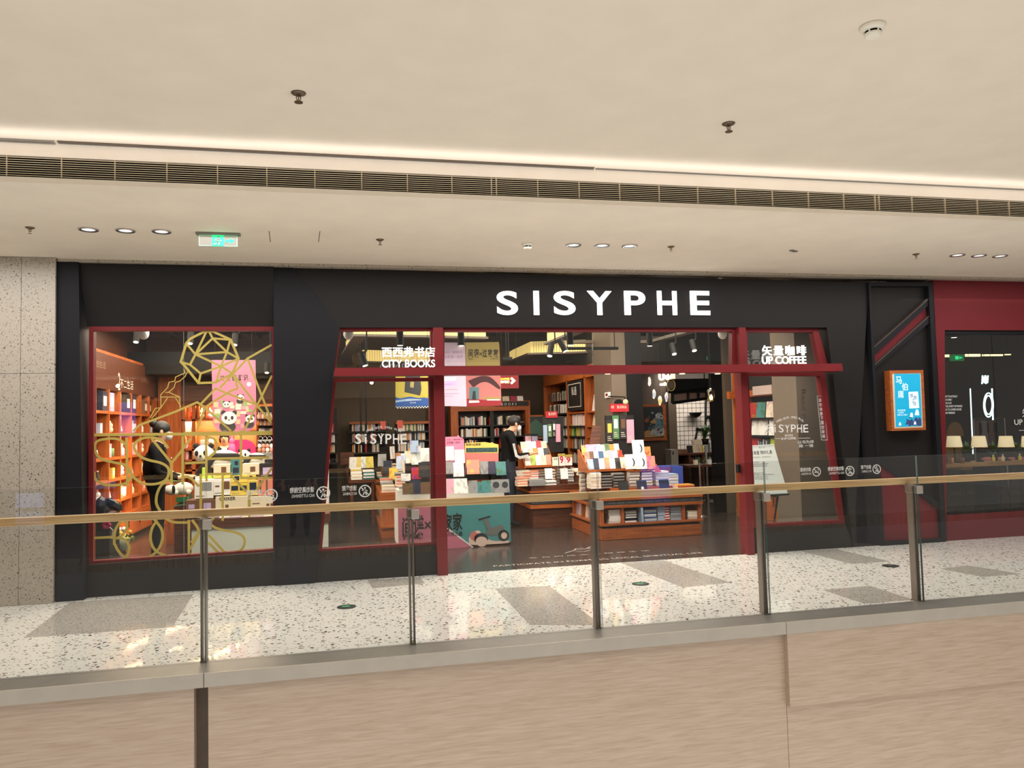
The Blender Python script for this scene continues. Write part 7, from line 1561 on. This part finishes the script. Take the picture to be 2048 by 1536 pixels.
# books, cups on the counter, pink cushion stool
for k, (px, col, kd) in enumerate(((1893, 'brown', 'box'), (1900, 'orange', 'mug'), (1922, 'brown', 'mug'), (1985, 'yellow', 'bottle'), (2004, 'cream', 'bottle'), (2038, 'yellow', 'bottle'))): goods(kd, (P(px, 925, 9.3).x, 9.28, zk_+.001), .10, col, '%s %s on the cafe window counter, %s from the left' % (col, {'box': 'box', 'mug': 'mug', 'bottle': 'bottle'}[kd], ORD[k]), 'things on the cafe counter')
c = P(1912, 870, 12.2); o = root('rattan_chair', 'round-backed tan rattan chair behind the first cafe lamp', 'chair', V((c.x, 12.2, 0))); rt = mat('rattan', (150, 116, 66), .7, bump=.6, nscale=60)
MB().prism([P(1912+15.5*math.cos(t*PI/12), 872-28*math.sin(t*PI/12), 12.3) for t in range(13)], (0, .05, 0)).build('backrest', rt, o); zz = P(1912, 905, 12.2).z; B('seat', rt, c.x-.24, 11.85, zz-.3, c.x+.24, 12.3, zz-.2, o)
for x in (-.2, .2):
    for y in (11.9, 12.25): MB().cyl((c.x+x, y, 0), (c.x+x*.9, y, zz-.3), .018, n=8).build('leg', M_blackm, o)
B('back_panel', rt, c.x-.2, 12.3, zz-.25, c.x+.2, 12.34, P(1912, 871, 12.3).z, o)
M_ck = mat('cushion_pink', (214, 120, 124), .8)
for k, (px, Y) in enumerate(((1990, 10.1), (2040, 10.1))):
    c = P(px, 925, Y); o = root('bar_stool', '%s cafe stool behind the wooden counter' % ('pink-cushioned', 'second pink-cushioned')[k], 'stool', V((c.x, Y, 0)), 'cafe stools'); MB().lathe([(.16, 0), (.19, .02), (.19, .06), (.14, .08)], c, 20).build('cushion', M_ck, o, True)
    for a_ in range(4): t = a_*PI/2+.7; MB().cyl((c.x+.18*math.cos(t), Y+.18*math.sin(t), 0), (c.x+.12*math.cos(t), Y+.12*math.sin(t), c.z), .012, n=6).build('leg', M_blackm, o)
# clothes rail reflected in the cafe glass, built here as solid objects inside
o = root('reflected_clothes_rail', 'rail with hanging grey and brown clothes, a window reflection built behind the cafe glass', 'clothes rail', (P(1980, 900, 12.8).x, 12.8, 0)); p, q = P(1946, 838, 12.8), P(2008, 836, 12.8); MB().cyl(p, q, .014, n=8).build('rail', M_chrome, o)
for e in (p, q): MB().cyl(e, V((e.x, e.y, 0)), .014, n=8).build('upright', M_chrome, o)
for k, (px, col) in enumerate(((1953, 'brown'), (1967, 'grey'), (1983, 'brown'), (1996, 'black'))):
    c = P(px, 840, 12.8); g_ = root('reflected_garment', '%s garment on the reflected cafe clothes rail, %s from the left' % (col, ORD[k]), 'clothing', c+V((0, 0, -.55)), 'garments on the rail')
    MB().prism([c+V((x, 0, z)) for x, z in ((-.11, -.06), (-.05, -.01), (.05, -.01), (.11, -.06), (.12, -.24), (.10, -.25), (.10, -.55), (-.10, -.55), (-.10, -.25), (-.12, -.24))], (0, .06, 0)).build('shirt', M_goods[col], g_); MB().tube([c+V((-.1, .03, -.03)), c+V((0, .03, .01)), c+V((.1, .03, -.03))], .006, 5).tube([c+V((0, .03, .0)), c+V((0, .03, .03))], .004, 5).build('hanger', M_chrome, g_)
# ================================================================ PEOPLE
def person(label, loc, yaw, J, cols, s=1.0, hair='short', mask=False, group=None):
    """one continuous skinned body; J overrides joints (x right, y forward, z up, metres for a 1.70 m figure)"""
    base = {'pelvis': (0, 0, .93), 'waist': (0, .0, 1.08), 'chest': (0, .01, 1.26), 'collar': (0, .0, 1.40), 'neck': (0, .015, 1.46), 'chin': (0, .045, 1.52), 'head': (0, .035, 1.60), 'crown': (0, .02, 1.665)}
    for sd, k in (('l', -1), ('r', 1)):
        base.update({'sho_'+sd: (k*.165, 0, 1.375), 'elb_'+sd: (k*.23, -.02, 1.10), 'wri_'+sd: (k*.24, .06, .87), 'pal_'+sd: (k*.24, .08, .80),
                     'hip_'+sd: (k*.09, 0, .88), 'kne_'+sd: (k*.10, .02, .49), 'ank_'+sd: (k*.10, -.02, .09), 'toe_'+sd: (k*.115, .14, .035)})
    base.update(J or {})
    rad = {'pelvis': (.155, .115), 'waist': (.14, .105), 'chest': (.155, .115), 'collar': (.11, .085), 'neck': (.052, .052), 'chin': (.062, .068), 'head': (.078, .095), 'crown': (.055, .068)}
    for sd in 'lr': rad.update({'sho_'+sd: (.068, .068), 'elb_'+sd: (.046, .046), 'wri_'+sd: (.030, .030), 'pal_'+sd: (.036, .020), 'hip_'+sd: (.088, .092), 'kne_'+sd: (.062, .062), 'ank_'+sd: (.044, .046), 'toe_'+sd: (.038, .030)})
    names = list(base); vs = [V(base[n]) for n in names]; es = []; mats_e = []
    def e(a, b, m): es.append((names.index(a), names.index(b))); mats_e.append(m)
    for a, b, m in (('pelvis', 'waist', 0), ('waist', 'chest', 0), ('chest', 'collar', 0), ('collar', 'neck', 2), ('neck', 'chin', 2), ('chin', 'head', 2), ('head', 'crown', 2)): e(a, b, m)
    for sd in 'lr':
        for a, b, m in (('collar', 'sho_', 0), ('sho_', 'elb_', 0), ('elb_', 'wri_', 0), ('wri_', 'pal_', 2), ('pelvis', 'hip_', 1), ('hip_', 'kne_', 1), ('kne_', 'ank_', 1), ('ank_', 'toe_', 3)):
            e(a+sd if a.endswith('_') else a, b+sd, m)
        d = (V(base['pal_'+sd])-V(base['wri_'+sd])).normalized(); side = d.cross(V((0, 0, 1)) if abs(d.z) < .8 else V((0, 1, 0))).normalized(); dn = d.cross(side)
        for k in range(5):
            L = (.055, .075, .082, .076, .060)[k]; off = side*(-.034+.017*k); pi = names.index('pal_'+sd)
            st = V(base['pal_'+sd])+off+d*(.035 if k else -.005)+(side*-.012 if k == 0 else V()); md = st+d*L*.5+(side*-.02 if k == 0 else V())+dn*.006; tp = md+d*L*.42+dn*.018
            for nm_, q in (('fa', st), ('fb', md), ('fc', tp)): names.append('%s%d%s' % (nm_, k, sd)); vs.append(q); rad[names[-1]] = (.0095, .0095)
            n = len(names); es += [(pi, n-3), (n-3, n-2), (n-2, n-1)]; mats_e += [2, 2, 2]
    me = bpy.data.meshes.new('person'); me.from_pydata([q*s for q in vs], es, []); me.update()
    ob = bpy.data.objects.new('p', me); _TS.collection.objects.link(ob)
    sk = ob.modifiers.new('skin', 'SKIN'); sk.use_smooth_shade = True
    for i, n in enumerate(names): me.skin_vertices[0].data[i].radius = tuple(x*s for x in rad[n]); me.skin_vertices[0].data[i].use_root = (i == 0)
    sb = ob.modifiers.new('sub', 'SUBSURF'); sb.levels = 2; sb.render_levels = 2
    _TS.view_layers[0].update(); dg = _TS.view_layers[0].depsgraph; out = bpy.data.meshes.new_from_object(ob.evaluated_get(dg)); bpy.data.objects.remove(ob)
    out.materials.clear()
    for m in cols: out.materials.append(m)
    seg = [(vs[a]*s, vs[b]*s) for a, b in es]; mi = []
    for p in out.polygons:
        c = p.center; best, bm_ = 1e9, 0
        for (a, b), m in zip(seg, mats_e):
            ab = b-a; t = max(0, min(1, (c-a).dot(ab)/max(1e-9, ab.length_squared))); dd = (c-(a+ab*t)).length
            if dd < best: best, bm_ = dd, m
        mi.append(bm_)
    out.polygons.foreach_set('material_index', mi); out.name = 'body'
    r = root('person', label, 'person', loc, group); r.rotation_euler = (0, 0, yaw)
    b = bpy.data.objects.new('body', out); C.objects.link(b); b.parent = r
    H = V(base['head'])*s; up = (V(base['crown'])-V(base['chin'])).normalized(); tilt = Matrix.Rotation(math.atan2(-(up.y+.17), up.z), 4, 'X') if True else Matrix()
    def hp(q): return H + (tilt @ V(q))*s
    def child(mb, nm, m, sm=True):
        o = mb.build(nm, m, None, sm, org=V((0, 0, 0))); o.parent = r; o.location = (0, 0, 0); return o
    mh = mat('hair_black', (24, 21, 20), .5, bump=.5, nscale=60)
    hb = MB().ball(hp((0, -.022, .030)), .105*s, 14, 0, (.86, 1.0, .92))
    if hair == 'bun': hb.ball(hp((0, -.12, .075)), .052*s, 10); hb.ball(hp((0, -.06, -.03)), .075*s, 10, 0, (.9, .7, 1))
    if hair == 'fringe': hb.ball(hp((0, .055, .065)), .07*s, 10, 0, (1.15, .6, .55)); hb.ball(hp((-.07, .0, -.03)), .05*s, 8, 0, (.5, 1, 1.3)); hb.ball(hp((.07, .0, -.03)), .05*s, 8, 0, (.5, 1, 1.3))
    if hair == 'cap': hb.ball(hp((0, .08, .05)), .08*s, 10, 0, (.9, 1.0, .16))
    child(hb, 'hair', mh)
    sk_ = cols[2]
    m = MB().ball(hp((0, .105, -.015)), .020*s, 8, 0, (.8, .9, 1.3)); child(m, 'nose', sk_)
    m = MB()
    for k in (-1, 1): m.ball(hp((k*.084, -.005, -.012)), .026*s, 8, 0, (.4, .8, 1.25))
    child(m, 'ears', sk_)
    m = MB()
    for k in (-1, 1): m.ball(hp((k*.032, .090, .018)), .011*s, 8, 0, (1.3, .5, .7))
    child(m, 'eyes', mat('eye_dark', (30, 24, 22), .3))
    if mask: child(MB().ball(hp((0, .075, -.045)), .062*s, 12, 0, (1.0, .75, .85)), 'face_mask', mat('mask_pale', (206, 214, 220), .7))
    else: child(MB().ball(hp((0, .088, -.055)), .022*s, 8, 0, (1.2, .4, .4)), 'mouth', mat('lip_rose', (150, 86, 78), .5))
    return r, child
M_skin = mat('skin', (206, 156, 126), .5); M_jkt = mat('jacket_black', (11, 11, 13), .75, spec=.15); M_trs = mat('trousers_black', (11, 11, 13), .8, spec=.15); M_jean = mat('jeans_navy', (28, 36, 50), .8); M_shoe = mat('shoe_black', (18, 17, 17), .5)
c = P(314, 1000, 10.4); c.z = 0
hold = {'elb_r': (.24, .02, 1.10), 'wri_r': (.16, .24, 1.02), 'pal_r': (.14, .31, 1.03), 'elb_l': (-.24, .02, 1.10), 'wri_l': (-.14, .26, 1.02), 'pal_l': (-.12, .33, 1.03), 'chin': (0, .065, 1.51), 'head': (0, .065, 1.59), 'crown': (0, .07, 1.66)}
r, ch = person('woman in black with hair bun and pale mask, standing in the bay window', c, -1.45, hold, [M_jkt, M_trs, M_skin, M_shoe], 1.03, 'bun', True)
ch(MB().ball(V((0, -.01, 1.18)), .20, 16, 0, (1.0, .78, 1.35)), 'jacket', M_jkt); ch(MB().lathe([(.10, 1.40), (.085, 1.44), (.07, 1.46)], (0, 0, 0), 14), 'collar', M_jkt); ch(MB().ball(V((.21, .0, .98)), .11, 12, 0, (.45, .9, 1.2)), 'shoulder_bag', M_jkt)
ch(MB().cyl((.12, .17, 1.30), (.12, .178, 1.30), .012, n=10), 'badge', M_white)
c = P(450, 900, 12.7); c.z = 0
person('dark-haired person in black looking out over the boxes behind the bay counter', V((c.x, 12.75, 0)), PI-.05, {}, [M_jkt, M_trs, M_skin, M_shoe], .955, 'fringe')
c = P(1030, 900, 12.3)
r, ch = person('man in black long-sleeved top, white sleeve print and mask, beside the rear book table', V((2.53, 11.98, 0)), -1.42, {'elb_r': (.25, .04, 1.08), 'wri_r': (.17, .27, 1.10), 'pal_r': (.15, .34, 1.11), 'elb_l': (-.24, .05, 1.08), 'wri_l': (-.13, .28, 1.08), 'pal_l': (-.11, .35, 1.09), 'neck': (0, .04, 1.455), 'chin': (0, .11, 1.49), 'head': (0, .125, 1.565), 'crown': (0, .14, 1.64)}, [M_jkt, M_jean, M_skin, M_shoe], 1.04, 'cap', True)
M_slv = mat('sleeve_grey', (176, 174, 170), .7)
q0, q1, q2_ = V((.262, .0, 1.32)), V((.312, .03, 1.10)), V((.245, .25, 1.125))
m = MB(); m.strip([q0, q1+V((0, -.01, .03)), q1+V((-.005, .05, .0)), q2_], .042, (1, .15, .1), .006); ch(m, 'sleeve_print', M_slv, False)
t = text('UNDEFEATED', 'sleeve_letters', M_text, (0, 0, 0), (0.26, 0, 0), (0, .036, 0), None, depth=0); t.parent = r
t.matrix_local = Matrix.Translation(V((.292, .012, 1.205))) @ Matrix(((0, 0, 1, 0), (.10, 1, 0, 0), (-1, .10, 0, 0), (0, 0, 0, 1)))
# bystander on the opposite gallery, seen mirrored in the balustrade glass
c = PF(600, 1072); c = V((c.x, 2*5.80-c.y, 0))
person('person in dark trousers and shoes on the opposite gallery, mirrored in the balustrade glass', c, 0, {}, [mat('coat_dark', (30, 32, 38), .7), mat('trousers_slate', (26, 30, 40), .8), M_skin, mat('shoe_grey', (60, 60, 62), .5)], 1.0)
# ================================================================ OPPOSITE GALLERY (seen only as reflections)
struct(B('floor.002', M_tile, -9, -8, -.2, 14, .35, 0))
struct(B('ceiling.004', M_ceil, -9, -8, 3.15, 14, -4.2, 3.4))
ow = struct(B('wall_opposite', mat('opposite_dark', (58, 54, 50), .6), -9, -8.2, 0, 14, -8, 3.15))
for k in range(8): B('panel', M_greyw if k % 3 == 0 else M_black, -8.6+2.8*k, -8.0, .1, -6.2+2.8*k, -7.94, 2.5, ow)
struct(B('trim_10', M_ceil, -9, -7.95, 2.6, 14, -7.6, 3.15))
def mirror_at(px, py, Ym, Yw=-7.9):
    d = 2*Ym-Yw; return P(px, py, d)
for k, (x0, y0, x1, y1, Ym, col, e, t) in enumerate(((238, 779, 271, 875, 8.56, (120, 110, 220), 3.0, 'violet-blue'), (1283, 930, 1340, 975, 5.80, (70, 90, 230), 2.2, 'deep blue'), (30, 985, 88, 1105, 5.80, (150, 180, 240), 1.4, 'pale blue'))):
    p, q = mirror_at(x0, y1, Ym, -7.55), mirror_at(x1, y0, Ym, -7.55)
    o = root('advert_screen', 'glowing %s advertising screen on the opposite gallery, seen as a reflection' % t, 'screen', V(((p.x+q.x)/2, -7.55, p.z)), 'opposite screens')
    z0, z1 = max(.05, p.z), min(2.58, q.z)
    B('casing', M_blackm, p.x-.05, -7.60, z0-.05, q.x+.05, -7.56, z1+.05, o); B('screen', mat('screen_%d' % k, col, .5, emit=e), p.x, -7.56, z0, q.x, -7.55, z1, o); B('stand', M_blackm, (p.x+q.x)/2-.2, -7.66, 0, (p.x+q.x)/2+.2, -7.60, z0, o)
# ================================================================ books: the 300 that show largest stay single, the rest join the far spines
bpy.context.view_layer.update()
from mathutils.bvhtree import BVHTree
from bisect import bisect_right
_o = V((0, 0, EYE)); _clear = {M_glass, M_sglass, _M['jar_glass']}; _vs = []; _fs = []; _st = []; _ow = []
for ob in bpy.data.objects:
    if ob.type != 'MESH' or not ob.data.materials or ob.data.materials[0] in _clear or ob.name.startswith(('letter', 'small_letter', 'serif', 'linked', 'tile', 'Letter')): continue
    Mw = ob.matrix_world; o0 = len(_vs); _st.append(len(_fs)); _ow.append(ob.name); _vs += [Mw @ v.co for v in ob.data.vertices]
    _fs += [[i+o0 for i in p.vertices] for p in ob.data.polygons]
_bvh = BVHTree.FromPolygons(_vs, _fs)
def proj(q):
    d = q-_o; z = d.dot(_f); return (CX+FPX*d.dot(_r)/z, CY-FPX*d.dot(_u)/z)
def sees(q, ob):
    loc, n, i, h = _bvh.ray_cast(_o, (q-_o).normalized())
    if i is None: return False
    nm = _ow[bisect_right(_st, i)-1]
    return nm == ob.name or any(nm == c.name for c in ob.children)
_bk = []
for ob in [x for x in bpy.data.objects if x.get('category') == 'book']:
    Mw = ob.matrix_world; flat_ = ob.data in (UFS, UFP)
    if flat_: pts = [(u, -.001, v) for u in (-.4, -.2, 0, .2, .4) for v in (.2, .5, .8)]+[(u, v, 1.001) for u in (-.3, 0, .3) for v in (.2, .6)]
    else: pts = [(u, -.002, v) for u in (-.4, 0, .4) for v in (.1, .5, .9)]+[(-.501, .5, .3), (-.501, .5, .8), (.5, .5, .8)]
    n = 0
    for p in pts:
        q = Mw @ V(p); x, y = proj(q)
        if -5 < x < 2053 and -5 < y < 1541 and sees(q, ob): n += 1
    c = [proj(Mw @ V(v)) for v in ((-.5, 0, 0), (.5, 0, 0), (-.5, 0, 1), (.5, 0, 1), (-.5, 1, 1), (.5, 1, 1))]
    ar = (max(a[0] for a in c)-min(a[0] for a in c))*(max(a[1] for a in c)-min(a[1] for a in c))*n/len(pts)
    _bk.append((ar if n else 0, ob))
_bk.sort(key=lambda t: -t[0])
_keys = list(COLN); _gone = []
for k, (ar, ob) in enumerate(_bk):
    if k < 298 and ar > 0: continue
    if ar > 0:
        col = tuple(ob.color[:3]); ci = min(range(len(_keys)), key=lambda i: sum((a-b)**2 for a, b in zip(col, lin(COLN[_keys[i]]))))
        Mw = ob.matrix_world.copy(); o0 = len(LOOSE.v); LOOSE.v += [Mw @ v.co for v in ob.data.vertices]
        for p in ob.data.polygons: LOOSE.f.append([i+o0 for i in p.vertices]); LOOSE.m.append(ci if p.material_index == 0 else 1)
    _gone += list(ob.children)+[ob]
bpy.data.batch_remove(_gone)
o = LOOSE.build('books', SPM); tag(o, 'rows of small book spines filling the rear bookcases and lower book piles of the shop', 'books', None, 'stuff')
bpy.data.scenes.remove(_TS)
_seen = {}
for x in bpy.data.objects:
    l = x.get('label')
    if l:
        if len(l.split()) > 16: print('LONG', l)
        _seen.setdefault(l, []).append(x.name)
for l, v in _seen.items():
    if len(v) > 1: print('SAME', l, v)
print('objects', len(bpy.data.objects), 'single books', len([1 for x in bpy.data.objects if x.get('category') == 'book']), 'visible', sum(1 for a in _bk if a[0] > 0))
